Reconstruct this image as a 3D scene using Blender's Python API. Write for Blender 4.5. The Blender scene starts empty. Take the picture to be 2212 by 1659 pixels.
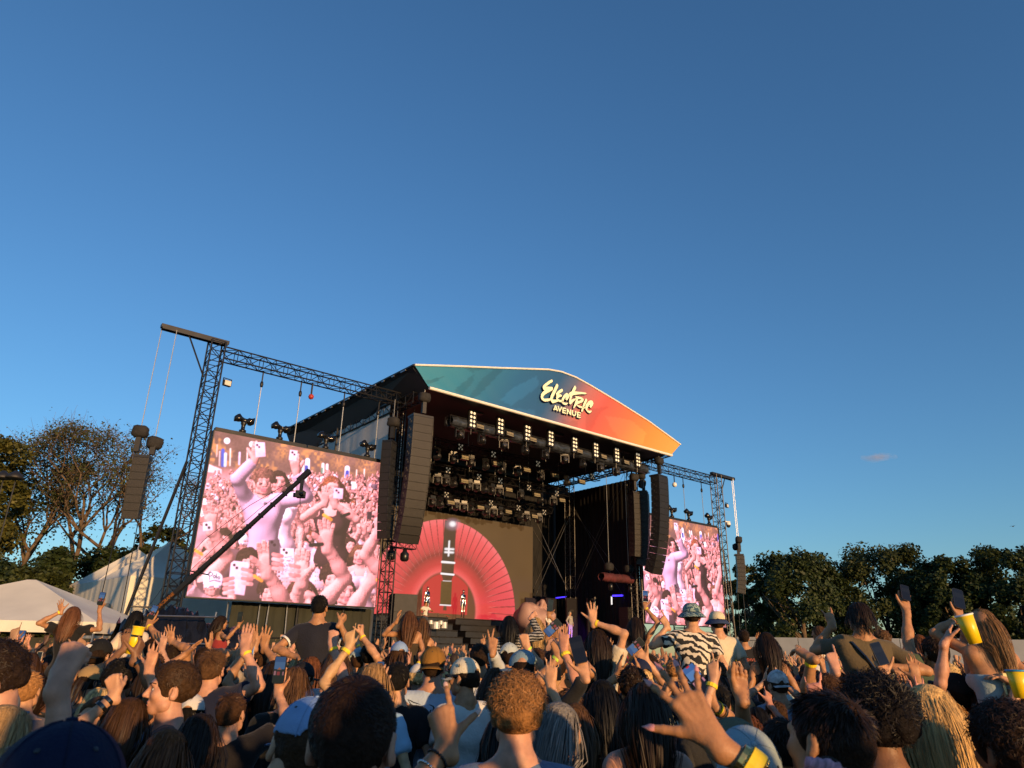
import bpy, math, random
import numpy as np
from mathutils import Vector, Matrix

# ------------------------------------------------------------------ camera, sky, sun, exposure
sc = bpy.context.scene
R_ = math.radians
F_PX, CX, CY, CAM_H = 1534.0, 1106.0, 829.5, 1.85     # focal length and centre in a 2212 x 1659 frame
PITCH, ROLL = R_(20.7), R_(1.0)
_f = np.array([0, math.cos(PITCH), math.sin(PITCH)])
_u0 = np.array([0, -math.sin(PITCH), math.cos(PITCH)])
_r0 = np.array([1.0, 0, 0])
_r = _r0 * math.cos(ROLL) + _u0 * math.sin(ROLL)
_u = -_r0 * math.sin(ROLL) + _u0 * math.cos(ROLL)
CAM = np.array([0, 0, CAM_H])

cam_data = bpy.data.cameras.new('camera')
cam = bpy.data.objects.new('camera', cam_data)
sc.collection.objects.link(cam)
cam.matrix_world = Matrix(((_r[0], _u[0], -_f[0], 0), (_r[1], _u[1], -_f[1], 0),
                           (_r[2], _u[2], -_f[2], CAM_H), (0, 0, 0, 1)))
cam_data.sensor_width = 36.0
cam_data.lens = 36.0 * F_PX / 2212.0
cam_data.clip_start = 0.05
cam_data.clip_end = 6000
cam_data.dof.use_dof = True                # a phone lens: the nearest heads are a little soft
cam_data.dof.focus_distance = 25.0
cam_data.dof.aperture_fstop = 7.5
sc.camera = cam

SUN_AZ, SUN_EL = R_(33), R_(6.0)        # the sun stands low behind the camera, to its right
S_DIR = Vector((math.sin(SUN_AZ) * math.cos(SUN_EL), -math.cos(SUN_AZ) * math.cos(SUN_EL), math.sin(SUN_EL)))
world = bpy.data.worlds.new('World')
sc.world = world
world.use_nodes = True
wn, wl = world.node_tree.nodes, world.node_tree.links
wn.clear()
sky = wn.new('ShaderNodeTexSky')
sky.sky_type = 'NISHITA'
sky.sun_disc = False
sky.sun_elevation = SUN_EL
sky.sun_rotation = math.pi - SUN_AZ
sky.altitude = 0
sky.air_density = 1.1
sky.dust_density = 0.2
sky.ozone_density = 4.2
bg = wn.new('ShaderNodeBackground')
bg.inputs['Strength'].default_value = 0.15
wo = wn.new('ShaderNodeOutputWorld')
wl.new(sky.outputs[0], bg.inputs['Color'])
wl.new(bg.outputs[0], wo.inputs['Surface'])

sun_data = bpy.data.lights.new('sun', 'SUN')
sun_data.energy = 3.6
sun_data.angle = R_(0.55)
sun_data.color = (1.0, 0.60, 0.27)
sun = bpy.data.objects.new('sun', sun_data)
sc.collection.objects.link(sun)
sun.rotation_euler = S_DIR.to_track_quat('Z', 'Y').to_euler()
sun.location = S_DIR * 60

sc.view_settings.view_transform = 'Standard'
sc.view_settings.look = 'None'
sc.view_settings.gamma = 1.0
sc.view_settings.exposure = 0.68
sc.render.engine = 'CYCLES'
sc.cycles.use_denoising = True
sc.cycles.max_bounces = 5
sc.cycles.diffuse_bounces = 1
sc.cycles.glossy_bounces = 2
sc.cycles.transmission_bounces = 4
sc.cycles.transparent_max_bounces = 8
sc.cycles.volume_bounces = 0
sc.cycles.caustics_reflective = False
sc.cycles.caustics_refractive = False
sc.cycles.sample_clamp_indirect = 4.0

# ------------------------------------------------------------------ pixel <-> world
def ray(x, y):
    return _f + _r * ((x - CX) / F_PX) + _u * ((CY - y) / F_PX)
def at(x, y, Y):                          # the point seen at (x, y), Y metres in front of the camera
    d = ray(x, y)
    return CAM + d * (Y / d[1])
def proj(P):
    v = np.asarray(P, float) - CAM
    z = v @ _f
    return CX + F_PX * (v @ _r) / z, CY - F_PX * (v @ _u) / z

# ------------------------------------------------------------------ objects
COL = sc.collection
def s2l(c):
    """sRGB 0-255 triple to linear"""
    out = []
    for v in c:
        v = v / 255.0
        out.append(v / 12.92 if v <= 0.04045 else ((v + 0.055) / 1.055) ** 2.4)
    return tuple(out)
def tag(o, label=None, cat=None, group=None, kind=None):
    if label: o['label'] = label
    if cat: o['category'] = cat
    if group: o['group'] = group
    if kind: o['kind'] = kind
    return o
def empty(name, loc=(0, 0, 0), rz=0.0, label=None, cat=None, group=None):
    o = bpy.data.objects.new(name, None)
    o.empty_display_size = 0.1
    COL.objects.link(o)
    o.location = tuple(float(v) for v in loc)
    o.rotation_euler = (0, 0, rz)
    return tag(o, label, cat, group)
def link_mesh(name, me, mat=None, parent=None, loc=None, rot=None):
    o = bpy.data.objects.new(name, me)
    COL.objects.link(o)
    if mat is not None and len(me.materials) == 0:
        me.materials.append(mat)
    if parent is not None: o.parent = parent
    if loc is not None: o.location = tuple(float(v) for v in loc)
    if rot is not None: o.rotation_euler = rot
    return o
def mesh_from(name, V, Fc, smooth=False):
    me = bpy.data.meshes.new(name)
    V = np.asarray(V, dtype=np.float32).reshape(-1, 3)
    if isinstance(Fc, np.ndarray):
        n, k = Fc.shape
        me.vertices.add(len(V)); me.vertices.foreach_set('co', V.ravel())
        me.loops.add(n * k); me.loops.foreach_set('vertex_index', Fc.astype(np.int32).ravel())
        me.polygons.add(n)
        me.polygons.foreach_set('loop_start', np.arange(0, n * k, k, dtype=np.int32))
        me.polygons.foreach_set('loop_total', np.full(n, k, dtype=np.int32))
        me.update(calc_edges=True)
    else:
        me.from_pydata([tuple(v) for v in V.tolist()], [], Fc)
        me.update()
    if smooth:
        me.polygons.foreach_set('use_smooth', np.ones(len(me.polygons), dtype=bool))
    return me
def copy_tree(o, parent=None):
    c = o.copy(); COL.objects.link(c)
    c.parent = parent
    for ch in list(o.children):
        copy_tree(ch, c)
    return c

class MB:
    """collects boxes, bars, lathes and sheets into one mesh"""
    def __init__(self): self.v, self.f = [], []
    def add(self, V, Fc):
        b = len(self.v)
        self.v += [tuple(map(float, p)) for p in V]
        self.f += [tuple(i + b for i in q) for q in Fc]
        return self
    def box(self, lo, hi, M=None):
        x0, y0, z0 = lo; x1, y1, z1 = hi
        V = [(x0,y0,z0),(x1,y0,z0),(x1,y1,z0),(x0,y1,z0),(x0,y0,z1),(x1,y0,z1),(x1,y1,z1),(x0,y1,z1)]
        if M is not None: V = [tuple(M @ Vector(p)) for p in V]
        return self.add(V, [(0,3,2,1),(4,5,6,7),(0,1,5,4),(1,2,6,5),(2,3,7,6),(3,0,4,7)])
    def cbox(self, c, s, M=None):
        return self.box([c[i]-s[i]/2 for i in range(3)], [c[i]+s[i]/2 for i in range(3)], M)
    def bar(self, a, b, r, n=5, r2=None):
        a, b = np.array(a, float), np.array(b, float)
        d = b - a; L = np.linalg.norm(d)
        if L < 1e-6: return self
        d /= L; r2 = r if r2 is None else r2
        h = np.array([0,0,1.0]) if abs(d[2]) < 0.9 else np.array([1.0,0,0])
        x = np.cross(d, h); x /= np.linalg.norm(x); y = np.cross(d, x)
        V = []
        for p, rr in ((a, r), (b, r2)):
            for k in range(n):
                t = 2*math.pi*k/n
                V.append(p + (x*math.cos(t) + y*math.sin(t))*rr)
        Fc = [(k, (k+1) % n, n+(k+1) % n, n+k) for k in range(n)] + [tuple(range(n-1,-1,-1)), tuple(range(n, 2*n))]
        return self.add(V, Fc)
    def tube(self, pts, r, n=6):
        for a, b in zip(pts[:-1], pts[1:]): self.bar(a, b, r, n)
        return self
    def lathe(self, prof, n=16, M=None, cap=True):
        V, Fc = [], []
        for (r, z) in prof:
            for k in range(n):
                t = 2*math.pi*k/n
                V.append((r*math.cos(t), r*math.sin(t), z))
        for i in range(len(prof)-1):
            for k in range(n):
                Fc.append((i*n+k, i*n+(k+1) % n, (i+1)*n+(k+1) % n, (i+1)*n+k))
        if cap:
            Fc.append(tuple(range(n-1, -1, -1))); Fc.append(tuple(range((len(prof)-1)*n, len(prof)*n)))
        if M is not None: V = [tuple(M @ Vector(p)) for p in V]
        return self.add(V, Fc)
    def prism(self, poly, y0, y1, M=None):
        """outline in (x, z) extruded from y0 to y1"""
        n = len(poly)
        V = [(x, y0, z) for x, z in poly] + [(x, y1, z) for x, z in poly]
        if M is not None: V = [tuple(M @ Vector(p)) for p in V]
        return self.add(V, [tuple(range(n)), tuple(range(2*n-1, n-1, -1))] + [((k+1) % n, k, n+k, n+(k+1) % n) for k in range(n)])
    def mesh(self, name, smooth=False): return mesh_from(name, self.v, self.f, smooth)
    def build(self, name, mat, parent=None, loc=None, rot=None, smooth=False):
        return link_mesh(name, self.mesh(name, smooth), mat, parent, loc, rot)

def truss(mb_chord, mb_brace, a, b, w, h, r, rb, step, upv=(0,0,1)):
    """square lattice girder from a to b: chords into one builder, lacing into the other"""
    a, b = np.array(a, float), np.array(b, float)
    d = b - a; L = np.linalg.norm(d); d /= L
    upv = np.array(upv, float); x = np.cross(d, upv); x /= np.linalg.norm(x); y = np.cross(x, d)
    C4 = [x*w/2*i + y*h/2*j for i, j in ((1,1),(-1,1),(-1,-1),(1,-1))]
    for c in C4: mb_chord.bar(a + c, b + c, r, 6)
    n = max(2, int(round(L/step)))
    for k in range(n + 1):
        p = a + d*(L*k/n)
        for i in range(4): mb_brace.bar(p + C4[i], p + C4[(i+1) % 4], rb, 4)
        if k < n:
            q = a + d*(L*(k+1)/n)
            for i in range(4):
                if (k + i) % 2: mb_brace.bar(p + C4[i], q + C4[(i+1) % 4], rb, 4)
                else: mb_brace.bar(p + C4[(i+1) % 4], q + C4[i], rb, 4)

# ------------------------------------------------------------------ materials
MATS = {}
def mat(name, col, rough=0.6, metal=0.0, vary=0.18, scale=6.0, bump=0.0, bscale=40.0, emit=None, estr=0.0, spec=0.5,
        sss=0.0, objcol=False, stretch=None, island=0.0, coat=0.0, sheen=0.0):
    if name in MATS: return MATS[name]
    m = bpy.data.materials.new(name); m.use_nodes = True
    nt = m.node_tree; nd, lk = nt.nodes, nt.links
    b = nd['Principled BSDF']
    b.inputs['Roughness'].default_value = rough
    b.inputs['Metallic'].default_value = metal
    b.inputs['Specular IOR Level'].default_value = spec
    if coat: b.inputs['Coat Weight'].default_value = coat
    if sheen: b.inputs['Sheen Weight'].default_value = sheen
    tc = nd.new('ShaderNodeTexCoord')
    vec = tc.outputs['Object']
    if stretch:
        mp = nd.new('ShaderNodeMapping'); mp.inputs['Scale'].default_value = stretch
        lk.new(vec, mp.inputs['Vector']); vec = mp.outputs[0]
    src = None
    if objcol:
        oi = nd.new('ShaderNodeObjectInfo'); src = oi.outputs['Color']
    fac = None
    if vary > 0:
        nz = nd.new('ShaderNodeTexNoise'); nz.inputs['Scale'].default_value = scale; nz.inputs['Detail'].default_value = 4
        lk.new(vec, nz.inputs['Vector'])
        mr = nd.new('ShaderNodeMapRange')
        mr.inputs['From Min'].default_value = 0.3; mr.inputs['From Max'].default_value = 0.7
        mr.inputs['To Min'].default_value = 1 - vary; mr.inputs['To Max'].default_value = 1 + vary
        lk.new(nz.outputs[0], mr.inputs['Value']); fac = mr.outputs[0]
    if island > 0:
        ge = nd.new('ShaderNodeNewGeometry')
        m2 = nd.new('ShaderNodeMapRange')
        m2.inputs['To Min'].default_value = 1 - island; m2.inputs['To Max'].default_value = 1 + island
        lk.new(ge.outputs['Random Per Island'], m2.inputs['Value'])
        if fac is not None:
            mm = nd.new('ShaderNodeMath'); mm.operation = 'MULTIPLY'
            lk.new(fac, mm.inputs[0]); lk.new(m2.outputs[0], mm.inputs[1]); fac = mm.outputs[0]
        else: fac = m2.outputs[0]
    if fac is not None:
        vm = nd.new('ShaderNodeVectorMath'); vm.operation = 'SCALE'
        if src is not None: lk.new(src, vm.inputs[0])
        else: vm.inputs[0].default_value = col[:3]
        lk.new(fac, vm.inputs['Scale']); lk.new(vm.outputs[0], b.inputs['Base Color'])
    elif src is not None: lk.new(src, b.inputs['Base Color'])
    else: b.inputs['Base Color'].default_value = (*col[:3], 1)
    if bump > 0:
        n2 = nd.new('ShaderNodeTexNoise'); n2.inputs['Scale'].default_value = bscale; n2.inputs['Detail'].default_value = 3
        lk.new(vec, n2.inputs['Vector'])
        bp = nd.new('ShaderNodeBump'); bp.inputs['Strength'].default_value = bump; bp.inputs['Distance'].default_value = 0.02
        lk.new(n2.outputs[0], bp.inputs['Height']); lk.new(bp.outputs[0], b.inputs['Normal'])
    if sss:
        b.inputs['Subsurface Weight'].default_value = sss
        b.inputs['Subsurface Radius'].default_value = (0.012, 0.004, 0.002)
        b.inputs['Subsurface Scale'].default_value = 1.0
    if emit:
        b.inputs['Emission Color'].default_value = (*emit, 1); b.inputs['Emission Strength'].default_value = estr
    MATS[name] = m
    return m
def attr_emit(name, strength, attr='col', base=0.02):
    m = bpy.data.materials.new(name); m.use_nodes = True
    nd, lk = m.node_tree.nodes, m.node_tree.links
    b = nd['Principled BSDF']
    b.inputs['Base Color'].default_value = (base, base, base, 1); b.inputs['Roughness'].default_value = 0.6
    a = nd.new('ShaderNodeAttribute'); a.attribute_name = attr
    lk.new(a.outputs['Color'], b.inputs['Emission Color']); b.inputs['Emission Strength'].default_value = strength
    MATS[name] = m
    return m
black_steel = mat('black steel', (0.018, 0.018, 0.02), 0.45, 0.3, 0.3, 3)
black_paint = mat('black cabinet paint', (0.013, 0.0125, 0.012), 0.55, 0, 0.25, 2, 0.1, 60)
black_cloth = mat('black stage cloth', (0.006, 0.006, 0.007), 0.9, 0, 0.3, 1.2, 0.25, 6)
grey_alu = mat('grey aluminium', (0.32, 0.32, 0.33), 0.38, 0.9, 0.2, 4)
dark_alu = mat('dull aluminium', (0.06, 0.057, 0.054), 0.5, 0.7, 0.3, 4)
chain_m = mat('zinc chain', (0.42, 0.42, 0.40), 0.45, 0.6, 0.2, 30)
white_trim = mat('white trim', (0.78, 0.76, 0.70), 0.5, 0, 0.06)
# ------------------------------------------------------------------ ground
def make_ground():
    n = 40
    xs = np.concatenate([-np.geomspace(3000, 5, n), [0], np.geomspace(5, 3000, n)])
    V = np.array([(x, y, 0.0) for y in xs for x in xs])
    m = len(xs)
    Fc = np.array([(j*m+i, j*m+i+1, (j+1)*m+i+1, (j+1)*m+i) for j in range(m-1) for i in range(m-1)])
    g = mat('trodden grass', (0.055, 0.065, 0.025), 0.95, 0, 0.5, 0.8, 0.6, 12)
    tag(link_mesh('ground', mesh_from('ground', V, Fc), g), 'trodden grass field under the crowd and stage', kind='structure')
make_ground()

# ------------------------------------------------------------------ stage frame: s along the front, y to the back, z up
P0 = np.array([-13.655, 30.0, 0.0]); ANG = R_(39.1)
SD = np.array([math.cos(ANG), math.sin(ANG), 0]); SB = np.array([-math.sin(ANG), math.cos(ANG), 0])
def ST(s, y, z): return P0 + SD*s + SB*y + np.array([0, 0, z])
def on_y(px, py, y=0.0):                 # stage (s, z) of the pixel on the plane y
    d = ray(px, py); t = ((P0 + SB*y - CAM) @ SB) / (d @ SB)
    p = CAM + d*t
    return float((p - P0) @ SD), float(p[2])
def on_s(px, py, s):                     # stage (y, z) of the pixel on the plane s
    d = ray(px, py); t = ((P0 + SD*s - CAM) @ SD) / (d @ SD)
    p = CAM + d*t
    return float((p - P0) @ SB), float(p[2])
def sthing(name, label, cat, s=0, y=0, z=0, group=None, rz=0.0):
    return empty(name, ST(s, y, z), ANG + rz, label, cat, group)
def lattice(parent, a, b, w, h, r, rb, step, mt=None, up=(0,0,1)):
    """a girder as parts of parent: four chords and one lacing"""
    mt = mt or black_steel
    a, b = np.array(a, float), np.array(b, float)
    d = (b-a)/np.linalg.norm(b-a); up = np.array(up, float)
    x = np.cross(d, up); x /= np.linalg.norm(x); yv = np.cross(x, d)
    me = MB().bar((0,0,0), b-a, r, 6).mesh('chord')
    for i, j in ((1,1),(-1,1),(-1,-1),(1,-1)):
        link_mesh('chord', me, mt, parent, a + x*w/2*i + yv*h/2*j)
    m1, m2 = MB(), MB()
    truss(m1, m2, a, b, w, h, r, rb, step, up)
    tag(m2.build('lacing', mt, parent), kind='stuff')

def goalpost(mirror):
    k = -1 if mirror else 1
    side = 'right' if mirror else 'left'
    lab = ('black lattice goalpost tower and beam carrying the far screen beside the trees' if mirror else
           'tall black lattice goalpost tower and beam carrying the near large screen')
    t = sthing('goalpost_truss', lab, 'truss', 38.1 if mirror else 0.05, 0)
    lattice(t, (0,0,0), (0,0,15.0), 0.62, 0.62, 0.038, 0.02, 0.52, up=(0,1,0))
    lattice(t, (0.33*k,0,14.5), (10.0*k if not mirror else -9.8,0,14.5), 0.55, 0.55, 0.035, 0.018, 0.62)
    MB().box((-2.45 if not mirror else -0.5, -0.13, 15.0), (0.5 if not mirror else 2.45, 0.13, 15.16)).build('top_beam', black_steel, t)
    mb = MB()
    for q in (-0.12, 0.12): mb.box((-2.4 if not mirror else -0.45, q-0.03, 14.93), (0.45 if not mirror else 2.4, q+0.03, 15.0))
    mb.build('beam_flange', black_steel, t)
    MB().bar((-1.25*k, 0, 14.97), (-0.33*k, 0, 13.2), 0.04).build('strut', black_steel, t)
    MB().bar((-0.35*k, 0.1, 9.3), (-2.0*k, 0.6, 0.05), 0.07).build('prop', black_steel, t)
    m = MB()
    for z in (1.0, 2.1, 3.3): m.bar((-0.35*k,0.1,z), (-2.0*k+0.18*k*z,0.6-0.05*z,z), 0.035)
    m.bar((-0.35*k,0.1,1.0), (-1.6*k,0.5,2.1), 0.03).bar((-0.35*k,0.1,3.3), (-1.6*k,0.5,2.1), 0.03)
    tag(m.build('prop_rail', black_steel, t), kind='stuff')
    MB().box((-1.6,-1.2,0.0), (1.6,1.2,0.35)).build('base_ballast', black_paint, t)
    return t
goalpost(False); goalpost(True)

def work_light(s, y, z, label):
    t = sthing('work_light', label, 'floodlight', s, y, z, rz=0.2)
    MB().box((-0.17,-0.08,-0.13), (0.17,0.08,0.13)).build('housing', dark_alu, t)
    MB().box((-0.15,-0.09,-0.11), (0.15,-0.082,0.11)).build('lens', mat('lamp glass', (0.62,0.58,0.48), 0.25, 0, 0.1), t)
    m = MB(); m.box((-0.21,-0.02,-0.1), (-0.18,0.02,0.2)).box((0.18,-0.02,-0.1), (0.21,0.02,0.2)).box((-0.21,-0.02,0.2), (0.21,0.02,0.23))
    m.build('yoke', black_steel, t)
work_light(0.65, -0.45, 13.0, 'small sunlit floodlight clamped below the near tower corner')
work_light(38.6, -0.45, 12.6, 'small sunlit floodlight clamped on the far tower')
t = sthing('security_camera', 'white dome camera on the side of the far tower', 'camera', 38.95, -0.2, 11.2)
MB().box((-0.5,-0.04,0.2),(0.0,0.04,0.28)).build('bracket', white_trim, t)
MB().lathe([(0.02,0.3),(0.16,0.28),(0.18,0.05),(0.17,0.0)], 14).build('housing', white_trim, t, smooth=True)
MB().lathe([(0.16,0.0),(0.14,-0.1),(0.08,-0.17),(0.01,-0.19)], 14).build('dome', black_steel, t, smooth=True)

# ------------------------------------------------------------------ roof: printed banner, skin, underside
BY = -2.5
c3 = lambda X, Y: (806.4 + X*0.3125, 760.3 + Y*0.3125)
TOP = [on_y(*c3(*p), BY) for p in ((285,90),(600,100),(900,112),(1210,122),(1300,138),(1400,177),(1500,232),(1700,352),(1900,478),(2122,640))]
BOT = [on_y(*c3(*p), BY) for p in ((385,245),(2060,712))]
stage = sthing('festival_stage', 'large covered festival stage with a teal to orange lettered roof banner', 'stage')
def interp(P, s): return float(np.interp(s, [p[0] for p in P], [p[1] for p in P]))
def banner():
    nu, nv = 150, 26
    V, Cc = [], []
    stops = [(0.0,(74,150,150)),(0.16,(62,138,146)),(0.36,(48,108,136)),(0.50,(52,98,126)),(0.555,(112,112,122)),(0.615,(214,122,104)),
             (0.69,(250,104,80)),(0.80,(255,128,72)),(0.90,(255,160,66)),(1.0,(255,180,78))]
    sx = [a for a, _ in stops]; sy = np.array([s2l(c) for _, c in stops])
    rng = np.random.default_rng(5)
    def shapes(X, Y):                     # large pale and dark brush leaves printed over the gradient (crop coordinates)
        leaf = [([(540,60),(700,150),(560,260),(640,350),(730,300),(900,120),(760,105)], 0.76),
                ([(880,330),(960,250),(1130,165),(1150,230),(1060,300),(950,370)], 1.30),
                ([(360,200),(500,165),(440,200),(370,222)], 0.72),
                ([(700,130),(840,108),(740,200),(650,330),(600,310),(690,210)], 1.22),
                ([(950,390),(1120,400),(1110,450),(980,420)], 1.22),
                ([(1600,440),(1780,470),(1890,560),(1860,640),(1700,600),(1640,520)], 1.2),
                ([(1290,470),(1420,480),(1400,540),(1330,520)], 0.84),
                ([(1480,400),(1640,370),(1560,430),(1500,560),(1460,540)], 0.84)]
        m = np.ones_like(X)
        for P, g in leaf:
            ins = np.zeros(X.shape, bool); n = len(P)
            for i in range(n):
                x0, y0 = P[i]; x1, y1 = P[(i+1) % n]
                c = ((y0 > Y) != (y1 > Y)) & (X < (x1-x0)*(Y-y0)/((y1-y0) or 1e-6) + x0)
                ins ^= c
            m = np.where(ins, m*g, m)
        return m
    sb0, sb1 = BOT[0][0], BOT[1][0]; st0, st1 = TOP[0][0], TOP[-1][0]
    for j in range(nv):
        b = j/(nv-1)
        for i in range(nu):
            a = i/(nu-1)
            s0 = sb0 + (sb1-sb0)*a; s1 = st0 + (st1-st0)*a
            z0 = BOT[0][1] + (BOT[1][1]-BOT[0][1])*a; z1 = interp(TOP, s1)
            s, z = s0 + (s1-s0)*b, z0 + (z1-z0)*b
            sag = 0.10*math.sin(math.pi*b)*math.sin(a*17.0)*(1-abs(2*a-1))*0.5 + 0.02*math.sin(a*90+b*6)*(1-b)*max(0, 0.4-a)*2
            V.append((s, BY + sag, z))
    V = np.array(V)
    W = P0 + SD*V[:, :1] + SB*BY + np.array([0,0,1])*V[:, 2:]
    d = W - CAM; zz = d @ _f
    X = (CX + F_PX*(d @ _r)/zz - 806.4)/0.3125; Y = (CY - F_PX*(d @ _u)/zz - 760.3)/0.3125
    T = np.clip((X - 285)/1840*0.86 + (Y - 90)/620*0.17, 0, 1)
    Cc = np.stack([np.interp(T, sx, sy[:, k]) for k in range(3)], 1)*shapes(X, Y)[:, None]
    Fc = np.array([(j*nu+i, j*nu+i+1, (j+1)*nu+i+1, (j+1)*nu+i) for j in range(nv-1) for i in range(nu-1)])
    me = mesh_from('banner', V, Fc, True)
    at_ = me.attributes.new('col', 'FLOAT_COLOR', 'POINT')
    at_.data.foreach_set('color', np.concatenate([Cc, np.ones((len(Cc), 1))], 1).astype(np.float32).ravel())
    m = bpy.data.materials.new('printed banner vinyl'); m.use_nodes = True
    nd, lk = m.node_tree.nodes, m.node_tree.links
    b = nd['Principled BSDF']; b.inputs['Roughness'].default_value = 0.55; b.inputs['Specular IOR Level'].default_value = 0.3
    a = nd.new('ShaderNodeAttribute'); a.attribute_name = 'col'
    g = nd.new('ShaderNodeVectorMath'); g.operation = 'MULTIPLY'; g.inputs[1].default_value = (0.60, 0.74, 1.10)
    lk.new(a.outputs['Color'], g.inputs[0]); lk.new(g.outputs[0], b.inputs['Base Color'])
    ban = link_mesh('banner', me, m, stage)
    # lettering, cut from thin sheet and set proud of the banner
    cL = lambda X, Y: ((2000 + X*0.1145)*0.57604, (1400 + Y*0.11453)*0.57604)
    L = [[(545,225),(575,265),(568,302),(500,345),(420,400),(345,458),(440,460),(560,468),(582,510),(572,568),(500,610),(400,665),(320,715),(262,785),(255,830),(300,855),(400,852),(500,838),(500,905),(430,935),(330,948),(250,920),(200,860),(182,780),(195,700),(240,640),(310,585),(275,565),(240,465),(280,400),(380,320),(460,265)],
         [(712,355),(758,420),(750,465),(700,570),(650,680),(590,800),(560,880),(640,885),(720,880),(760,930),(740,950),(650,980),(570,1000),(530,960),(500,890),(490,830),(510,750),(560,640),(620,520),(670,420)],
         [(865,530),(900,545),(905,600),(850,650),(765,705),(830,715),(875,735),(870,775),(800,800),(740,840),(770,880),(850,900),(905,900),(920,975),(840,970),(760,940),(700,890),(685,830),(695,770),(680,680),(720,630),(790,570)],
         [(1030,660),(1090,700),(1115,770),(1090,840),(1035,915),(985,870),(1025,790),(970,830),(930,900),(915,970),(990,985),(1085,985),(1040,1040),(970,1065),(900,1020),(860,950),(865,870),(900,790),(960,710)],
         [(1300,420),(1340,480),(1335,530),(1290,610),(1350,620),(1500,635),(1640,650),(1690,680),(1640,705),(1520,700),(1380,715),(1225,740),(1190,830),(1175,890),(1240,860),(1320,840),(1330,870),(1270,930),(1210,990),(1155,1050),(1120,1010),(1108,920),(1130,820),(1125,760),(1100,690),(1140,640),(1190,620),(1240,510)],
         [(1305,765),(1420,785),(1520,810),(1580,860),(1585,920),(1540,970),(1440,1010),(1360,1045),(1440,1080),(1540,1110),(1640,1140),(1640,1165),(1560,1165),(1440,1140),(1345,1062),(1310,1110),(1260,1180),(1250,1130),(1280,1050),(1310,950),(1340,860),(1395,868),(1400,935),(1490,902),(1512,870),(1395,862),(1338,855),(1320,800)],
         [(1660,840),(1700,890),(1690,950),(1640,1040),(1590,1160),(1550,1270),(1520,1290),(1505,1250),(1530,1150),(1570,1040),(1615,930)],
         [(1820,900),(1880,930),(1905,1010),(1880,1080),(1820,1155),(1775,1110),(1810,1030),(1750,1080),(1715,1150),(1700,1230),(1760,1245),(1845,1240),(1840,1285),(1780,1330),(1710,1290),(1650,1200),(1640,1110),(1670,1020),(1740,940)]]
    def stroke(pts, w):
        out = []
        for (x0, y0), (x1, y1) in zip(pts[:-1], pts[1:]):
            dx, dy = x1-x0, y1-y0; l = math.hypot(dx, dy); nx, ny = -dy/l*w/2, dx/l*w/2; ex, ey = dx/l*w*0.42, dy/l*w*0.42
            out.append([(x0-ex+nx,y0-ey+ny),(x1+ex+nx,y1+ey+ny),(x1+ex-nx,y1+ey-ny),(x0-ex-nx,y0-ey-ny)])
        return out
    AV = [[[(612,1210),(665,1085),(722,1240)], [(635,1190),(700,1205)]], [[(748,1105),(802,1255),(858,1135)]],
          [[(912,1158),(905,1305)], [(912,1158),(998,1178)], [(908,1232),(985,1250)], [(905,1305),(995,1328)]],
          [[(1052,1345),(1052,1198),(1158,1370),(1160,1222)]],
          [[(1222,1245),(1222,1360),(1265,1408),(1312,1385),(1326,1268)]],
          [[(1390,1298),(1385,1450)], [(1390,1298),(1478,1318)], [(1388,1374),(1462,1392)], [(1385,1450),(1470,1472)]]]
    lm = mat('cream lettering', (0.80, 0.86, 0.62), 0.6, 0, 0.05)
    dm = mat('letter shadow print', (0.03, 0.035, 0.04), 0.7, 0, 0.1)
    def letter(polys, nm):
        for (dx, dy, y, m_, name) in ((0, 0, -0.17, lm, nm), (14, 18, -0.14, dm, 'letter_shadow')):
            mb = MB()
            for i, P in enumerate(polys):
                q = [on_y(*cL(x+dx, y_+dy), BY) for x, y_ in P]
                if name == 'letter_shadow':
                    cx = sum(p[0] for p in q)/len(q); cz = sum(p[1] for p in q)/len(q)
                mb.prism(q[::-1], BY + y - 0.002*i, BY + y + 0.02)
            mb.build(name, m_, ban)
    for P in L: letter([P], 'letter')
    for S in AV:
        polys = []
        for st in S: polys += stroke(st, 36)
        letter(polys, 'letter')
    mb = MB().tube([(s, BY-0.03, z) for s, z in TOP], 0.055, 6)
    mb.build('top_trim', white_trim, stage)
    MB().bar((BOT[0][0], BY-0.05, BOT[0][1]-0.04), (BOT[1][0], BY-0.05, BOT[1][1]-0.04), 0.085, 8).build('bottom_rail', white_trim, stage)
banner()
zb = (BOT[0][1] + BOT[1][1])/2
# roof skin behind the banner: closed volume, dark inside
navy_vinyl = mat('dark roof vinyl', (0.008, 0.009, 0.014), 0.6, 0, 0.25, 0.6, 0.15, 3)
prof = [(BOT[0][0], zb+0.05)] + [(s, z-0.05) for s, z in TOP] + [(BOT[1][0], zb+0.05)]
MB().prism(prof[::-1], BY+0.2, 13.6).build('roof_skin', navy_vinyl, stage)
ye, ze = on_s(617, 918, TOP[0][0])
for s0, s1, nm in ((TOP[0][0], BOT[0][0], 'eave_rail'), (TOP[-1][0], BOT[1][0], 'eave_rail')):
    MB().bar((s0-0.02, BY, TOP[0][1]), (s0-0.02, ye, TOP[0][1]+0.25), 0.07).build(nm, black_steel, stage)
    m = MB()                              # valance hanging from the eave back to the side beam
    m.add([(s0, BY+0.02, TOP[0][1]), (s0, ye, TOP[0][1]+0.3), (s1, ye-1.6, zb-2.2), (s1, 6, zb-0.75), (s1, BY+0.02, zb-0.05),
           (s0+0.03*(1 if s1 > s0 else -1), BY+0.02, TOP[0][1]), (s0+0.03*(1 if s1 > s0 else -1), ye, TOP[0][1]+0.3)],
          [(0,1,2,3,4), (4,3,2,6,5)])
    if s1 > s0: m.build('side_valance', navy_vinyl, stage)
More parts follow.
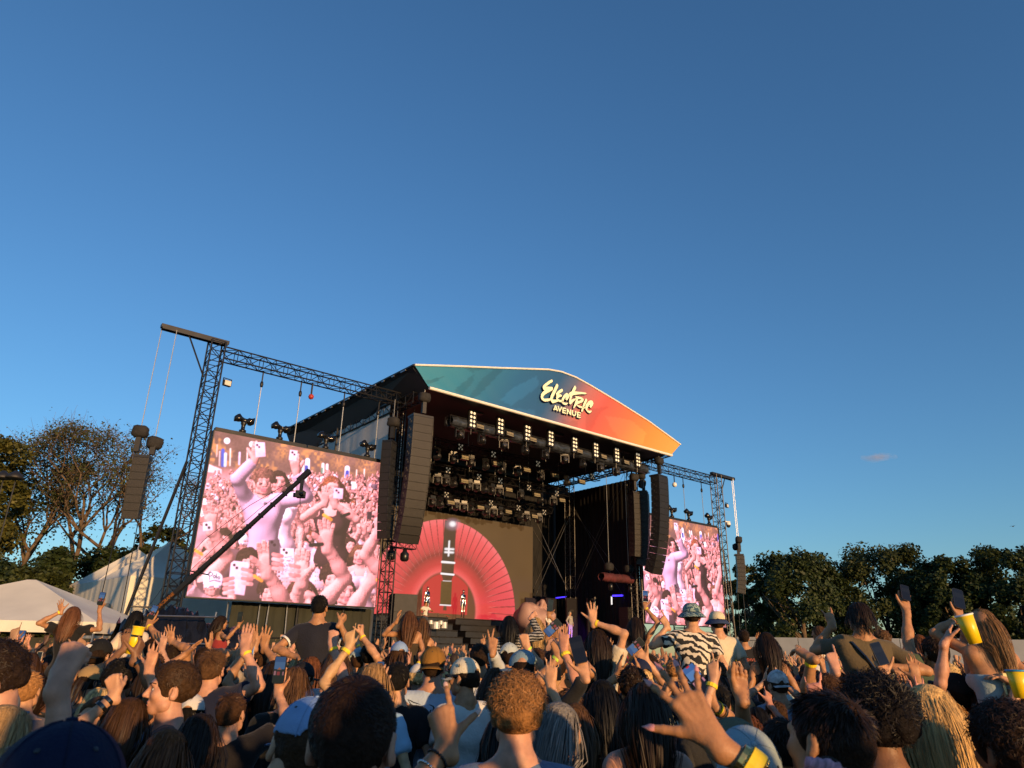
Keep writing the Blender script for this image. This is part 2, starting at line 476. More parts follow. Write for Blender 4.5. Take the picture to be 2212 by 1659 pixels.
# little lights and clips along the near eave
m = MB()
for k in range(14):
    y = BY + 1 + k*1.05
    m.cbox((TOP[0][0]-0.06, y, TOP[0][1]-0.08 + 0.25*(y-BY)/(ye-BY)), (0.05, 0.25 if k % 3 else 0.5, 0.06))
tag(m.build('eave_clips', grey_alu, stage), kind='stuff')
# side wall of grey tarpaulin (near side), its frame
sw = BOT[0][0] - 0.25
quad = [on_s(p[0]*0.177+553, p[1]*0.177+771.8, sw) for p in ((505,1010),(1640,570))]
tarp = mat('grey tarpaulin', (0.46, 0.45, 0.43), 0.55, 0, 0.15, 0.7, 0.35, 1.6)
def curtain(name, p, q, z0, ztop, mt, parent, nfold=20, amp=0.05, nz=8, thick=0.03):
    """a pleated hanging sheet between two plan points (stage frame) with real thickness"""
    n = nfold*4
    p, q = np.array(p, float), np.array(q, float); d = q-p; L = np.linalg.norm(d); nrm = np.array([-d[1], d[0]])/L
    rng = np.random.default_rng(int(L*97)); ph = rng.uniform(0, 6, 3)
    V = []
    for side in (0, 1):
        for j in range(nz+1):
            for i in range(n+1):
                a = i/n; zt = ztop[0] + (ztop[1]-ztop[0])*a; z = z0 + (zt-z0)*j/nz
                o = amp*(math.sin(a*nfold*6.283+ph[0]+0.4*math.sin(z*1.3+a*9)) + 0.5*math.sin(a*nfold*2.1*6.283+ph[1]))*(1-0.3*j/nz) + side*thick
                x, y = p + d*a + nrm*o
                V.append((x, y, z))
    st = (n+1)*(nz+1); Fc = []
    for j in range(nz):
        for i in range(n):
            k = j*(n+1)+i
            Fc.append((k, k+1, k+n+2, k+n+1)); Fc.append((st+k+n+1, st+k+n+2, st+k+1, st+k))
    return link_mesh(name, mesh_from(name, V, np.array(Fc), True), mt, parent)
ya, yb = quad[1][0], quad[0][0]
curtain('side_wall', (sw, yb), (sw, ya), 0.0, (quad[0][1], quad[1][1]), tarp, stage, 7, 0.03)
m = MB(); m.bar((sw-0.06, ya, quad[1][1]+0.03), (sw-0.06, yb, quad[0][1]+0.03), 0.06)
m.build('side_rail', dark_alu, stage)
MB().bar((sw-0.06, (ya+yb)/2, 0), (sw-0.06, (ya+yb)/2, (quad[0][1]+quad[1][1])/2), 0.05).build('wall_post', dark_alu, stage)
# columns and bracing
for (s, y) in ((10.05, 0.35), (28.75, 0.35), (28.55, 6.4), (10.2, 9.6)):
    lattice(stage, (s, y, 0), (s, y, zb+0.02), 0.5, 0.5, 0.035, 0.018, 0.5, dark_alu if s > 20 else black_steel, up=(0,1,0))
lattice(stage, (28.9, -0.4, zb-0.32), (28.9, 12.5, zb-0.32), 0.5, 0.6, 0.05, 0.028, 0.8)
lattice(stage, (9.95, -1.5, zb-0.32), (9.95, 12.5, zb-0.32), 0.4, 0.55, 0.04, 0.02, 0.8)
lattice(stage, (29.6, BY+0.3, zb+0.25), (30.2, 4.0, zb+0.25), 0.5, 0.5, 0.04, 0.022, 0.7)
wire = mat('steel wire', (0.20, 0.19, 0.18), 0.4, 0.8, 0.1)
for a, b in (((28.6,6.2,12.0),(30.0,1.2,5.2)),((28.6,6.2,12.0),(26.9,8.6,6.2)),((28.75,0.6,13.9),(28.6,6.0,5.9)),((26.6,8.7,12.2),(28.5,6.6,6.0)),
             ((28.7,1.0,13.8),(28.6,6.1,6.1)),((28.65,6.1,12.1),(29.6,2.2,5.4)),((26.7,8.7,10.8),(28.4,6.5,6.2)), ((28.5,6.2,11.6),(27.0,8.5,5.6))):
    MB().bar(a, b, 0.014, 4).build('brace_wire', wire, stage)
# black masking drapes
curtain('rear_drape', (10.2, 9.35), (31.4, 9.5), 0.0, (zb-0.1, zb-0.1), black_cloth, stage, 40, 0.06)
curtain('side_drape', (29.8, 9.3), (29.8, 1.0), 0.0, (zb-1.0, zb-1.0), black_cloth, stage, 20, 0.06)
# deck, skirt, risers
deck_m = mat('black stage deck', (0.02, 0.02, 0.022), 0.35, 0, 0.2, 2)
MB().box((9.6, -0.6, 1.72), (29.4, 9.3, 1.9)).build('deck', deck_m, stage)
curtain('deck_skirt', (9.6, -0.62), (29.4, -0.62), 0.0, (1.7, 1.7), black_cloth, stage, 30, 0.03, 4)
for k in range(5):
    y0 = 4.2 + k*0.55
    for (a, b) in ((11.6, 18.0), (18.6, 25.6)):
        MB().box((a, y0, 1.902 + k*0.38), (b, 8.2, 1.902 + (k+1)*0.38 - 0.06)).build('riser_step', deck_m, stage)
        MB().bar((a, y0-0.02, 1.9+(k+1)*0.38-0.03), (b, y0-0.02, 1.9+(k+1)*0.38-0.03), 0.035, 5).build('step_nosing', dark_alu, stage)

# ------------------------------------------------------------------ chains, hoists
def chain_run(parent, a, b, r=0.018, name='hoist_chain'):
    MB().bar(a, b, r, 5).build(name, chain_m, parent)
bag_cloth = mat('black motor bag', (0.016, 0.015, 0.015), 0.85, 0, 0.3, 5, 0.4, 9)
def bag_mesh(seed, sx=0.32, sy=0.24, sz=0.5):
    rng = np.random.default_rng(seed)
    n, k = 14, 9
    V, Fc = [], []
    for j in range(k):
        t = j/(k-1); r = 1.0 if 0.1 < t < 0.9 else 0.72
        for i in range(n):
            a = 2*math.pi*i/n
            sq = max(abs(math.cos(a)), abs(math.sin(a)))**-0.75
            w = r*sq*(1 + rng.uniform(-0.06, 0.06)) * (0.86 + 0.14*math.sin(t*3))
            V.append((sx*w*math.cos(a), sy*w*math.sin(a), sz*(t-0.5) + rng.uniform(-0.015, 0.015)))
    for j in range(k-1):
        for i in range(n): Fc.append((j*n+i, j*n+(i+1) % n, (j+1)*n+(i+1) % n, (j+1)*n+i))
    Fc.append(tuple(range(n-1,-1,-1))); Fc.append(tuple(range((k-1)*n, k*n)))
    return mesh_from('motor_bag', V, Fc, True)
BAGS = [bag_mesh(s) for s in (1, 2, 3)]
def hoist(s, y, ztop, zbot, label, group, shackle=True):
    t = sthing('chain_hoist', label, 'hoist', s, y, zbot, group)
    H = ztop - zbot
    chain_run(t, (0,0,0), (0,0,H-0.75), 0.022)
    MB().bar((0,0,H-0.5),(0,0,H+0.05), 0.035).build('sling', black_steel, t)
    MB().lathe([(0.02,-0.02),(0.07,0.03),(0.085,0.16),(0.06,0.27),(0.02,0.3)], 8).build('hook_block', black_steel, t, (0,0,H-0.78), smooth=True)
    return t

# ------------------------------------------------------------------ loudspeaker arrays
grille = mat('speaker grille', (0.013, 0.011, 0.010), 0.55, 0.1, 0.12, 14, 0.25, 160)
def cabinet_mesh(w, h, d, taper=0.93):
    mb = MB()
    q = h/2 - 0.004; b = q*taper
    V = []
    for x in (-w/2, w/2):
        V += [(x,-d/2,-q),(x,-d/2,q),(x,d/2,b),(x,d/2,-b)]
    mb.add(V, [(0,1,2,3),(7,6,5,4),(0,4,5,1),(1,5,6,2),(2,6,7,3),(3,7,4,0)])
    return mb.mesh('cabinet')
def line_array(s, y, ztop, n, w, h, d, label, rz=0.0, curve=2.2, bag=True, chain_to=14.2, splay0=0.0, cat='speaker array', bags=1, side_fill=False):
    t = sthing('line_array', label, cat, s, y, ztop, None, rz)
    cm = cabinet_mesh(w, h, d)
    gm = MB().box((-w/2+0.03, -d/2-0.014, -h/2+0.02), (w/2-0.03, -d/2-0.002, h/2-0.02)).mesh('grille')
    hm = MB()
    for sx in (-1, 1):
        x = sx*(w/2+0.004)
        hm.box((min(x, x+sx*0.02), -0.12, -h*0.28), (max(x, x+sx*0.02), -0.02, -h*0.08)).box((min(x, x+sx*0.02), 0.02, h*0.02), (max(x, x+sx*0.02), 0.12, h*0.22))
        hm.bar((sx*(w/2-0.02), -d/2-0.03, -h/2), (sx*(w/2-0.02), -d/2-0.03, h/2), 0.014, 5)
    hm = hm.mesh('side_fittings')
    ang, px, pz = splay0, 0.0, -0.2
    yy = 0.0
    for k in range(n):
        a = ang
        top = Vector((0, yy, pz)); mid = top + Vector((0, math.sin(a)*h/2*1.0, -math.cos(a)*h/2))
        o = link_mesh('cabinet', cm, black_paint, t, mid, (a, 0, 0))
        link_mesh('grille', gm, grille, o)
        tag(link_mesh('side_fittings', hm, dark_alu, o), kind='stuff')
        nxt = top + Vector((0, math.sin(a)*h, -math.cos(a)*h))
        yy, pz = nxt.y, nxt.z
        ang += R_(curve)*(0.25 + 1.5*(k/n)**2)
    MB().box((-w/2, -d/2, -0.19), (w/2, d/2+0.1, -0.08)).build('bumper_frame', black_steel, t)
    for q in range(bags):
        x = (-0.3 + 0.62*q) if bags > 1 else 0.12
        zb_ = 0.85 - 0.42*q
        o = link_mesh('motor_bag', BAGS[q % 3], bag_cloth, t, (x, 0.1*q, zb_+0.1), (0.05, 0.06, 0.4*q))
        MB().cbox((x, 0, 0.22+zb_*0.2), (0.2, 0.2, 0.62)).build('hoist_motor', black_paint, t)
        chain_run(t, (x, 0, zb_+0.2), (x, 0, chain_to-ztop))
    return t
line_array(9.9, -2.15, 13.15, 15, 1.12, 0.415, 0.62, 'main tall loudspeaker array hanging left of the stage opening', rz=-0.12, curve=2.6, chain_to=zb+0.3)
line_array(28.6, -2.15, 13.1, 15, 1.12, 0.415, 0.62, 'main tall loudspeaker array hanging right of the stage opening', rz=0.12, curve=2.6, chain_to=zb+0.3)
line_array(9.1, -0.55, 12.0, 12, 0.55, 0.40, 0.6, 'darker loudspeaker array tucked behind the left main array', rz=-0.95, curve=1.6, chain_to=14.2)
line_array(28.75, -0.6, 12.3, 12, 0.75, 0.40, 0.6, 'loudspeaker array tucked behind the right main array', rz=0.55, curve=1.6, chain_to=14.2, bags=2)
line_array(27.75, -0.6, 12.1, 12, 0.5, 0.34, 0.6, 'narrow perforated loudspeaker array nearest the right stage column', rz=-0.2, curve=1.0, chain_to=14.2)
line_array(-2.05, 0.0, 9.3, 8, 0.62, 0.31, 0.5, 'small loudspeaker array hanging alone in front of the bare tree', rz=-0.45, curve=1.3, chain_to=15.0, bags=2)
line_array(40.35, 0.0, 9.25, 9, 0.6, 0.31, 0.55, 'small loudspeaker array hanging alone beyond the far tower', rz=0.75, curve=2.4, chain_to=15.0, bags=2)
for s_, lab in ((-2.05, 'guy line below the lone left array'), (40.35, 'guy line below the lone right array')):
    t = sthing('guy_line', lab + ', running to the ground', 'cable', s_, 0.1, 0)
    for q in (-0.35, 0.35): MB().bar((q*1.3, 0.3, 0.05), (q, 0.1, 6.6), 0.018, 4).build('line', black_steel, t)

# ------------------------------------------------------------------ video screens: frames here, the picture later
SCR = {}
def screen(s0, s1, z0, z1, label):
    t = sthing('video_screen', label, 'screen', s0, 0, z0)
    w, h = s1-s0, z1-z0
    m = MB(); m.box((-0.04,0.012,-0.05),(w+0.04,0.32,h+0.05))
    m.build('cabinet_back', black_paint, t)
    for a in (0.0, 0.5):
        MB().box((w*a+0.03, 0.02, h+0.055), (w*(a+0.5)-0.03, 0.3, h+0.19)).build('top_rail', black_steel, t)
    for k in range(24):
        x = 0.1 + k*(w-0.2)/23
    SCR[label] = (t, w, h)
    return t
screen(0.6, 9.32, 3.78, 10.86, 'near large video screen left of the stage showing pink lit concertgoers')
screen(29.1, 37.9, 3.78, 10.84, 'far large video screen right of the stage showing the same concertgoers')
for i, (s, z) in enumerate(((2.05, 11.0), (3.98, 11.0), (6.32, 11.0), (8.32, 11.0))):
    hoist(s+0.35, 0.15, 14.2, 11.0, 'chain hoist holding the near screen, %s from its left end' % ('first','second','third','fourth')[i], 'screen hoists')
for i, s in enumerate((31.6, 34.2, 36.4)):
    hoist(s, 0.15, 14.2, 11.0, 'chain hoist holding the far screen, %s from its left end' % ('first','second','third')[i], 'screen hoists')
s_, z_ = on_y(672, 857, 0)
t = sthing('sling_ball', 'red and black ball weight dangling from the near beam', 'weight', s_, 0, z_)
MB().bar((0,0,0.1),(0,0,14.22-z_), 0.045).build('strap', black_steel, t)
MB().lathe([(0.02,-0.14),(0.1,-0.1),(0.14,0),(0.1,0.1),(0.02,0.14)], 12).build('ball', mat('red ball paint', (0.35,0.03,0.02), 0.5), t, smooth=True)
s_, z_ = on_y(1457, 1047, 0)
t = sthing('sling_ball', 'pale ball weight dangling from the far beam', 'weight', s_, 0, z_)
MB().bar((0,0,0.1),(0,0,14.22-z_), 0.04).build('strap', black_steel, t)
MB().lathe([(0.02,-0.18),(0.13,-0.13),(0.18,0),(0.13,0.13),(0.02,0.18)], 12).build('ball', white_trim, t, smooth=True)

# ------------------------------------------------------------------ lamps
lens_m = mat('lamp lens', (0.75, 0.70, 0.55), 0.12, 0.0, 0.05, spec=1.0)
lens_glint = mat('glinting reflector cell', (0.86, 0.80, 0.62), 0.3, 0.0, 0.05, emit=(1.0, 0.86, 0.62), estr=0.26)  # emission stands in for sun glinting off the unlit blinder lamps
lens_dim_glint = mat('dim glinting reflector cell', (0.3, 0.27, 0.21), 0.25, 0.0, 0.05, emit=(1.0, 0.86, 0.62), estr=0.10)  # weaker painted glow for sun caught by the unlit cluster lamps
flood_m = mat('flood reflector', (0.22, 0.19, 0.13), 0.4, 0.0, 0.05)
head_m = mat('moving head plastic', (0.010, 0.010, 0.011), 0.35, 0, 0.2, 8)
# draped moving lights on the screen tops
def draped(s, y, z, label, rz):
    t = sthing('draped_lamp', label, 'stage light', s, y, z, 'rain-covered lamps on the screens', rz)
    rng = np.random.default_rng(int(abs(s)*100))
    n, k = 16, 9; V, Fc = [], []
    for j in range(k):
        x = -0.44 + 0.88*j/(k-1); r = 0.13 + 0.05*math.sin(j*1.1) + (0.03 if j in (2, 6) else 0)
        for i in range(n):
            a = 2*math.pi*i/n; rr = r*(1 + 0.16*math.sin(3*a + j*1.7) + rng.uniform(-0.05, 0.05))
            V.append((x, rr*math.cos(a), 0.62 + rr*math.sin(a)*0.95 + 0.05*math.sin(j*0.8)))
    for j in range(k-1):
        for i in range(n): Fc.append((j*n+i, j*n+(i+1) % n, (j+1)*n+(i+1) % n, (j+1)*n+i))
    Fc.append(tuple(range(n-1,-1,-1))); Fc.append(tuple(range((k-1)*n, k*n)))
    link_mesh('rain_cover', mesh_from('rain_cover', V, Fc, True), mat('shiny black plastic sheet', (0.008,0.008,0.009), 0.16, 0, 0.2, 8, 0.3, 14), t)
    MB().lathe([(0.16,0),(0.16,0.12),(0.09,0.16),(0.09,0.34),(0.13,0.42),(0.13,0.55)], 10).build('yoke_base', head_m, t, smooth=True)
for i, (px, py) in enumerate(((524,930),(604,944),(703,963),(793,980))):
    s_, z_ = on_y(px, py, 0.15)
    draped(s_, 0.15, 11.05, 'rain-covered lamp on top of the near screen, %s from the left' % ('first','second','third','fourth')[i], 0.1*(i-1))
for i, px in enumerate((1452, 1488, 1531)):
    s_, z_ = on_y(px, 1122, 0.15)
    draped(s_, 0.15, 11.03, 'rain-covered lamp on top of the far screen, %s from the left' % ('first','second','third')[i], 0.12*i)

def proto_blinder():
    t = empty('blinder_light')
    MB().box((-0.24,0,-0.5),(0.24,0.16,0.5)).build('housing', head_m, t)
    m = MB(); m.box((-0.27,-0.03,-0.53),(-0.24,0.1,0.53)).box((0.24,-0.03,-0.53),(0.27,0.1,0.53)).box((-0.24,-0.03,0.5),(0.24,0.1,0.53)).box((-0.24,-0.03,-0.53),(0.24,0.1,-0.5))
    m.build('frame', dark_alu, t)
    lm = MB().lathe([(0.085,0.0),(0.075,0.02),(0.04,0.035),(0.005,0.04)], 10).mesh('lamp', True)
    for i in (-1, 1):
        for j in range(4):
            link_mesh('lamp', lm, lens_glint, t, (i*0.115, -0.005, -0.36+0.24*j), (R_(90), 0, 0))
    MB().bar((0,0.1,-0.5),(0,0.12,-0.85), 0.03).build('stem', black_steel, t)
    return t
def proto_flood():
    t = empty('strobe_light')
    MB().box((-0.3,0,-0.14),(0.3,0.16,0.14)).build('housing', head_m, t)
    MB().box((-0.27,-0.012,-0.02),(0.27,-0.002,0.11)).build('tube_window', flood_m, t)
    MB().box((-0.27,-0.010,-0.12),(0.27,-0.002,-0.045)).build('panel', mat('dim diodes', (0.2,0.18,0.12), 0.4), t)
    MB().bar((-0.32,0.1,0),(-0.32,0.1,0.25), 0.015).bar((0.32,0.1,0),(0.32,0.1,0.25), 0.015).bar((-0.32,0.1,0.25),(0.32,0.1,0.25), 0.015).build('bracket', black_steel, t)
    return t
def proto_head():
    t = empty('moving_head_light')
    MB().box((-0.19,-0.15,0.25),(0.19,0.15,0.42)).build('base', head_m, t)
    m = MB()
    for s in (-1, 1): m.box((min(s*0.24, s*0.29),-0.07,-0.2),(max(s*0.24, s*0.29),0.07,0.25))
    m.box((-0.29,-0.07,0.2),(0.29,0.07,0.27)); m.build('yoke', black_steel, t)
    h = MB().lathe([(0.10,-0.22),(0.19,-0.12),(0.20,0.16),(0.17,0.22)], 14).build('lamp_head', head_m, t, (0,0,-0.08), (R_(62), 0, 0.15), smooth=True)
    MB().lathe([(0.165,0.221),(0.12,0.245),(0.01,0.262)], 14).build('lens', mat('moving head lens', (0.05,0.05,0.055), 0.06, 0, 0, spec=1.0), h, smooth=True)
    return t
def proto_cluster():
    t = empty('cluster_light')
    MB().box((-0.2,0,-0.2),(0.2,0.1,0.2)).build('plate', head_m, t)
    lm = MB().lathe([(0.055,0.0),(0.045,0.03),(0.005,0.045)], 9).mesh('lamp', True)
    for i, j in ((-1,-1),(1,-1),(-1,1),(1,1),(0,0)):
        link_mesh('lamp', lm, lens_dim_glint, t, (i*0.12, -0.005, j*0.12), (R_(90), 0, 0))
    return t
def place(proto, used, s, y, z, label, cat, group, rz=0.0, tilt=0.0):
    o = proto if not used[0] else copy_tree(proto)
    used[0] = True
    o.location = tuple(ST(s, y, z)); o.rotation_euler = (tilt, 0, ANG + rz)
    tag(o, label, cat, group)
ORD = ['first','second','third','fourth','fifth','sixth','seventh','eighth','ninth','tenth','eleventh','twelfth','thirteenth','fourteenth']
FT_Y = -1.0
ft = sthing('front_truss', 'plastic-wrapped lighting girder just under the roof banner', 'truss', 0, 0)
fa, fb = on_y(*c3(545, 500), FT_Y), on_y(*c3(1850, 790), FT_Y)
zt = (fa[1] + fb[1])/2
lattice(ft, (fa[0]-0.3, FT_Y, zt), (fb[0]+0.6, FT_Y, zt), 0.5, 0.5, 0.03, 0.016, 0.6)
def wrap():
    n, k = 140, 12; V = []; rng = np.random.default_rng(8)
    for i in range(n):
        s = fa[0] - 0.2 + (fb[0]-fa[0]+0.6)*i/(n-1)
        for j in range(k):
            a = 2*math.pi*j/k; r = 0.34*(1 + 0.10*rng.standard_normal()*0.6 + 0.08*math.sin(i*0.9+j))
            V.append((s + 0.02*rng.standard_normal(), FT_Y + r*math.cos(a), zt - 0.03 + r*math.sin(a)*0.92))
    Fc = np.array([(i*k+j, i*k+(j+1) % k, (i+1)*k+(j+1) % k, (i+1)*k+j) for i in range(n-1) for j in range(k)])
    link_mesh('plastic_wrap', mesh_from('plastic_wrap', V, Fc, False), mat('crumpled plastic wrap', (0.030,0.036,0.048), 0.28, 0, 0.6, 3, 0.5, 8), ft)
wrap()
pb, ub = proto_blinder(), [False]
for i, p in enumerate(((687,465),(880,512),(1068,560),(1228,597),(1394,640),(1540,677),(1685,712),(1830,745))):
    s_, z_ = on_y(*c3(*p), FT_Y-0.45)
    place(pb, ub, s_, FT_Y-0.45, z_, 'eight-lamp blinder panel under the banner, %s from the left' % ORD[i], 'stage light', 'blinder panels on the front girder', 0.1)
pf, uf = proto_flood(), [False]
for i, p in enumerate(((740,515),(946,566),(1106,605),(1428,685),(1595,723),(1752,762))):
    s_, z_ = on_y(*c3(*p), FT_Y-0.5)
    place(pf, uf, s_, FT_Y-0.5, z_, 'bright rectangular strobe on the plastic-wrapped girder, %s from the left' % ORD[i], 'stage light', 'strobes on the front girder', 0.1, R_(-8))
for i, p in enumerate(((712,415),(1270,567),(1742,685))):
    s_, z_ = on_y(*c3(*p), FT_Y+0.2)
    t = sthing('hoist_motor', 'hoist motor above the wrapped girder, %s from the left' % ORD[i], 'hoist', s_, FT_Y+0.2, z_)
    MB().box((-0.42,-0.14,-0.1),(0.42,0.14,0.14)).build('motor_case', mat('taped silver case', (0.16,0.15,0.13), 0.45, 0.3, 0.6, 9), t)
    chain_run(t, (0.1,0,0.14), (0.1,0,zb-z_+0.02)); MB().bar((-0.2,0,-0.1),(-0.25,0,zt-z_+0.3), 0.02).build('sling', black_steel, t)
ph, uh = proto_head(), [False]
pc, uc = proto_cluster(), [False]
for i, p in enumerate(((600,540),(752,580),(905,622),(1052,645),(1190,690),(1325,715),(1450,745),(1570,765),(1680,800))):
    s_, z_ = on_y(*c3(*p), FT_Y)
    place(ph, uh, s_, FT_Y+0.05, zt-0.62, 'moving light hanging under the wrapped girder, %s from the left' % ORD[i], 'stage light', 'moving lights under the front girder', 0.4*math.sin(i*2.3))
# three rows of lamps deeper in the roof
def row(y, pts, cpts, fpts, cc, name, dz):
    pts_s = [on_y(*cc(*p), y) for p in pts]; fs = [on_y(*cc(*p), y) for p in fpts]; cs = [on_y(*cc(*p), y) for p in cpts]
    zl = sum(z for _, z in pts_s)/len(pts_s)
    allp = [s for s, _ in pts_s + fs + cs]
    tr = sthing('lamp_truss', 'dark lighting girder, the %s row back inside the roof' % name, 'truss', 0, 0)
    lattice(tr, (max(10.6, min(allp)-1.2), y, zl+0.75), (max(allp)+0.8, y, zl+0.75), 0.45, 0.45, 0.026, 0.014, 0.6)
    for q in (0.12, 0.5, 0.88):
        s = max(10.6, min(allp)-1.2)*(1-q) + (max(allp)+0.8)*q
        MB().bar((s, y, zl+0.95), (s, y, zb), 0.02).build('hang_chain', chain_m, tr)
    for i, (s, z) in enumerate(pts_s):
        place(ph, uh, s, y, zl, 'moving light in the %s lamp row, %s from the left' % (name, ORD[i]), 'stage light', 'moving lights in the roof rows', 0.5*math.sin(i*1.9+y), 0)
    for i, (s, z) in enumerate(fs):
        place(pf, uf, s, y-0.3, z, 'pale strobe in the %s lamp row, %s from the left' % (name, ORD[i]), 'stage light', 'strobes in the roof rows', 0.0, R_(-10))
    for i, (s, z) in enumerate(cs):
        place(pc, uc, s, y-0.25, z, 'five-lamp cluster in the %s lamp row, %s from the left' % (name, ORD[i]), 'stage light', 'lamp clusters in the roof rows', 0.1)
q1 = lambda X, Y: ((1420 + X*0.28935)*0.57604, (1480 + Y*0.28935)*0.57604)
q2 = lambda X, Y: ((1860 + X*0.30136)*0.57604, (1560 + Y*0.30136)*0.57604)
row(2.0, ((755,790),(965,830),(1190,880),(1385,915),(1590,960)), ((1030,690),(1455,785)), ((1080,825),(1495,905)), q1, 'front', 0)
row(2.05, ((68,655),(262,690),(550,745),(880,820)), ((490,605),(1165,760)), ((350,680),(705,750),(1035,825)), q2, 'front right', 0)
row(4.2, ((760,1110),(865,1130),(965,1145),(1165,1185),(1265,1200),(1365,1220),(1460,1240),(1560,1255)), ((870,990),(1270,1075),(1545,1125)), ((1080,1130),(1655,1240)), q1, 'middle', 0)
row(4.25, ((38,940),(300,980),(550,1035),(710,1080)), ((380,900),(725,970)), ((130,925),(478,990),(790,1055)), q2, 'middle right', 0)
row(6.2, ((688,1400),(795,1420),(1000,1440),(1100,1460),(1195,1475),(1385,1510),(1485,1525)), ((850,1305),(1425,1410)), ((905,1405),(1290,1470),(1650,1525)), q1, 'rear', 0)
row(6.25, ((45,1220),(300,1240),(375,1260),(530,1290)), ((250,1150),(570,1205)), ((125,1200),(450,1255)), q2, 'rear right', 0)
# ------------------------------------------------------------------ pictures shown on the screens (flat print, drawn with numpy)
def vnoise(X, Y, sc_, seed):
    rng = np.random.default_rng(seed); G = rng.random((64, 64))
    x, y = X/sc_, Y/sc_
    xi, yi = np.floor(x).astype(int), np.floor(y).astype(int); fx, fy = x-xi, y-yi
    fx = fx*fx*(3-2*fx); fy = fy*fy*(3-2*fy)
    g = lambda i, j: G[j % 64, i % 64]
    return (g(xi,yi)*(1-fx)+g(xi+1,yi)*fx)*(1-fy) + (g(xi,yi+1)*(1-fx)+g(xi+1,yi+1)*fx)*fy
class Canvas:
    def __init__(self, X, Y, soft):
        self.X, self.Y, self.soft = X, Y, soft
        self.C = np.zeros(X.shape + (3,))
    def put(self, d, col, shade=0.2, a=1.0, soft=None):
        so = soft or self.soft
        m = np.clip(0.5 - d/so, 0, 1)*a
        idx = m > 0.003
        if not idx.any(): return
        c = np.array(s2l(col)) if max(col) > 1.0 else np.array(col)
        X, Y = self.X[idx], self.Y[idx]
        w = max(X.max()-X.min(), Y.max()-Y.min(), 1.0)
        g = 1 + shade*(-(X-X.mean())*0.8 - (Y-Y.mean())*1.0)/w + 0.22*shade*(vnoise(X, Y, 22, 7)-0.5)*4
        self.C[idx] = self.C[idx]*(1-m[idx][:, None]) + (c*g[:, None])*m[idx][:, None]
    def ell(self, x, y, rx, ry, col, shade=0.35, a=1.0, rot=0.0, soft=None):
        dx, dy = self.X-x, self.Y-y
        c, s = math.cos(rot), math.sin(rot)
        px, py = dx*c+dy*s, -dx*s+dy*c
        k = np.sqrt((px/rx)**2+(py/ry)**2)
        self.put((k-1)*min(rx, ry), col, shade, a, soft)
    def line(self, pts, col, w, shade=0.3, a=1.0, soft=None):
        ws = w if isinstance(w, (list, tuple)) else [w]*len(pts)
        D = np.full(self.X.shape, 1e9)
        for (x0,y0),(x1,y1),r0,r1 in zip(pts[:-1], pts[1:], ws[:-1], ws[1:]):
            dx, dy = x1-x0, y1-y0; L = dx*dx+dy*dy or 1e-9
            t = np.clip(((self.X-x0)*dx+(self.Y-y0)*dy)/L, 0, 1)
            D = np.minimum(D, np.hypot(self.X-x0-t*dx, self.Y-y0-t*dy) - (r0+(r1-r0)*t)/2)
        self.put(D, col, shade, a, soft)
    def poly(self, P, col, shade=0.25, a=1.0, soft=None):
        ins = np.zeros(self.X.shape, bool); D = np.full(self.X.shape, 1e9); n = len(P)
        for i in range(n):
            x0, y0 = P[i]; x1, y1 = P[(i+1) % n]
            ins ^= ((y0 > self.Y) != (y1 > self.Y)) & (self.X < (x1-x0)*(self.Y-y0)/((y1-y0) or 1e-6)+x0)
            dx, dy = x1-x0, y1-y0; L = dx*dx+dy*dy or 1e-9
            t = np.clip(((self.X-x0)*dx+(self.Y-y0)*dy)/L, 0, 1)
            D = np.minimum(D, np.hypot(self.X-x0-t*dx, self.Y-y0-t*dy))
        self.put(np.where(ins, -D, D), col, shade, a, soft)
def pixel_sheet(name, w, h, nx, ny, fn):
    """a flat grid of emitters, one colour each; fn gets the stage (s, z) offsets"""
    gx, gz = np.meshgrid(np.linspace(0, w, nx), np.linspace(0, h, ny))
    Cc = fn(gx, gz)
    V = np.stack([gx, np.zeros_like(gx), gz], -1).reshape(-1, 3)
    i, j = np.meshgrid(np.arange(nx-1), np.arange(ny-1)); k = (j*nx+i).ravel()
    me = mesh_from(name, V, np.stack([k, k+1, k+nx+1, k+nx], 1))
    a = me.attributes.new('col', 'FLOAT_COLOR', 'POINT')
    a.data.foreach_set('color', np.concatenate([Cc.reshape(-1, 3), np.ones((nx*ny, 1))], 1).astype(np.float32).ravel())
    return me
def stage_uv(s, y, z):
    W = P0 + s[..., None]*SD + y*SB + z[..., None]*np.array([0,0,1.0]) - CAM
    d = W @ _f
    return CX + F_PX*(W @ _r)/d, CY - F_PX*(W @ _u)/d
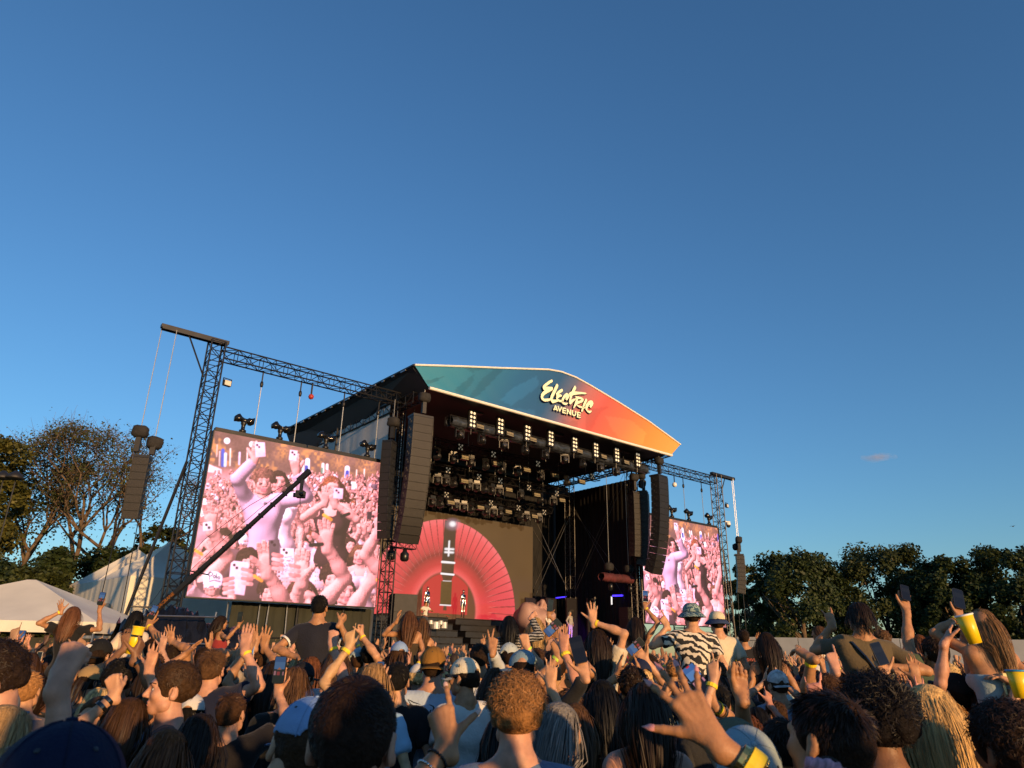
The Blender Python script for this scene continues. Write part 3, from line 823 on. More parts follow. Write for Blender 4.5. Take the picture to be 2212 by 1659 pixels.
# the red fan on the rear screen of the stage
LW_Y, LS0, LS1, LZ0, LZ1 = 8.5, 11.6, 26.75, 3.3, 10.62
def fan_pic(gx, gz):
    s, z = LS0 + gx, LZ0 + gz
    u, v = stage_uv(s, LW_Y, z)
    X, Y = (u/0.57604-1420)/0.2411, (v/0.57604-1960)/0.2411
    c = Canvas(X, Y, 6.0)
    cs, cz, R = 19.25, 4.35, 5.9
    r = np.hypot(s-cs, z-cz); th = np.arctan2(z-cz, s-cs)
    bgc = np.array(s2l((92,64,34)))
    q = lambda c_: np.array(s2l(c_))
    rs = [0, 2.35, 2.5, 2.62, 2.95, 3.3, 3.62, 3.95, 4.6, 5.4, 5.9]
    cu = [(100,62,32),(104,58,34),(236,96,96),(236,84,84),(204,58,58),(182,54,52),(146,50,46),(196,66,66),(228,76,80),(240,92,96),(246,112,116)]
    cl = [(100,62,32),(104,58,34),(236,96,96),(240,84,84),(226,60,64),(222,56,60),(222,58,62),(226,62,68),(226,66,74),(228,70,78),(232,74,84)]
    up = np.clip((np.sin(th)-0.15)/0.5, 0, 1)[..., None]
    A = np.stack([np.interp(r, rs, [q(k)[i] for k in cu]) for i in range(3)], -1)
    B = np.stack([np.interp(r, rs, [q(k)[i] for k in cl]) for i in range(3)], -1)
    col = A*up + B*(1-up)
    rib = np.cos(th*64 + (r-3.5)*0.25); ribm = np.clip((rib-0.86)/0.1, 0, 1)*np.clip((r-3.5)/0.4, 0, 1)
    col = col*(1-0.62*ribm[..., None]) 
    lite = np.clip((np.cos(th*64+(r-3.5)*0.25-0.35)-0.9)/0.1, 0, 1)*np.clip((r-3.4)/0.3, 0, 1)*np.clip((4.6-r)/0.8, 0, 1)
    col = col + lite[..., None]*q((255,150,140))*0.35
    col *= (0.94 + 0.12*vnoise(X, Y, 9, 4))[..., None]
    inner = np.clip((2.4-r)/0.12, 0, 1)*((s > 17.35) & (s < 21.0) & (z > 4.15))
    col = col*(1-inner[..., None]) + q((196,44,44))*inner[..., None]
    m = np.clip((R-r)/0.03, 0, 1)[..., None]
    c.C = bgc*(0.92+0.16*vnoise(X, Y, 200, 3))[..., None]*(1-m) + col*m
    dk = (72,50,38)
    c.poly([(1030,-40),(1207,-40),(1178,610),(984,600)], dk); c.poly([(984,600),(1178,612),(1165,800),(974,790)], (78,54,36))
    c.poly([(974,800),(1165,812),(1130,905),(1005,900)], (82,54,34)); c.poly([(972,905),(1140,910),(1122,1292),(953,1280)], (88,64,24))
    c.poly([(1010,1290),(1055,1292),(1055,1365),(1000,1360)], (82,54,30))
    W_ = (255,248,252)
    c.line([(985,610),(1176,626)], W_, 32, 0); c.line([(975,790),(1165,808)], W_, 30, 0); c.line([(1003,902),(1130,910)], W_, 9, 0); c.line([(955,1278),(1122,1288)], W_, 15, 0)
    for w, a in ((46, 0.35), (22, 1.0)):
        c.line([(1100,288),(1085,512)], W_, w*0.8, 0, a); c.line([(1040,408),(1160,414)], W_, w, 0, a); c.line([(1036,458),(1156,464)], W_, w, 0, a)
    c.ell(1150,25,90,70,(210,170,190),0,0.55,soft=90); c.ell(1150,20,46,40,W_,0,1,soft=34)
    return np.clip(c.C, 0, 1)
wall_t = sthing('rear_screen', 'rear stage screen showing a glowing red fan arch on brown', 'screen', LS0, LW_Y, LZ0)
link_mesh('picture', pixel_sheet('picture', LS1-LS0, LZ1-LZ0, 320, 180, fan_pic), attr_emit('fan pixels', 0.62, base=0.006), wall_t)
MB().box((-0.05,0.015,-0.05),(LS1-LS0+0.05,0.2,LZ1-LZ0+0.05)).build('cabinet_back', black_paint, wall_t)
# ------------------------------------------------------------------ on-stage odds and ends
tube_b = mat('blue tube light', (0.02,0.02,0.2), 0.4, emit=(0.06,0.03,1.0), estr=1.6)
tube_w = mat('white tube light', (0.6,0.6,0.6), 0.4, emit=(0.9,0.85,0.8), estr=0.7)
q4 = lambda X, Y: ((1820 + X*0.27125)*0.57604, (2080 + Y*0.27125)*0.57604)
def stage_bar(a, b, y, r, m_, name, label):
    (s0, z0), (s1, z1) = on_y(*q4(*a), y), on_y(*q4(*b), y)
    t = sthing(name, label, 'tube light', s0, y, z0)
    MB().bar((0,0,0), (s1-s0,0,z1-z0), r, 8).build('tube', m_, t)
    MB().bar((0,0.08,-0.02), (s1-s0,0.08,z1-z0-0.02), r*1.1, 6).build('holder', black_steel, t)
stage_bar((1760,568),(1965,562),2.6,0.055,tube_b,'tube_light','glowing blue horizontal tube at the right of the stage')
stage_bar((975,598),(1120,582),7.6,0.04,tube_b,'tube_light','dim blue horizontal tube right of the brown screen')
stage_bar((1745,575),(1748,690),3.2,0.05,tube_w,'tube_light','short white upright tube below the blue one')
stage_bar((1515,585),(1518,790),4.5,0.035,mat('grey tube', (0.25,0.24,0.2), 0.4),'tube_light','pale grey upright tube in the dark wing')
# hung scenery bar wrapped in dark red cloth
(s0, z0), (s1, z1) = on_y(*q4(1600,330), 0.6), on_y(*q4(2030,410), 0.6)
t = sthing('wrapped_bar', 'dark red cloth-wrapped bar hanging at the right stage wing', 'bar', s0, 0.6, z1)
rc = mat('dark red cloth', (0.075,0.012,0.016), 0.8, 0, 0.4, 3, 0.5, 7)
rng0 = np.random.default_rng(2); n_, k_ = 40, 10; V_ = []
for i in range(n_):
    for j in range(k_):
        a = 2*math.pi*j/k_; r = 0.27*(1+0.09*rng0.standard_normal())
        V_.append(((s1-s0)*i/(n_-1), r*math.cos(a), 0.28+r*math.sin(a)))
link_mesh('cloth_wrap', mesh_from('cloth_wrap', V_, np.array([(i*k_+j, i*k_+(j+1) % k_, (i+1)*k_+(j+1) % k_, (i+1)*k_+j) for i in range(n_-1) for j in range(k_)]), True), rc, t)
for q in (0.26, 0.9):
    x = (s1-s0)*q
    link_mesh('motor_bag', BAGS[1], bag_cloth, t, (x, 0, 0.95), (0, 0, 0.3)); chain_run(t, (x,0,1.1), (x,0,zb-z1))
    MB().lathe([(0.13,-0.35),(0.16,-0.1),(0.12,0.05)], 10).build('hanging_lamp', head_m, t, (x+0.1,0,-0.15), smooth=True)
# stage-left rig seen under the main array
(s0, z0) = on_y(862, 1190, 0.8)
t = sthing('hung_rig', 'short rig of moving lights hanging below the left main array', 'rig', s0, 0.8, z0)
lattice(t, (-0.7,0,0.3), (0.9,0,0.3), 0.4, 0.3, 0.025, 0.014, 0.4)
for x in (-0.35, 0.35): MB().bar((x,0,0.45),(x,0,zb-z0), 0.018).build('hang_chain', chain_m, t)
for i, x in enumerate((-0.45, 0.35)):
    MB().lathe([(0.14,-0.5),(0.22,-0.42),(0.23,-0.12),(0.12,0.0),(0.08,0.2)], 12).build('lamp_head', head_m, t, (x,0,-0.0), smooth=True)
# side fill speaker stack
(s0, z0) = on_y(872, 1330, 1.6)
t = sthing('speaker_stack', 'grey covered speaker stack at the left of the stage', 'speaker', s0-0.1, 1.6, 1.9, rz=-0.2)
gs = mat('grey speaker cover', (0.030,0.029,0.028), 0.7, 0, 0.2, 3, 0.2, 20)
for k in range(3): MB().box((-0.62,-0.45,0.002+k*0.9),(0.62,0.45,0.89+k*0.9)).build('cabinet', gs, t)
# side monitor speakers right
(s0, z0) = on_y(*q4(1970,730), 1.5)
t = sthing('speaker_stack', 'small dark speaker stack at the right of the stage', 'speaker', s0, 1.5, 1.9)
for k in range(4): MB().box((-0.45,-0.4,0.002+k*0.72),(0.45,0.4,0.71+k*0.72)).build('cabinet', black_paint, t)
# upright racks of dark cases in the right wing
for i in range(4):
    t = sthing('scenery_panel', 'dark upright panel in the right wing, %s from the left' % ORD[i], 'panel', 25.6+i*1.05, 7.9-i*1.0, 1.9)
    MB().box((0,0,0.002),(0.9,0.12,3.6)).build('board', mat('panel black', (0.012,0.011,0.014), 0.4), t)
    for z in (0.9, 1.8, 2.7): MB().box((0.25,-0.02,z),(0.65,-0.003,z+0.12)).build('slot', dark_alu, t)
    MB().bar((0.93,-0.03,0.002),(0.93,-0.03,3.7), 0.02).build('edge_pole', dark_alu, t)
# small purple wash lamp low on the deck
lp = bpy.data.lights.new('purple wash', 'SPOT'); lp.energy = 260; lp.color = (0.35, 0.05, 1.0); lp.spot_size = R_(120); lp.shadow_soft_size = 0.1
lo = bpy.data.objects.new('purple wash', lp); COL.objects.link(lo); lo.location = tuple(ST(26.6, 3.4, 2.3)); lo.rotation_euler = (R_(75), 0, ANG)
t = sthing('floor_lamp', 'small lit floor lamp washing the right wing purple', 'stage light', 26.6, 3.25, 1.9)
MB().lathe([(0.18,0.002),(0.2,0.15),(0.14,0.32)], 12).build('housing', head_m, t, smooth=True)

# ------------------------------------------------------------------ scaffold, scrim and covered gear below the near screen
scrim = mat('olive scrim net', (0.020, 0.022, 0.014), 0.85, 0, 0.3, 1.2, 0.3, 5)
t = sthing('scrim_fence', 'dark olive scrim sheet hanging below the near screen', 'fence', 2.9, 1.2, 0)
curtain('scrim_sheet', (0,0), (6.9,0), 0.0, (3.75, 3.75), scrim, t, 14, 0.07)
for i, x in enumerate((-0.1, 1.2, 1.5, 2.6, 3.0, 5.2)):
    MB().bar((x,-0.16,0),(x+0.12*(i % 3 - 1),-0.14,3.7), 0.035 if i < 4 else 0.06, 6).build('pole', grey_alu if i < 4 else black_steel, t)
for z in (1.2, 2.3): MB().bar((-0.2,-0.2,z),(6.8,-0.2,z), 0.025, 5).build('rail', dark_alu, t)
def crumple(name, prof, depth, mt, parent, seed, loc):
    """a tarpaulin thrown over boxes: ridge profile (x, z) with folded flanks"""
    rng = np.random.default_rng(seed); nx, ny = 46, 16
    px = [p[0] for p in prof]; pz = [p[1] for p in prof]; V = []
    rows = rng.uniform(-1, 1, (nx, ny))
    for i in range(nx):
        x = px[0] + (px[-1]-px[0])*i/(nx-1); zt = np.interp(x, px, pz)
        for j in range(ny):
            a = j/(ny-1); f = math.sin(math.pi*a)**0.35
            y = (a-0.5)*depth*(1+0.12*rows[i, j])
            V.append((x+0.06*rows[i, j], y, max(0.0, zt*f*(1+0.05*math.sin(i*1.9+j)+0.05*rows[i, j]))))
    Fc = np.array([(i*ny+j, (i+1)*ny+j, (i+1)*ny+j+1, i*ny+j+1) for i in range(nx-1) for j in range(ny-1)])
    return link_mesh(name, mesh_from(name, V, Fc, False), mt, parent, loc)
p_ = at(395, 1340, 24.5)
t = empty('covered_subwoofers', (p_[0], p_[1], 0), ANG, 'black plastic sheeting thrown over speakers at the foot of the near tower', 'tarp')
blk = mat('black polythene', (0.008,0.008,0.009), 0.2, 0, 0.3, 3, 0.4, 4)
crumple('sheet', [(-1.9,2.5),(-0.6,2.9),(0.3,2.85),(1.0,2.4),(1.9,2.35),(2.5,2.1)], 2.4, blk, t, 4, (0,0,0))
for x in (-1.75, 0.35):
    MB().bar((x,-1.35,0),(x+0.25,-1.35,2.9), 0.028, 6).build('scaffold_pole', grey_alu, t)
for z in (1.3, 1.9, 2.7): MB().bar((-1.9,-1.4,z),(0.8,-1.4,z+0.05), 0.024, 6).build('scaffold_rail', grey_alu, t)

# ------------------------------------------------------------------ camera crane
def crane():
    A, B = at(300, 1352, 19.5), at(648, 1037, 18.3)
    t = empty('camera_crane', (A[0], A[1], 0), 0, 'long black camera crane arm reaching up across the near screen', 'crane')
    o = np.array([A[0], A[1], 0]); a, b = A - o, B - o
    d = (b-a)/np.linalg.norm(b-a); L = np.linalg.norm(b-a)
    side = np.cross(d, [0,0,1]); side /= np.linalg.norm(side); up = np.cross(side, d)
    M = Matrix(((d[0],side[0],up[0],a[0]),(d[1],side[1],up[1],a[1]),(d[2],side[2],up[2],a[2]),(0,0,0,1)))
    seg = [(-1.6, 0.32, 0.052), (0.32, 0.62, 0.045), (0.62, 1.0, 0.040)]
    for q0, q1, r in seg:
        x0 = q0*L if q0 >= 0 else q0
        MB().box((x0,-r,-r*1.15),(q1*L,r,r*1.15), M).build('arm_tube', black_paint, t)
    cm = MB()
    for q in (0.32, 0.62): cm.box((q*L-0.12,-0.062,-0.07),(q*L+0.12,0.062,0.07), M)
    for k in range(12): cm.box((L*(0.08+0.075*k)-0.02,-0.056,-0.062),(L*(0.08+0.075*k)+0.02,0.056,0.062), M)
    tag(cm.build('clamp', black_steel, t), kind='stuff')
    for sg, z in ((1, 0.35), (-1, 0.35), (1, -0.2)):
        P = [M @ Vector((x, sg*0.05 + sg*0.25*math.sin(math.pi*max(0,x)/L), z*math.sin(math.pi*max(0, x)/L)+0.07*np.sign(z))) for x in (0.1, L*0.3, L*0.5, L*0.75, L*0.97)]
        MB().tube([tuple(p) for p in P], 0.008, 4).build('stay_cable', black_steel, t)
    MB().bar(M @ Vector((L*0.36,-0.45,0.0)), M @ Vector((L*0.36,0.45,0.05)), 0.018).build('spreader', black_steel, t)
    # head: bracket, camera and lens
    hm = MB().box((L-0.05,-0.05,-0.06),(L+0.35,0.05,0.08), M); hm.build('head_bracket', black_steel, t)
    hb = M @ Vector((L+0.05, 0, -0.05))
    e = empty('camera_head', hb); e.parent = t; e.location = hb; e.scale = (0.62,)*3
    MB().box((-0.06,-0.06,-0.55),(0.06,0.06,0.02)).build('drop_post', black_steel, e)
    MB().box((-0.16,-0.22,-0.75),(0.18,0.14,-0.48)).build('camera_body', black_paint, e)
    MB().bar((0.05,-0.2,-0.62),(0.3,-0.48,-0.66), 0.07, 10).build('lens', black_steel, e)
    MB().box((-0.3,-0.05,-0.72),(-0.17,0.1,-0.55)).build('monitor', black_paint, e)
    MB().bar((0.0,0,-0.75),(0.02,0.03,-1.0), 0.02).build('cable', black_steel, e)
    # pedestal, bucket weights
    MB().lathe([(0.5,0.0),(0.42,0.12),(0.14,0.2),(0.11,1.5)], 12).build('pedestal', black_steel, t)
    MB().bar((0,0,1.4), tuple(M @ Vector((0.2,0,0))), 0.09, 8).build('pivot', black_steel, t)
    MB().box((-2.0,-0.2,-0.25),(-1.55,0.2,0.25), M).build('counterweight', black_paint, t)
    # orange lettering along the lower arm
    om = mat('orange lettering', (0.55,0.20,0.03), 0.6, 0, 0.2, 20)
    for txt, x, size in (('CAMERA', 0.062*L, 0.125), ('CRANE', 0.15*L, 0.125)):
        cu = bpy.data.curves.new('lettering', 'FONT'); cu.body = txt; cu.size = size; cu.extrude = 0.002; cu.offset = 0.004
        to = bpy.data.objects.new('lettering', cu); COL.objects.link(to); dg = bpy.context.evaluated_depsgraph_get()
        me = bpy.data.meshes.new_from_object(to.evaluated_get(dg)); bpy.data.objects.remove(to)
        v = np.empty(len(me.vertices)*3, np.float32); me.vertices.foreach_get('co', v); v = v.reshape(-1, 3)
        # text plane: along the arm, upright, on the face turned to the camera
        W = np.array([M @ Vector((x + p[0], 0.056 if side[1] < 0 else -0.056, p[1]-0.045)) for p in v.tolist()])
        me.vertices.foreach_set('co', W.astype(np.float32).ravel()); me.update()
        link_mesh('lettering', me, om, t)
crane()

# ------------------------------------------------------------------ tents
def tent_cloth(name, col, sss=0.0):
    m = mat(name, col, 0.7, 0, 0.10, 0.8, 0.25, 2.2)
    return m
cream = tent_cloth('cream marquee vinyl', (0.66, 0.62, 0.52)); greyc = tent_cloth('pale grey marquee vinyl', (0.42, 0.42, 0.41))
def sheet(parent, name, P00, P10, P11, P01, mt, nu=24, nv=10, sag=0.0, wave=0.0, nw=12, thick=0.03):
    """a bilinear cloth panel with sag and vertical folds, thickened"""
    A = [np.array(p, float) for p in (P00, P10, P11, P01)]
    nrm = np.cross(A[1]-A[0], A[3]-A[0]); nrm /= np.linalg.norm(nrm)
    V = []
    for k in (0, 1):
        for j in range(nv+1):
            for i in range(nu+1):
                a, b = i/nu, j/nv
                p = (A[0]*(1-a)+A[1]*a)*(1-b) + (A[3]*(1-a)+A[2]*a)*b
                o = -sag*math.sin(math.pi*a)*math.sin(math.pi*b) + wave*(math.sin(a*nw*6.283+0.7*math.sin(b*4))+0.5*math.sin(a*nw*2.3*6.283))*(1-0.4*b)
                V.append(p + nrm*(o - k*thick))
    st = (nu+1)*(nv+1); Fc = []
    for j in range(nv):
        for i in range(nu):
            q = j*(nu+1)+i
            Fc.append((q,q+1,q+nu+2,q+nu+1)); Fc.append((st+q+nu+1,st+q+nu+2,st+q+1,st+q))
    return link_mesh(name, mesh_from(name, V, np.array(Fc), True), mt, parent)
def marquee(name, label, base, rz, w, d, eave, peak, mt, wall=None, ridge=0.0, sag=0.18, valance=0.35):
    t = empty(name, base, rz, label, 'tent')
    c = [(-w/2,-d/2,eave),(w/2,-d/2,eave),(w/2,d/2,eave),(-w/2,d/2,eave)]
    r0, r1 = (-ridge/2,0,peak), (ridge/2,0,peak)
    sheet(t, 'roof_panel', c[0], c[1], r1, r0, mt, sag=sag); sheet(t, 'roof_panel', c[1], c[2], r1, r1, mt, sag=sag)
    sheet(t, 'roof_panel', c[2], c[3], r0, r1, mt, sag=sag); sheet(t, 'roof_panel', c[3], c[0], r0, r0, mt, sag=sag)
    for i in range(4):
        a, b = c[i], c[(i+1) % 4]
        sheet(t, 'valance', (a[0]*1.004,a[1]*1.004,eave-valance), (b[0]*1.004,b[1]*1.004,eave-valance), (b[0]*1.004,b[1]*1.004,eave), (a[0]*1.004,a[1]*1.004,eave), cream, nu=40, nv=3, wave=0.015, nw=9)
        if wall and i in wall: sheet(t, 'side_wall', (a[0],a[1],0.02), (b[0],b[1],0.02), (b[0],b[1],eave-0.02), (a[0],a[1],eave-0.02), cream, nu=60, nv=8, wave=0.03, nw=13)
        MB().bar((a[0]*0.985,a[1]*0.985,0), (a[0]*0.985,a[1]*0.985,eave), 0.04).build('pole', grey_alu, t)
    return t
# low marquee at the far left
pk = at(86, 1266, 27.0); ev = at(226, 1333, 25.0)
marquee('low_marquee', 'low pale grey marquee roof at the far left edge', (pk[0]-0.35, 27.0, 0), 0.12, 7.6, 6.2, at(225,1330,25)[2]-0.22, pk[2]+0.22, cream, wall=None, ridge=0.3, sag=0.05)
m_dark = mat('dark hedge fence', (0.03,0.03,0.022), 0.9, 0, 0.4, 3)
t = empty('dark_fence', (-19.5, 24.0, 0), 0.05, 'low dark fence sheet in front of the left marquee', 'fence')
sheet(t, 'fence_sheet', (-4,0,0.02), (7,0.5,0.02), (7,0.5,2.05), (-4,0,2.05), m_dark, nu=30, nv=4, wave=0.02)
# large pavilion behind the near tower: grey gable end to the left, sunlit long wall to the right
def pavilion():
    Y0 = 38.0; A_ = R_(45)
    c0 = at(283, 1243, Y0); eave = c0[2]
    t = empty('peaked_pavilion', (c0[0], c0[1], 0), A_, 'large cream peaked pavilion behind the near tower', 'tent')
    M_ = 5.4                                  # module size
    for i, j in ((0,0),(1,0),(2,0),(0,1),(1,1)):
        x0, y0 = i*M_, j*M_; ap = (x0+M_/2, y0+M_/2, eave+2.3)
        q = [(x0,y0,eave),(x0+M_,y0,eave),(x0+M_,y0+M_,eave),(x0,y0+M_,eave)]
        for k in range(4): sheet(t, 'roof_panel', q[k], q[(k+1) % 4], ap, ap, cream, nu=20, nv=12, sag=0.42)
        MB().bar((ap[0],ap[1],ap[2]-0.3), (ap[0],ap[1],ap[2]+0.3), 0.05, 6, 0.02).build('finial', white_trim, t)
    sheet(t, 'front_wall', (0,0,0.02), (3*M_,0,0.02), (3*M_,0,eave), (0,0,eave), cream, nu=120, nv=10, wave=0.018, nw=12)
    sheet(t, 'end_wall', (0,2*M_,0.02), (0,0,0.02), (0,0,eave), (0,2*M_,eave), cream, nu=80, nv=10, wave=0.018, nw=12)
    pv = mat('clear tent pvc', (0.34,0.33,0.30), 0.25, 0, 0.3, 2)
    for yc in (2.6, 8.0):
        n = 12; P = [(-0.05,yc-1.2,0.9),(-0.05,yc+1.2,0.9)] + [(-0.05,yc+1.2*math.cos(math.pi*k/n),eave*0.55+1.2*math.sin(math.pi*k/n)*0.9) for k in range(n+1)]
        MB().add(P + [(p[0]-0.012, p[1], p[2]) for p in P], [tuple(range(len(P))), tuple(range(2*len(P)-1, len(P)-1, -1))]).build('arched_window', pv, t)
    MB().box((5.2,-1.6,2.55),(14.0,-0.1,3.5)).build('awning', greyc, t)
    sheet(t, 'lower_wall', (5.2,-1.65,0.02), (14.0,-1.65,0.02), (14.0,-1.65,2.55), (5.2,-1.65,2.55), cream, nu=60, nv=6, wave=0.02)
pavilion()
# pale site buildings between the trees and the tents
t = empty('site_cabin', (-23.5, 44.0, 0), 0.1, 'small pale cabin with poles behind the low marquee', 'cabin')
MB().box((0,0,0),(5.5,3,3.3)).build('wall', cream, t); MB().box((-0.1,-0.1,3.302),(5.6,3.1,3.5)).build('roof', greyc, t)
for x in (0.6, 1.3, 2.4, 3.0): MB().bar((x,-0.6,0),(x+0.1,-0.6,4.6), 0.05).build('pole', white_trim, t)
# long low white barrier on the right and crowd fence
t = empty('white_barrier', at(1590, 1400, 62)*np.array([1,1,0]), R_(-22), 'long low white barrier wall in front of the right trees', 'barrier')
for k in range(14): MB().box((k*2.42,0,0.02),(k*2.42+2.38,0.08,3.35-0.02*(k % 3))).build('panel', mat('pale hoarding', (0.26,0.28,0.31), 0.6, 0, 0.1, 1), t)
t = empty('crowd_fence', tuple(ST(36.5, -2.0, 0)), ANG, 'tall wire mesh fence panel beside the far tower', 'fence')
for k in range(18): MB().bar((k*0.2,0,0.05),(k*0.2,0,2.9), 0.012, 4).build('wire', dark_alu, t)
for z in (0.1, 1.5, 2.9): MB().bar((0,0,z),(3.5,0,z), 0.022, 5).build('rail', dark_alu, t)
t = empty('scaffold_tower', tuple(ST(37.6, 3.2, 0)), ANG, 'dark scaffold frame standing behind the far screen edge', 'scaffold')
for x, y in ((0,0),(1.3,0),(0,1.3),(1.3,1.3)): MB().bar((x,y,0),(x,y,7.4), 0.045, 6).build('upright', black_steel, t)
m = MB()
for k in range(7):
    z = 0.5 + k*1.1
    for a, b in (((0,0),(1.3,0)),((1.3,0),(1.3,1.3)),((0,1.3),(1.3,1.3)),((0,0),(0,1.3))):
        m.bar((*a,z),(*b,z),0.025,4).bar((*a,z),(*b,min(7.3,z+1.1)),0.02,4)
tag(m.build('lacing', black_steel, t), kind='stuff')
# flood lamps on a bar at the far left
for i, px in enumerate((6, 33)):
    p = at(px, 1030, 34)
    t = empty('floodlight_head', p - np.array([0,0,0.0]), 0.2, ('dark floodlight head at the very left edge before the green tree', 'dark floodlight head next to the one at the left edge')[i], 'floodlight')
    MB().lathe([(0.06,0.3),(0.3,0.1),(0.42,-0.06),(0.38,-0.1)], 12).build('shade', black_paint, t, smooth=True)
    MB().bar((0,0,0.25),(-0.1,0.35,0.3), 0.04).bar((-0.1,0.35,0.3),(-0.1,0.35,-p[2]), 0.03).build('pole', black_steel, t)

# ------------------------------------------------------------------ trees
leafm = {}
def leaf_mat(name, col):
    m = bpy.data.materials.new(name); m.use_nodes = True
    nd, lk = m.node_tree.nodes, m.node_tree.links
    b = nd['Principled BSDF']; b.inputs['Roughness'].default_value = 0.55; b.inputs['Specular IOR Level'].default_value = 0.25
    ge = nd.new('ShaderNodeNewGeometry'); cr = nd.new('ShaderNodeValToRGB')
    cr.color_ramp.elements[0].color = (col[0]*0.6, col[1]*0.65, col[2]*0.6, 1); cr.color_ramp.elements[1].color = (col[0]*1.5, col[1]*1.35, col[2]*1.2, 1)
    lk.new(ge.outputs['Random Per Island'], cr.inputs[0]); lk.new(cr.outputs[0], b.inputs['Base Color'])
    tr = nd.new('ShaderNodeBsdfTranslucent'); lk.new(cr.outputs[0], tr.inputs[0])
    mx = nd.new('ShaderNodeMixShader'); mx.inputs[0].default_value = 0.25
    lk.new(b.outputs[0], mx.inputs[1]); lk.new(tr.outputs[0], mx.inputs[2]); lk.new(mx.outputs[0], nd['Material Output'].inputs[0])
    return m
LEAF = {'dark': leaf_mat('dark green leaves', (0.032,0.050,0.016)), 'olive': leaf_mat('olive leaves', (0.044,0.058,0.018)),
        'yellow': leaf_mat('yellowing leaves', (0.084,0.086,0.020)), 'dull': leaf_mat('sparse olive leaves', (0.058,0.068,0.022))}
bark = mat('grey brown bark', (0.11,0.075,0.045), 0.9, 0, 0.35, 2, 0.6, 8)
def leaves_mesh(P, N, size, seed):
    rng = np.random.default_rng(seed); n = len(P)
    nr = N + rng.normal(0, 0.55, (n, 3)); nr /= np.linalg.norm(nr, axis=1)[:, None]
    h = rng.normal(0, 1, (n, 3)); tx = np.cross(nr, h); tx /= np.linalg.norm(tx, axis=1)[:, None]; ty = np.cross(nr, tx)
    s = size*rng.uniform(0.55, 1.35, (n, 1))
    A = P - tx*s*0.5; B = P + ty*s*0.42; Cc = P + tx*s*0.62; D = P - ty*s*0.4 + nr*s*0.12
    V = np.stack([A, B, Cc, D], 1).reshape(-1, 3)
    return mesh_from('crown', V, np.arange(4*n).reshape(-1, 4), True)
def branch_tree(rng, base, h, spread, levels, splits, r0, up=0.55, lean=(0,0)):
    """recursive limbs: returns segments (a, b, ra, rb) and tip points"""
    segs, tips = [], []
    def grow(p, d, L, r, lv):
        n = 3
        for k in range(n):
            d2 = d + rng.normal(0, 0.13, 3) + np.array([0,0,0.05]); d2 /= np.linalg.norm(d2)
            q = p + d2*L/n; rb = r*(1-0.22*(k+1)/n)
            segs.append((p, q, r*(1-0.22*k/n), rb)); p, d = q, d2
        if lv <= 0: tips.append((p, d)); return
        m = splits + (rng.random() < 0.5)
        ph = rng.uniform(0, 6.28)
        for i in range(m):
            a = ph + 6.283*i/m + rng.normal(0, 0.3)
            o = np.array([math.cos(a), math.sin(a), 0.0])
            d3 = d*up + o*spread*rng.uniform(0.7, 1.2) + np.array([0,0,0.22]); d3 /= np.linalg.norm(d3)
            grow(p, d3, L*rng.uniform(0.62, 0.82), r*0.62, lv-1)
        if lv >= 2: tips.append((p, d))
    grow(np.array(base, float), np.array([lean[0], lean[1], 1.0])/math.hypot(1, math.hypot(*lean)), h, r0, levels)
    return segs, tips
def bare_tree(name, label, x, y, H, seed, leafk, nleaf, spread=0.75, base_h=0.3, levels=5, lean=(0,0), r0=0.38, leaf=0.20, scat=0.55):
    rng = np.random.default_rng(seed)
    t = empty(name, (x, y, 0), 0, label, 'tree', 'trees left of the stage')
    segs, tips = branch_tree(rng, (0,0,-0.1), H*base_h, spread, levels, 2, r0, 0.75, lean)
    zmax = max(s[1][2] for s in segs); k = H/zmax
    mb = MB()
    for a, b, ra, rb in segs:
        mb.bar(a*k, b*k, max(0.02, ra), 5 if ra > 0.06 else 3, max(0.016, rb))
    mb.build('trunk', bark, t, smooth=True)
    T = np.array([p*k for p, d in tips]); n = len(T)
    # twigs and sparse leaves round the branch tips
    tw = MB()
    for q in T[rng.permutation(n)[:min(n, 900)]]:
        for j in range(3):
            e = q + rng.normal(0, 0.5, 3) + np.array([0,0,0.45]); tw.bar(q, e, 0.013, 3, 0.006)
    tag(tw.build('twigs', bark, t), kind='stuff')
    idx = rng.integers(0, n, nleaf); P = T[idx] + rng.normal(0, scat, (nleaf, 3))
    N = P - np.array([0,0,H*0.5]); N /= np.linalg.norm(N, axis=1)[:, None]
    link_mesh('crown', leaves_mesh(P, N, leaf, seed), LEAF[leafk], t)
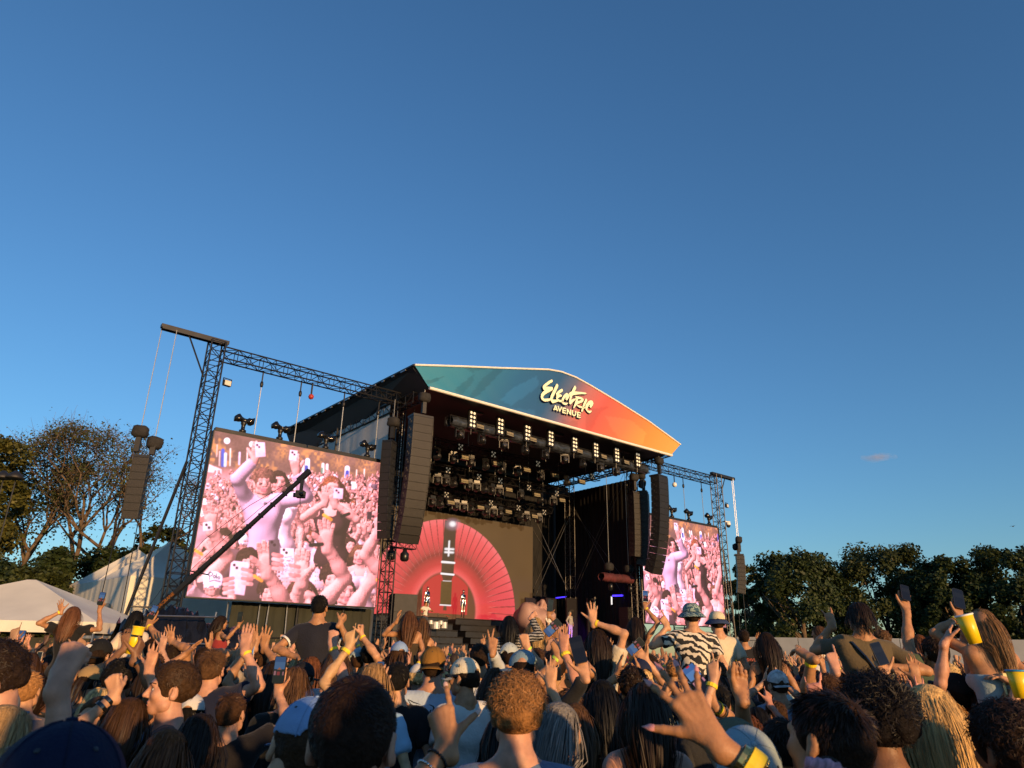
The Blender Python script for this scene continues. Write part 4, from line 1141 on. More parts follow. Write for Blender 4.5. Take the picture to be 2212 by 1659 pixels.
def dense_tree(name, label, x, y, H, rx, seed, leafk, nleaf=9000, z0=0.05, leaf=0.42, group='dense trees on the right', flat=1.0):
    rng = np.random.default_rng(seed)
    t = empty(name, (x, y, 0), 0, label, 'tree', group)
    mb = MB(); mb.bar((0,0,-0.1),(0.1,0,H*0.55), 0.34, 8, 0.16)
    for i in range(7):
        a = rng.uniform(0, 6.28); mb.bar((0,0,H*rng.uniform(0.2,0.5)), (rx*0.7*math.cos(a), rx*0.7*math.sin(a), H*rng.uniform(0.55,0.85)), 0.12, 5, 0.04)
    mb.build('trunk', bark, t, smooth=True)
    nb = 70; C = []
    for i in range(nb):
        a = rng.uniform(0, 6.28); u_ = rng.random(); zz = z0 + (1-z0)*rng.random()**0.8
        prof = math.sqrt(max(0.02, 1-((zz-0.52)/0.52)**2))*flat
        C.append((rx*prof*0.86*math.sqrt(rng.uniform(0.35, 1))*math.cos(a), rx*prof*0.86*math.sqrt(rng.uniform(0.35, 1))*math.sin(a), H*min(zz, 0.93)))
    C = np.array(C); Rb = rng.uniform(0.12, 0.24, nb)*rx*1.15
    idx = rng.integers(0, nb, nleaf); d = rng.normal(0, 1, (nleaf, 3)); d /= np.linalg.norm(d, axis=1)[:, None]
    P = C[idx] + d*(Rb[idx]*rng.uniform(0.45, 1.14, nleaf))[:, None]
    P = P[P[:, 2] > 0.15]; d = d[:len(P)]
    ctr = np.array([0,0,H*0.5]); N = (P-ctr); N /= np.linalg.norm(N, axis=1)[:, None]
    link_mesh('crown', leaves_mesh(P, N*0.9, leaf, seed), LEAF[leafk], t)
def px_h(px, py, Y):  return at(px, py, Y)
def tree_at(fn, name, label, px, ptop, Y, wpx, seed, leafk, **kw):
    p = at(px, ptop, Y)
    w = wpx*Y/F_PX*0.5
    if fn is dense_tree: fn(name, label, p[0], Y, p[2], w, seed, leafk, **kw)
    else: fn(name, label, p[0], Y, p[2], seed, leafk, **kw)
GL = 'trees left of the stage'
tree_at(bare_tree, 'bare_tree', 'tall half-bare tree with fanning pale limbs left of the lone array', 215, 920, 56, 0, 11, 'dull', nleaf=7000, spread=0.62, base_h=0.30, levels=6, r0=0.32, lean=(0.02,0), leaf=0.16, scat=0.40)
tree_at(bare_tree, 'bare_tree', 'shorter half-bare tree leaning right behind the lone array', 285, 990, 57, 0, 23, 'dull', nleaf=4500, spread=0.66, base_h=0.26, levels=6, r0=0.36, lean=(0.10,0), leaf=0.18, scat=0.4)
tree_at(bare_tree, 'bare_tree', 'slim half-bare tree between the green edge tree and the tall bare one', 108, 975, 58, 0, 31, 'olive', nleaf=12000, spread=0.55, base_h=0.34, levels=6, r0=0.34, leaf=0.2, scat=0.45)
tree_at(dense_tree, 'leafy_tree', 'tall yellow-green tree at the left edge of the picture', 8, 925, 50, 200, 41, 'yellow', nleaf=16000, group=GL, leaf=0.26)
for i, (px, pt, Y, w, k) in enumerate(((30,1215,46,190,'dark'),(150,1190,47,190,'dark'),(250,1185,49,170,'dark'),(95,1230,44,150,'olive'))):
    tree_at(dense_tree, 'leafy_tree', ('low dark green tree at the left edge behind the marquee','low rounded green tree below the tall bare tree','low green tree right of the bare tree trunk','small olive tree just above the low marquee roof')[i], px, pt, Y, w, 50+i, k, nleaf=13000, group=GL, leaf=0.24)
tree_at(dense_tree, 'leafy_tree', 'round brown-green tree right behind the pavilion peaks', 352, 1130, 60, 130, 61, 'olive', nleaf=6500, group=GL, leaf=0.36)
tree_at(dense_tree, 'leafy_tree', 'dark tree seen through the near tower lattice', 405, 1165, 64, 90, 62, 'dark', nleaf=5000, group=GL, leaf=0.36)
RT = ((1612,1212,88,70,'yellow','thin yellowish tree just right of the lone right array'),(1715,1196,76,205,'dark','broad dark tree first in the right-hand row'),(1890,1182,78,225,'olive','tallest rounded olive tree in the middle of the right-hand row'),
      (2040,1206,72,170,'dark','lower dark tree right of the tallest rounded one'),(2175,1180,70,190,'dark','dark tree at the right edge of the picture'),(1800,1230,92,120,'dark','dark tree filling the gap behind the first two right trees'),
      (1965,1222,90,130,'olive','olive tree filling the gap behind the rounded one'),(2110,1215,88,130,'dark','dark tree filling the gap near the right edge'),(1655,1245,92,110,'olive','small olive tree behind the first right tree'),(1580,1250,95,80,'dark','dark tree seen between the far screen and tower'))
for i, (px, pt, Y, w, k, lab) in enumerate(RT):
    tree_at(dense_tree, 'leafy_tree', lab, px, pt, Y, w, 80+i, k, nleaf=25000 if w > 150 else 12000, leaf=0.29, flat=1.15)

# ------------------------------------------------------------------ a wisp of cloud and a bird, far off
def cloud_wisp():
    p = at(1895, 988, 900)
    m = bpy.data.materials.new('thin cloud'); m.use_nodes = True
    nd, lk = m.node_tree.nodes, m.node_tree.links; nd.remove(nd['Principled BSDF'])
    vol = nd.new('ShaderNodeVolumePrincipled'); vol.inputs['Color'].default_value = (0.95, 0.85, 0.85, 1)
    tc = nd.new('ShaderNodeTexCoord'); nz = nd.new('ShaderNodeTexNoise'); nz.inputs['Scale'].default_value = 0.06; nz.inputs['Detail'].default_value = 4
    lk.new(tc.outputs['Object'], nz.inputs['Vector'])
    ln = nd.new('ShaderNodeVectorMath'); ln.operation = 'MULTIPLY'; ln.inputs[1].default_value = (1/26, 1/12, 1/7)
    lk.new(tc.outputs['Object'], ln.inputs[0])
    le = nd.new('ShaderNodeVectorMath'); le.operation = 'LENGTH'; lk.new(ln.outputs[0], le.inputs[0])
    ma = nd.new('ShaderNodeMath'); ma.operation = 'SUBTRACT'; lk.new(nz.outputs[0], ma.inputs[0])
    mb_ = nd.new('ShaderNodeMath'); mb_.operation = 'MULTIPLY'; mb_.inputs[1].default_value = 0.62; lk.new(le.outputs['Value'], mb_.inputs[0]); lk.new(mb_.outputs[0], ma.inputs[1])
    mc = nd.new('ShaderNodeMath'); mc.operation = 'MULTIPLY'; mc.inputs[1].default_value = 0.13; mc.use_clamp = True; lk.new(ma.outputs[0], mc.inputs[0])
    lk.new(mc.outputs[0], vol.inputs['Density']); lk.new(vol.outputs[0], nd['Material Output'].inputs['Volume'])
    mb = MB().lathe([(0.1,-1),(0.6,-0.8),(0.95,-0.3),(1.0,0),(0.95,0.3),(0.6,0.8),(0.1,1)], 20)
    me = mb.mesh('cloud'); v = np.array(mb.v)*np.array([27, 13, 7.5]); me.vertices.foreach_set('co', v.astype(np.float32).ravel()); me.update()
    o = link_mesh('cloud', me, m, None, p); tag(o, 'faint small wisp of cloud above the right trees', kind='stuff')
cloud_wisp()
p = at(2188, 1137, 120)
bird = empty('bird', p, 0.4, 'tiny dark bird in flight high above the right edge trees', 'bird')
bm_ = mat('dark feathers', (0.02,0.02,0.02), 0.8)
MB().lathe([(0.01,-0.28),(0.07,-0.12),(0.09,0.03),(0.05,0.2),(0.01,0.3)], 8, Matrix.Rotation(R_(90), 4, 'Y')).build('body', bm_, bird, smooth=True)
for s in (-1, 1):
    MB().add([(0.12,0,0.02),(-0.1,0,0.02),(-0.02,s*0.3,0.12),(0.1,s*0.28,0.12),(-0.05,s*0.62,0.02),(0.12,0,-0.0),(-0.1,0,-0.0),(-0.02,s*0.3,0.1),(0.1,s*0.28,0.1)], [(0,1,2,3),(3,2,4),(5,8,7,6),(8,4,7)]).build('wing', bm_, bird)
# ------------------------------------------------------------------ solid modelling with distance fields
class Field:
    def __init__(s, lo, hi, v):
        s.v = v; s.lo = np.array(lo, float); s.n = np.maximum(np.ceil((np.array(hi)-s.lo)/v).astype(int)+1, 3)
        s.f = np.ones(s.n, np.float32)
        s.ax = [(s.lo[i] + v*np.arange(s.n[i])).astype(np.float32) for i in range(3)]
    def blk(s, lo, hi, m):
        a = np.clip(np.floor((np.array(lo)-m-s.lo)/s.v).astype(int), 0, s.n); b = np.clip(np.ceil((np.array(hi)+m-s.lo)/s.v).astype(int)+1, 0, s.n)
        if (b <= a).any(): return None
        sl = tuple(slice(a[i], b[i]) for i in range(3))
        return sl, s.ax[0][sl[0]][:, None, None], s.ax[1][sl[1]][None, :, None], s.ax[2][sl[2]][None, None, :]
    def join(s, sl, d, k, sub):
        f = s.f[sl]
        if sub:
            d = -d
            h = np.maximum(k-np.abs(f-d), 0)/k; s.f[sl] = np.maximum(f, d) + h*h*k*0.25
        else:
            h = np.maximum(k-np.abs(f-d), 0)/k; s.f[sl] = np.minimum(f, d) - h*h*k*0.25
    def cone(s, a, b, ra, rb, k=0.012, sub=False):
        a, b = np.array(a, float), np.array(b, float); R = max(ra, rb)
        q = s.blk(np.minimum(a, b)-R, np.maximum(a, b)+R, k+3*s.v)
        if q is None: return
        sl, x, y, z = q; d = b-a; L = float(d@d) or 1e-9
        t = np.clip(((x-a[0])*d[0]+(y-a[1])*d[1]+(z-a[2])*d[2])/L, 0, 1)
        dist = np.sqrt((x-a[0]-t*d[0])**2+(y-a[1]-t*d[1])**2+(z-a[2]-t*d[2])**2) - (ra+(rb-ra)*t)
        s.join(sl, dist, k, sub)
    def ell(s, c, r, k=0.012, R=None, sub=False):
        c, r = np.array(c, float), np.array(r, float); m = max(r)
        e = r if R is None else np.full(3, m)
        q = s.blk(c-e, c+e, k+3*s.v)
        if q is None: return
        sl, x, y, z = q; x, y, z = x-c[0], y-c[1], z-c[2]
        if R is not None:
            x, y, z = (R[0,0]*x+R[1,0]*y+R[2,0]*z, R[0,1]*x+R[1,1]*y+R[2,1]*z, R[0,2]*x+R[1,2]*y+R[2,2]*z)
        k0 = np.sqrt((x/r[0])**2+(y/r[1])**2+(z/r[2])**2); k1 = np.sqrt((x/r[0]**2)**2+(y/r[1]**2)**2+(z/r[2]**2)**2)+1e-9
        s.join(sl, k0*(k0-1)/k1, k, sub)
    def run(s, prims, grow=0.0):
        for p in prims:
            if p[0] == 'c': s.cone(p[1], p[2], max(0.003, p[3]+grow), max(0.003, p[4]+grow), p[5])
            elif p[0] == 'e': s.ell(p[1], np.array(p[2])+grow, p[3], p[4] if len(p) > 4 else None)
            elif p[0] == '-e': s.ell(p[1], np.array(p[2])-grow*0.3, p[3], p[4] if len(p) > 4 else None, True)
            elif p[0] == '-c': s.cone(p[1], p[2], p[3], p[4], p[5], True)
    def cut(s, fn):                        # keep only where fn(x, y, z) < 0
        x, y, z = s.ax[0][:, None, None], s.ax[1][None, :, None], s.ax[2][None, None, :]
        s.f = np.maximum(s.f, fn(x, y, z).astype(np.float32))
    def wrinkle(s, amp, fr, seed):
        r = np.random.default_rng(seed)
        x, y, z = s.ax[0][:, None, None], s.ax[1][None, :, None], s.ax[2][None, None, :]
        w = 0
        for i in range(4):
            d = r.normal(0, 1, 3); d /= np.linalg.norm(d); d *= fr*r.uniform(0.6, 1.7)
            ph = r.uniform(0, 6.28); d2 = r.normal(0, 1, 3)*fr*0.3
            w = w + np.sin(x*d[0]+y*d[1]+z*d[2]+ph+1.3*np.sin(x*d2[0]+y*d2[1]+z*d2[2]))
        s.f += (amp*0.4*w).astype(np.float32)
    def mesh(s):
        f = s.f; S = f < 0
        c = S[:-1,:-1,:-1].astype(np.int8); tot = np.zeros_like(c)
        for i in (0, 1):
            for j in (0, 1):
                for k in (0, 1): tot += S[i:S.shape[0]-1+i, j:S.shape[1]-1+j, k:S.shape[2]-1+k]
        act = (tot > 0) & (tot < 8)
        I = np.argwhere(act)
        if len(I) == 0: return np.zeros((0,3)), np.zeros((0,4), int)
        idm = np.full(act.shape, -1, np.int32); idm[act] = np.arange(len(I))
        off = np.array([(i,j,k) for i in (0,1) for j in (0,1) for k in (0,1)])
        val = np.stack([f[I[:,0]+o[0], I[:,1]+o[1], I[:,2]+o[2]] for o in off], 1)
        acc = np.zeros((len(I), 3)); cnt = np.zeros(len(I))
        for a in range(8):
            for b in range(a+1, 8):
                if np.abs(off[a]-off[b]).sum() != 1: continue
                va, vb = val[:, a], val[:, b]; m = (va < 0) != (vb < 0)
                t = np.where(m, va/np.where(m, va-vb, 1), 0)
                acc += m[:, None]*(off[a] + t[:, None]*(off[b]-off[a])); cnt += m
        V = s.lo + s.v*(I + acc/cnt[:, None])
        Q = []
        for ax in range(3):
            sl0 = [slice(1, -1)]*3; sl1 = [slice(1, -1)]*3
            sl0[ax] = slice(0, -1); sl1[ax] = slice(1, None)
            A, B = S[tuple(sl0)], S[tuple(sl1)]
            P = np.argwhere(A != B)
            if len(P) == 0: continue
            P = P + np.array([0 if i == ax else 1 for i in range(3)])
            fl = S[P[:,0], P[:,1], P[:,2]]
            u, w = (ax+1) % 3, (ax+2) % 3
            eu = np.zeros(3, int); eu[u] = 1; ew = np.zeros(3, int); ew[w] = 1
            g = lambda q: idm[q[:,0], q[:,1], q[:,2]]
            quad = np.stack([g(P-eu-ew), g(P-ew), g(P), g(P-eu)], 1)
            Q.append(np.where(fl[:, None], quad, quad[:, ::-1]))
        Q = np.concatenate(Q); Q = Q[(Q >= 0).all(1)]
        return V, Q
def bounds(prims, m):
    P = []
    for p in prims:
        if p[0] == 'c': P += [np.array(p[1])-max(p[3], p[4]), np.array(p[1])+max(p[3], p[4]), np.array(p[2])-max(p[3], p[4]), np.array(p[2])+max(p[3], p[4])]
        elif p[0] == 'e': r = np.array(p[2]) if len(p) < 5 else np.full(3, max(p[2])); P += [np.array(p[1])-r, np.array(p[1])+r]
    P = np.array(P); return P.min(0)-m, P.max(0)+m
def solid(prims, v, grow=0.0, cuts=(), wr=None):
    lo, hi = bounds(prims, grow+3*v); F = Field(lo, hi, v); F.run(prims, grow)
    if wr: F.wrinkle(*wr)
    for c in cuts: F.cut(c)
    return F.mesh()
def cat_mesh(parts):
    V, Q, b = [], [], 0
    for v, q in parts:
        V.append(v); Q.append(q+b); b += len(v)
    return np.concatenate(V), np.concatenate(Q)

# ------------------------------------------------------------------ anatomy (1.75 m figure facing +y, origin on the ground)
def vec(*a): return np.array(a, float)
def nrm(v): return np.asarray(v, float)/max(1e-9, np.linalg.norm(v))
HC = vec(0, -0.005, 1.640)               # head centre
def head_prims(fem):
    j = 0.92 if fem else 1.0
    P = [('e', (0,-0.012,1.668), (0.074,0.095,0.084), 0.02), ('e', (0,0.028,1.612), (0.058*j,0.064,0.082), 0.03),
         ('e', (0,0.062,1.548), (0.028*j,0.026,0.022), 0.03), ('c', (-0.045*j,0.018,1.568), (0.045*j,0.018,1.568), 0.026, 0.026, 0.03),
         ('c', (-0.035,0.083,1.662), (0.035,0.083,1.662), 0.012, 0.012, 0.02), ('e', (-0.04,0.066,1.615), (0.02,0.018,0.02), 0.025), ('e', (0.04,0.066,1.615), (0.02,0.018,0.02), 0.025),
         ('-e', (-0.031,0.101,1.640), (0.017,0.016,0.012), 0.014), ('-e', (0.031,0.101,1.640), (0.017,0.016,0.012), 0.014),
         ('c', (0,0.090,1.650), (0,0.112,1.611), 0.008, 0.012, 0.012), ('e', (-0.012,0.099,1.605), (0.008,0.009,0.007), 0.008), ('e', (0.012,0.099,1.605), (0.008,0.009,0.007), 0.008),
         ('c', (-0.017,0.086,1.580), (0.017,0.086,1.580), 0.0075, 0.0075, 0.008), ('c', (-0.014,0.085,1.569), (0.014,0.085,1.569), 0.0075, 0.0075, 0.006),
         ('-c', (-0.020,0.099,1.5745), (0.020,0.099,1.5745), 0.004, 0.004, 0.004)]
    for s in (-1, 1):
        P += [('e', (s*0.081,-0.014,1.628), (0.008,0.020,0.033), 0.008, rotz(s*-0.35)), ('-e', (s*0.090,-0.006,1.632), (0.006,0.010,0.018), 0.006), ('e', (s*0.076,-0.004,1.606), (0.008,0.010,0.012), 0.008)]
    return P
def rotz(a): c, s = math.cos(a), math.sin(a); return np.array([[c,-s,0],[s,c,0],[0,0,1.0]])
def rotx(a): c, s = math.cos(a), math.sin(a); return np.array([[1.0,0,0],[0,c,-s],[0,s,c]])
def roty(a): c, s = math.cos(a), math.sin(a); return np.array([[c,0,s],[0,1.0,0],[-s,0,c]])
NECK = vec(0,-0.02,1.50)
def neck_prims(fem):
    r = 0.046 if fem else 0.057
    return [('c', (0,-0.022,1.44), (0,-0.008,1.585), r*1.12, r, 0.03), ('c', (0,-0.035,1.50), (-0.13,-0.02,1.435), 0.034, 0.04, 0.04), ('c', (0,-0.035,1.50), (0.13,-0.02,1.435), 0.034, 0.04, 0.04)]
def shoulder(side, fem, up=0.0): return vec(side*(0.150 if fem else 0.178)-side*0.025*up, -0.012, 1.405+0.055*up)
def torso_prims(fem, SL, SR):
    w = 0.88 if fem else 1.0
    P = [('e', (0,-0.005,1.285), (0.158*w,0.108,0.165), 0.05), ('c', SL+vec(0.03,0,-0.01), SR+vec(-0.03,0,-0.01), 0.062*w, 0.062*w, 0.06), ('e', (0,0,1.10), (0.128*w,0.096,0.15), 0.06),
         ('e', (0,-0.012,0.95), (0.160,0.118,0.13), 0.06), ('e', (0,-0.05,0.92), (0.15,0.09,0.09), 0.05), ('c', SL, SL+vec(0.05,0,-0.1), 0.055*w, 0.06, 0.05), ('c', SR, SR+vec(-0.05,0,-0.1), 0.055*w, 0.06, 0.05)]
    if fem: P += [('e', (s*0.07,0.085,1.275), (0.058,0.05,0.056), 0.035) for s in (-1, 1)]
    return P
def leg_prims(ride, fem):
    P = []
    for s in (-1, 1):
        if ride: H_, K, A, T = vec(s*0.09,0,0.92), vec(s*0.15,0.36,0.93), vec(s*0.12,0.38,0.52), vec(s*0.12,0.50,0.48)
        else: H_, K, A, T = vec(s*0.085,0,0.90), vec(s*0.10,0.015,0.49), vec(s*0.11,-0.02,0.09), vec(s*0.13,0.13,0.035)
        P += [('c', H_, K, 0.085, 0.056, 0.04), ('c', K, A, 0.054, 0.038, 0.03), ('c', A-vec(0,0.03,0.04), T, 0.036, 0.034, 0.03)]
    return P
def ik(S, W, hint, l1=0.285, l2=0.255):
    S, W = np.array(S, float), np.array(W, float); d = W-S; L = np.linalg.norm(d)
    if L > (l1+l2)*0.995: W = S + d/L*(l1+l2)*0.995; d = W-S; L = np.linalg.norm(d)
    a = (l1*l1-l2*l2+L*L)/(2*L); h = math.sqrt(max(0, l1*l1-a*a)); u = d/L
    hv = np.array(hint, float); hv = hv-u*(hv@u); hv = nrm(hv)
    return S+u*a+hv*h, W
FINGERS = ((0.030,0.093,0.073,0.0088), (0.010,0.098,0.080,0.0090), (-0.010,0.094,0.074,0.0086), (-0.029,0.085,0.058,0.0076))
# per finger (spread, curl at the three joints); thumb (out angle, forward, bend)
HANDS = {
 'open':  [(0.26,0.05,0.08,0.05),(0.08,0.02,0.06,0.05),(-0.10,0.05,0.08,0.05),(-0.30,0.08,0.1,0.08), (0.95,0.25,0.15)],
 'splay': [(0.30,0.10,0.10,0.05),(0.04,0.00,0.10,0.08),(-0.22,0.05,0.12,0.10),(-0.55,0.12,0.12,0.10), (0.92,0.1,0.0)],
 'flat':  [(0.05,0.08,0.08,0.05),(0.0,0.05,0.08,0.05),(-0.03,0.06,0.08,0.05),(-0.07,0.1,0.1,0.06), (0.55,0.3,0.2)],
 'relax': [(0.10,0.35,0.45,0.3),(0.02,0.42,0.5,0.32),(-0.06,0.48,0.55,0.35),(-0.14,0.5,0.6,0.35), (0.7,0.5,0.4)],
 'fist':  [(0.04,1.45,1.65,1.0),(0.0,1.5,1.65,1.0),(-0.03,1.5,1.65,1.0),(-0.06,1.5,1.6,1.0), (0.35,1.0,1.0)],
 'point': [(0.06,0.05,0.08,0.05),(0.0,1.45,1.6,1.0),(-0.03,1.5,1.6,1.0),(-0.06,1.5,1.6,1.0), (0.5,0.9,0.9)],
 'gun':   [(0.05,0.10,0.12,0.08),(0.0,1.3,1.5,0.9),(-0.03,1.4,1.55,0.9),(-0.06,1.4,1.5,0.9), (1.05,0.15,-0.1)],
 'peace': [(0.24,0.02,0.05,0.03),(-0.14,0.02,0.05,0.03),(-0.03,1.5,1.6,1.0),(-0.06,1.5,1.6,1.0), (0.3,1.0,0.9)],
 'horns': [(0.14,0.05,0.08,0.05),(0.0,1.45,1.6,1.0),(-0.03,1.45,1.6,1.0),(-0.30,0.06,0.1,0.05), (0.4,1.0,0.9)],
 'grip':  [(0.08,0.55,0.75,0.45),(0.02,0.6,0.75,0.45),(-0.04,0.62,0.75,0.45),(-0.1,0.62,0.75,0.45), (0.75,0.85,0.35)],
 'phone': [(0.16,0.10,0.35,0.25),(0.04,0.12,0.30,0.2),(-0.08,0.14,0.35,0.25),(-0.20,0.2,0.45,0.35), (0.85,0.35,0.35)],
 'droop': [(0.08,0.25,0.35,0.25),(0.02,0.3,0.38,0.25),(-0.05,0.32,0.4,0.25),(-0.12,0.35,0.4,0.25), (0.5,0.4,0.3)],
}
def hand_prims(W, d, palm, side, pose, fem=False, out=None):
    """W wrist, d towards the fingers, palm the way the palm looks; side +1 right hand"""
    Y = nrm(d); Z = -nrm(np.array(palm) - Y*(np.array(palm)@Y)); X = np.cross(Y, Z)*-side*-1.0
    X = np.cross(Y, Z) if side > 0 else -np.cross(Y, Z)
    X = -X                                   # X points to the thumb side
    sc = 0.92 if fem else 1.0; th = 0.90 if fem else 1.0
    L = lambda x, y, z: np.array(W) + (X*x + Y*y + Z*z)*sc
    P = [('c', L(0,-0.03,0), L(0,0.012,0), 0.0255*th, 0.024*th, 0.02)]
    H_ = HANDS[pose] if isinstance(pose, str) else pose
    for (fx, fy, fl, fr), (sp, c1, c2, c3_) in zip(FINGERS, H_[:4]):
        k = L(fx, fy, 0.004)
        P.append(('c', L(fx*0.55, 0.012, 0.0), k, 0.0150*th, 0.0112*th, 0.014)); P.append(('c', L(fx*0.35, 0.020, 0.0135), L(fx, fy-0.008, 0.0115), 0.003, 0.0038, 0.005)); P.append(('e', L(fx, fy, 0.007), (0.0092*th,)*3, 0.006))
        a = 0.0; p = k; q = [0.47, 0.30, 0.23]
        base = Y*math.cos(sp) + X*math.sin(sp)
        for m, c in zip(q, (c1, c2, c3_)):
            a += c
            e = p + (base*math.cos(a) - Z*math.sin(a))*fl*m*sc*1.02
            r0 = fr*th*(1.0 if m > 0.4 else 0.94 if m > 0.25 else 0.86)
            P.append(('c', p, e, r0*0.97, r0*(0.88 if m > 0.25 else 0.76), 0.0035)); P.append(('e', e if m > 0.25 else p, (r0*0.99,)*3, 0.003)); p = e
        if out is not None: out.append((p, base*math.cos(a) - Z*math.sin(a), Z*math.cos(a) + base*math.sin(a), fr*th))
    oa, fo, tb = H_[4]
    b = L(0.020, 0.022, -0.006); dirt = Y*math.cos(oa)*math.cos(fo) + X*math.sin(oa)*math.cos(fo*0.6) - Z*math.sin(fo)*0.8; dirt = nrm(dirt)
    m1 = b + dirt*0.042*sc
    d2 = nrm(dirt + Y*0.35*tb - X*0.25*tb - Z*0.35*tb); m2 = m1 + d2*0.034*sc
    d3 = nrm(d2 + Y*0.25*tb - X*0.3*tb - Z*0.25*tb); m3 = m2 + d3*0.026*sc
    P += [('c', b, m1, 0.0175*th, 0.0125*th, 0.016), ('c', m1, m2, 0.0112*th, 0.0102*th, 0.005), ('c', m2, m3, 0.0102*th, 0.0080*th, 0.003)]
    P += [('e', L(0.0, 0.055, -0.008), (0.030*th,0.032*th,0.012), 0.016, np.stack([X, Y, Z], 1))]
    if out is not None: out.append((m3, d3, nrm(np.cross(d3, np.cross(Z, d3)))*1.0, 0.0098*th)); out.append((X, Y, Z))
    return P
def arm_prims(S, E, W, fem=False, thick=1.0):
    k = (0.84 if fem else 1.0)*thick
    S, E, W = map(np.array, (S, E, W)); f = W-E
    return [('c', S, S+(E-S)*0.5, 0.050*k, 0.045*k, 0.03), ('c', S+(E-S)*0.45, E, 0.043*k, 0.035*k, 0.02), ('c', E, E+f*0.38, 0.036*k, 0.038*k, 0.02), ('c', E+f*0.3, W, 0.038*k, 0.0250*k, 0.025)]
CACHE = {}
def head_arr(fem, v):
    key = ('h', fem, v)
    if key not in CACHE: CACHE[key] = solid(head_prims(fem), v)
    return CACHE[key]
def torso_arr(fem, ride, v, uL, uR):
    key = ('t', fem, ride, v, round(uL, 1), round(uR, 1))
    if key not in CACHE:
        P = torso_prims(fem, shoulder(-1, fem, uL), shoulder(1, fem, uR)) + neck_prims(fem)
        a = solid(P, v); b = solid(leg_prims(ride, fem), 0.042)
        CACHE[key] = (a, b)
    return CACHE[key]

# ------------------------------------------------------------------ materials for people
SKIN = mat('skin', (0.5,0.3,0.2), 0.5, 0, 0.20, 22, 0.10, 140, objcol=True, spec=0.35, sss=0.06)
CLOTH = mat('cotton', (0.5,0.5,0.5), 0.85, 0, 0.10, 9, 0.25, 60, objcol=True, spec=0.2, sheen=0.1)
HAIRM = mat('hair', (0.05,0.03,0.02), 0.5, 0, 0.15, 30, 0, objcol=True, island=0.4, spec=0.22)
HAIRB = mat('hair base', (0.05,0.03,0.02), 0.7, 0, 0.35, 55, 0.5, 130, objcol=True, spec=0.1)
CAPM = mat('cap twill', (0.5,0.5,0.5), 0.8, 0, 0.08, 20, 0.3, 220, objcol=True, spec=0.2)
BAND = mat('yellow wristband', (0.85,0.62,0.02), 0.55, 0, 0.08, 20)
PINKNAIL = mat('pink nail varnish', (0.75,0.32,0.30), 0.2, 0, 0.04, coat=0.4)
NAIL = mat('bare nail', (0.62,0.40,0.33), 0.3, 0, 0.05)
GOLD = mat('gold jewellery', (0.75,0.50,0.16), 0.25, 1.0, 0.05)
SILVER = mat('silver jewellery', (0.7,0.7,0.68), 0.25, 1.0, 0.1)
SHADES = mat('dark sunglasses', (0.01,0.01,0.011), 0.12, 0, 0, spec=0.8)
LIP = mat('lips', (0.42,0.16,0.13), 0.4, 0, 0.08); EYEW = mat('eye white', (0.72,0.68,0.64), 0.2); EYED = mat('iris', (0.03,0.02,0.015), 0.1)
SK = {'fair': (0.50,0.265,0.150), 'pink': (0.50,0.255,0.165), 'tan': (0.38,0.185,0.088), 'olive': (0.33,0.175,0.090), 'brown': (0.19,0.090,0.044), 'dark': (0.10,0.05,0.03)}
HAIRC = {'black': (0.007,0.006,0.005), 'dark': (0.020,0.011,0.006), 'brown': (0.050,0.024,0.011), 'mid': (0.085,0.042,0.018), 'auburn': (0.13,0.045,0.015), 'ginger': (0.32,0.150,0.050), 'sandy': (0.30,0.17,0.07), 'blond': (0.55,0.36,0.15), 'grey': (0.18,0.165,0.15)}

# ------------------------------------------------------------------ hair
HS_C, HS_R = vec(0,-0.012,1.665), vec(0.079,0.100,0.090)
def scalp(rng, n, nape=-0.62):
    out = []
    while len(out) < n:
        d = rng.normal(0, 1, (n*2, 3)); d /= np.linalg.norm(d, axis=1)[:, None]
        x, y, z = d[:,0], d[:,1], d[:,2]
        lim = np.where(y > 0.15, 0.10+0.62*np.clip(y, 0, 1), np.where(y > -0.25, -0.12, nape))
        lim = np.where((np.abs(x) > 0.8) & (y > -0.25), 0.0, lim)
        out += list(d[z > lim])
    return np.array(out[:n])
def ribbons(P, w, rng, taper=0.35):
    """P (n, m, 3) strand points to flat ribbons of width w"""
    n, m, _ = P.shape
    T = np.gradient(P, axis=1); T /= np.linalg.norm(T, axis=2)[..., None]+1e-9
    o = P - HS_C; o[..., 2] *= 0.5; o /= np.linalg.norm(o, axis=2)[..., None]+1e-9
    a = rng.normal(0, 0.32, (n, 1, 1)); sd = np.cross(T, o); sd /= np.linalg.norm(sd, axis=2)[..., None]+1e-9
    W_ = sd*np.cos(a) + np.cross(T, sd)*np.sin(a)
    t = np.linspace(0, 1, m)[None, :, None]; ww = w*(1-(1-taper)*t**2)*rng.uniform(0.6, 1.3, (n, 1, 1))
    V = np.stack([P - W_*ww/2, P + W_*ww/2], 2).reshape(-1, 3)
    k = (np.arange(n)[:, None]*m + np.arange(m-1)[None, :]).ravel()
    return V, np.stack([2*k, 2*k+1, 2*k+3, 2*k+2], 1)
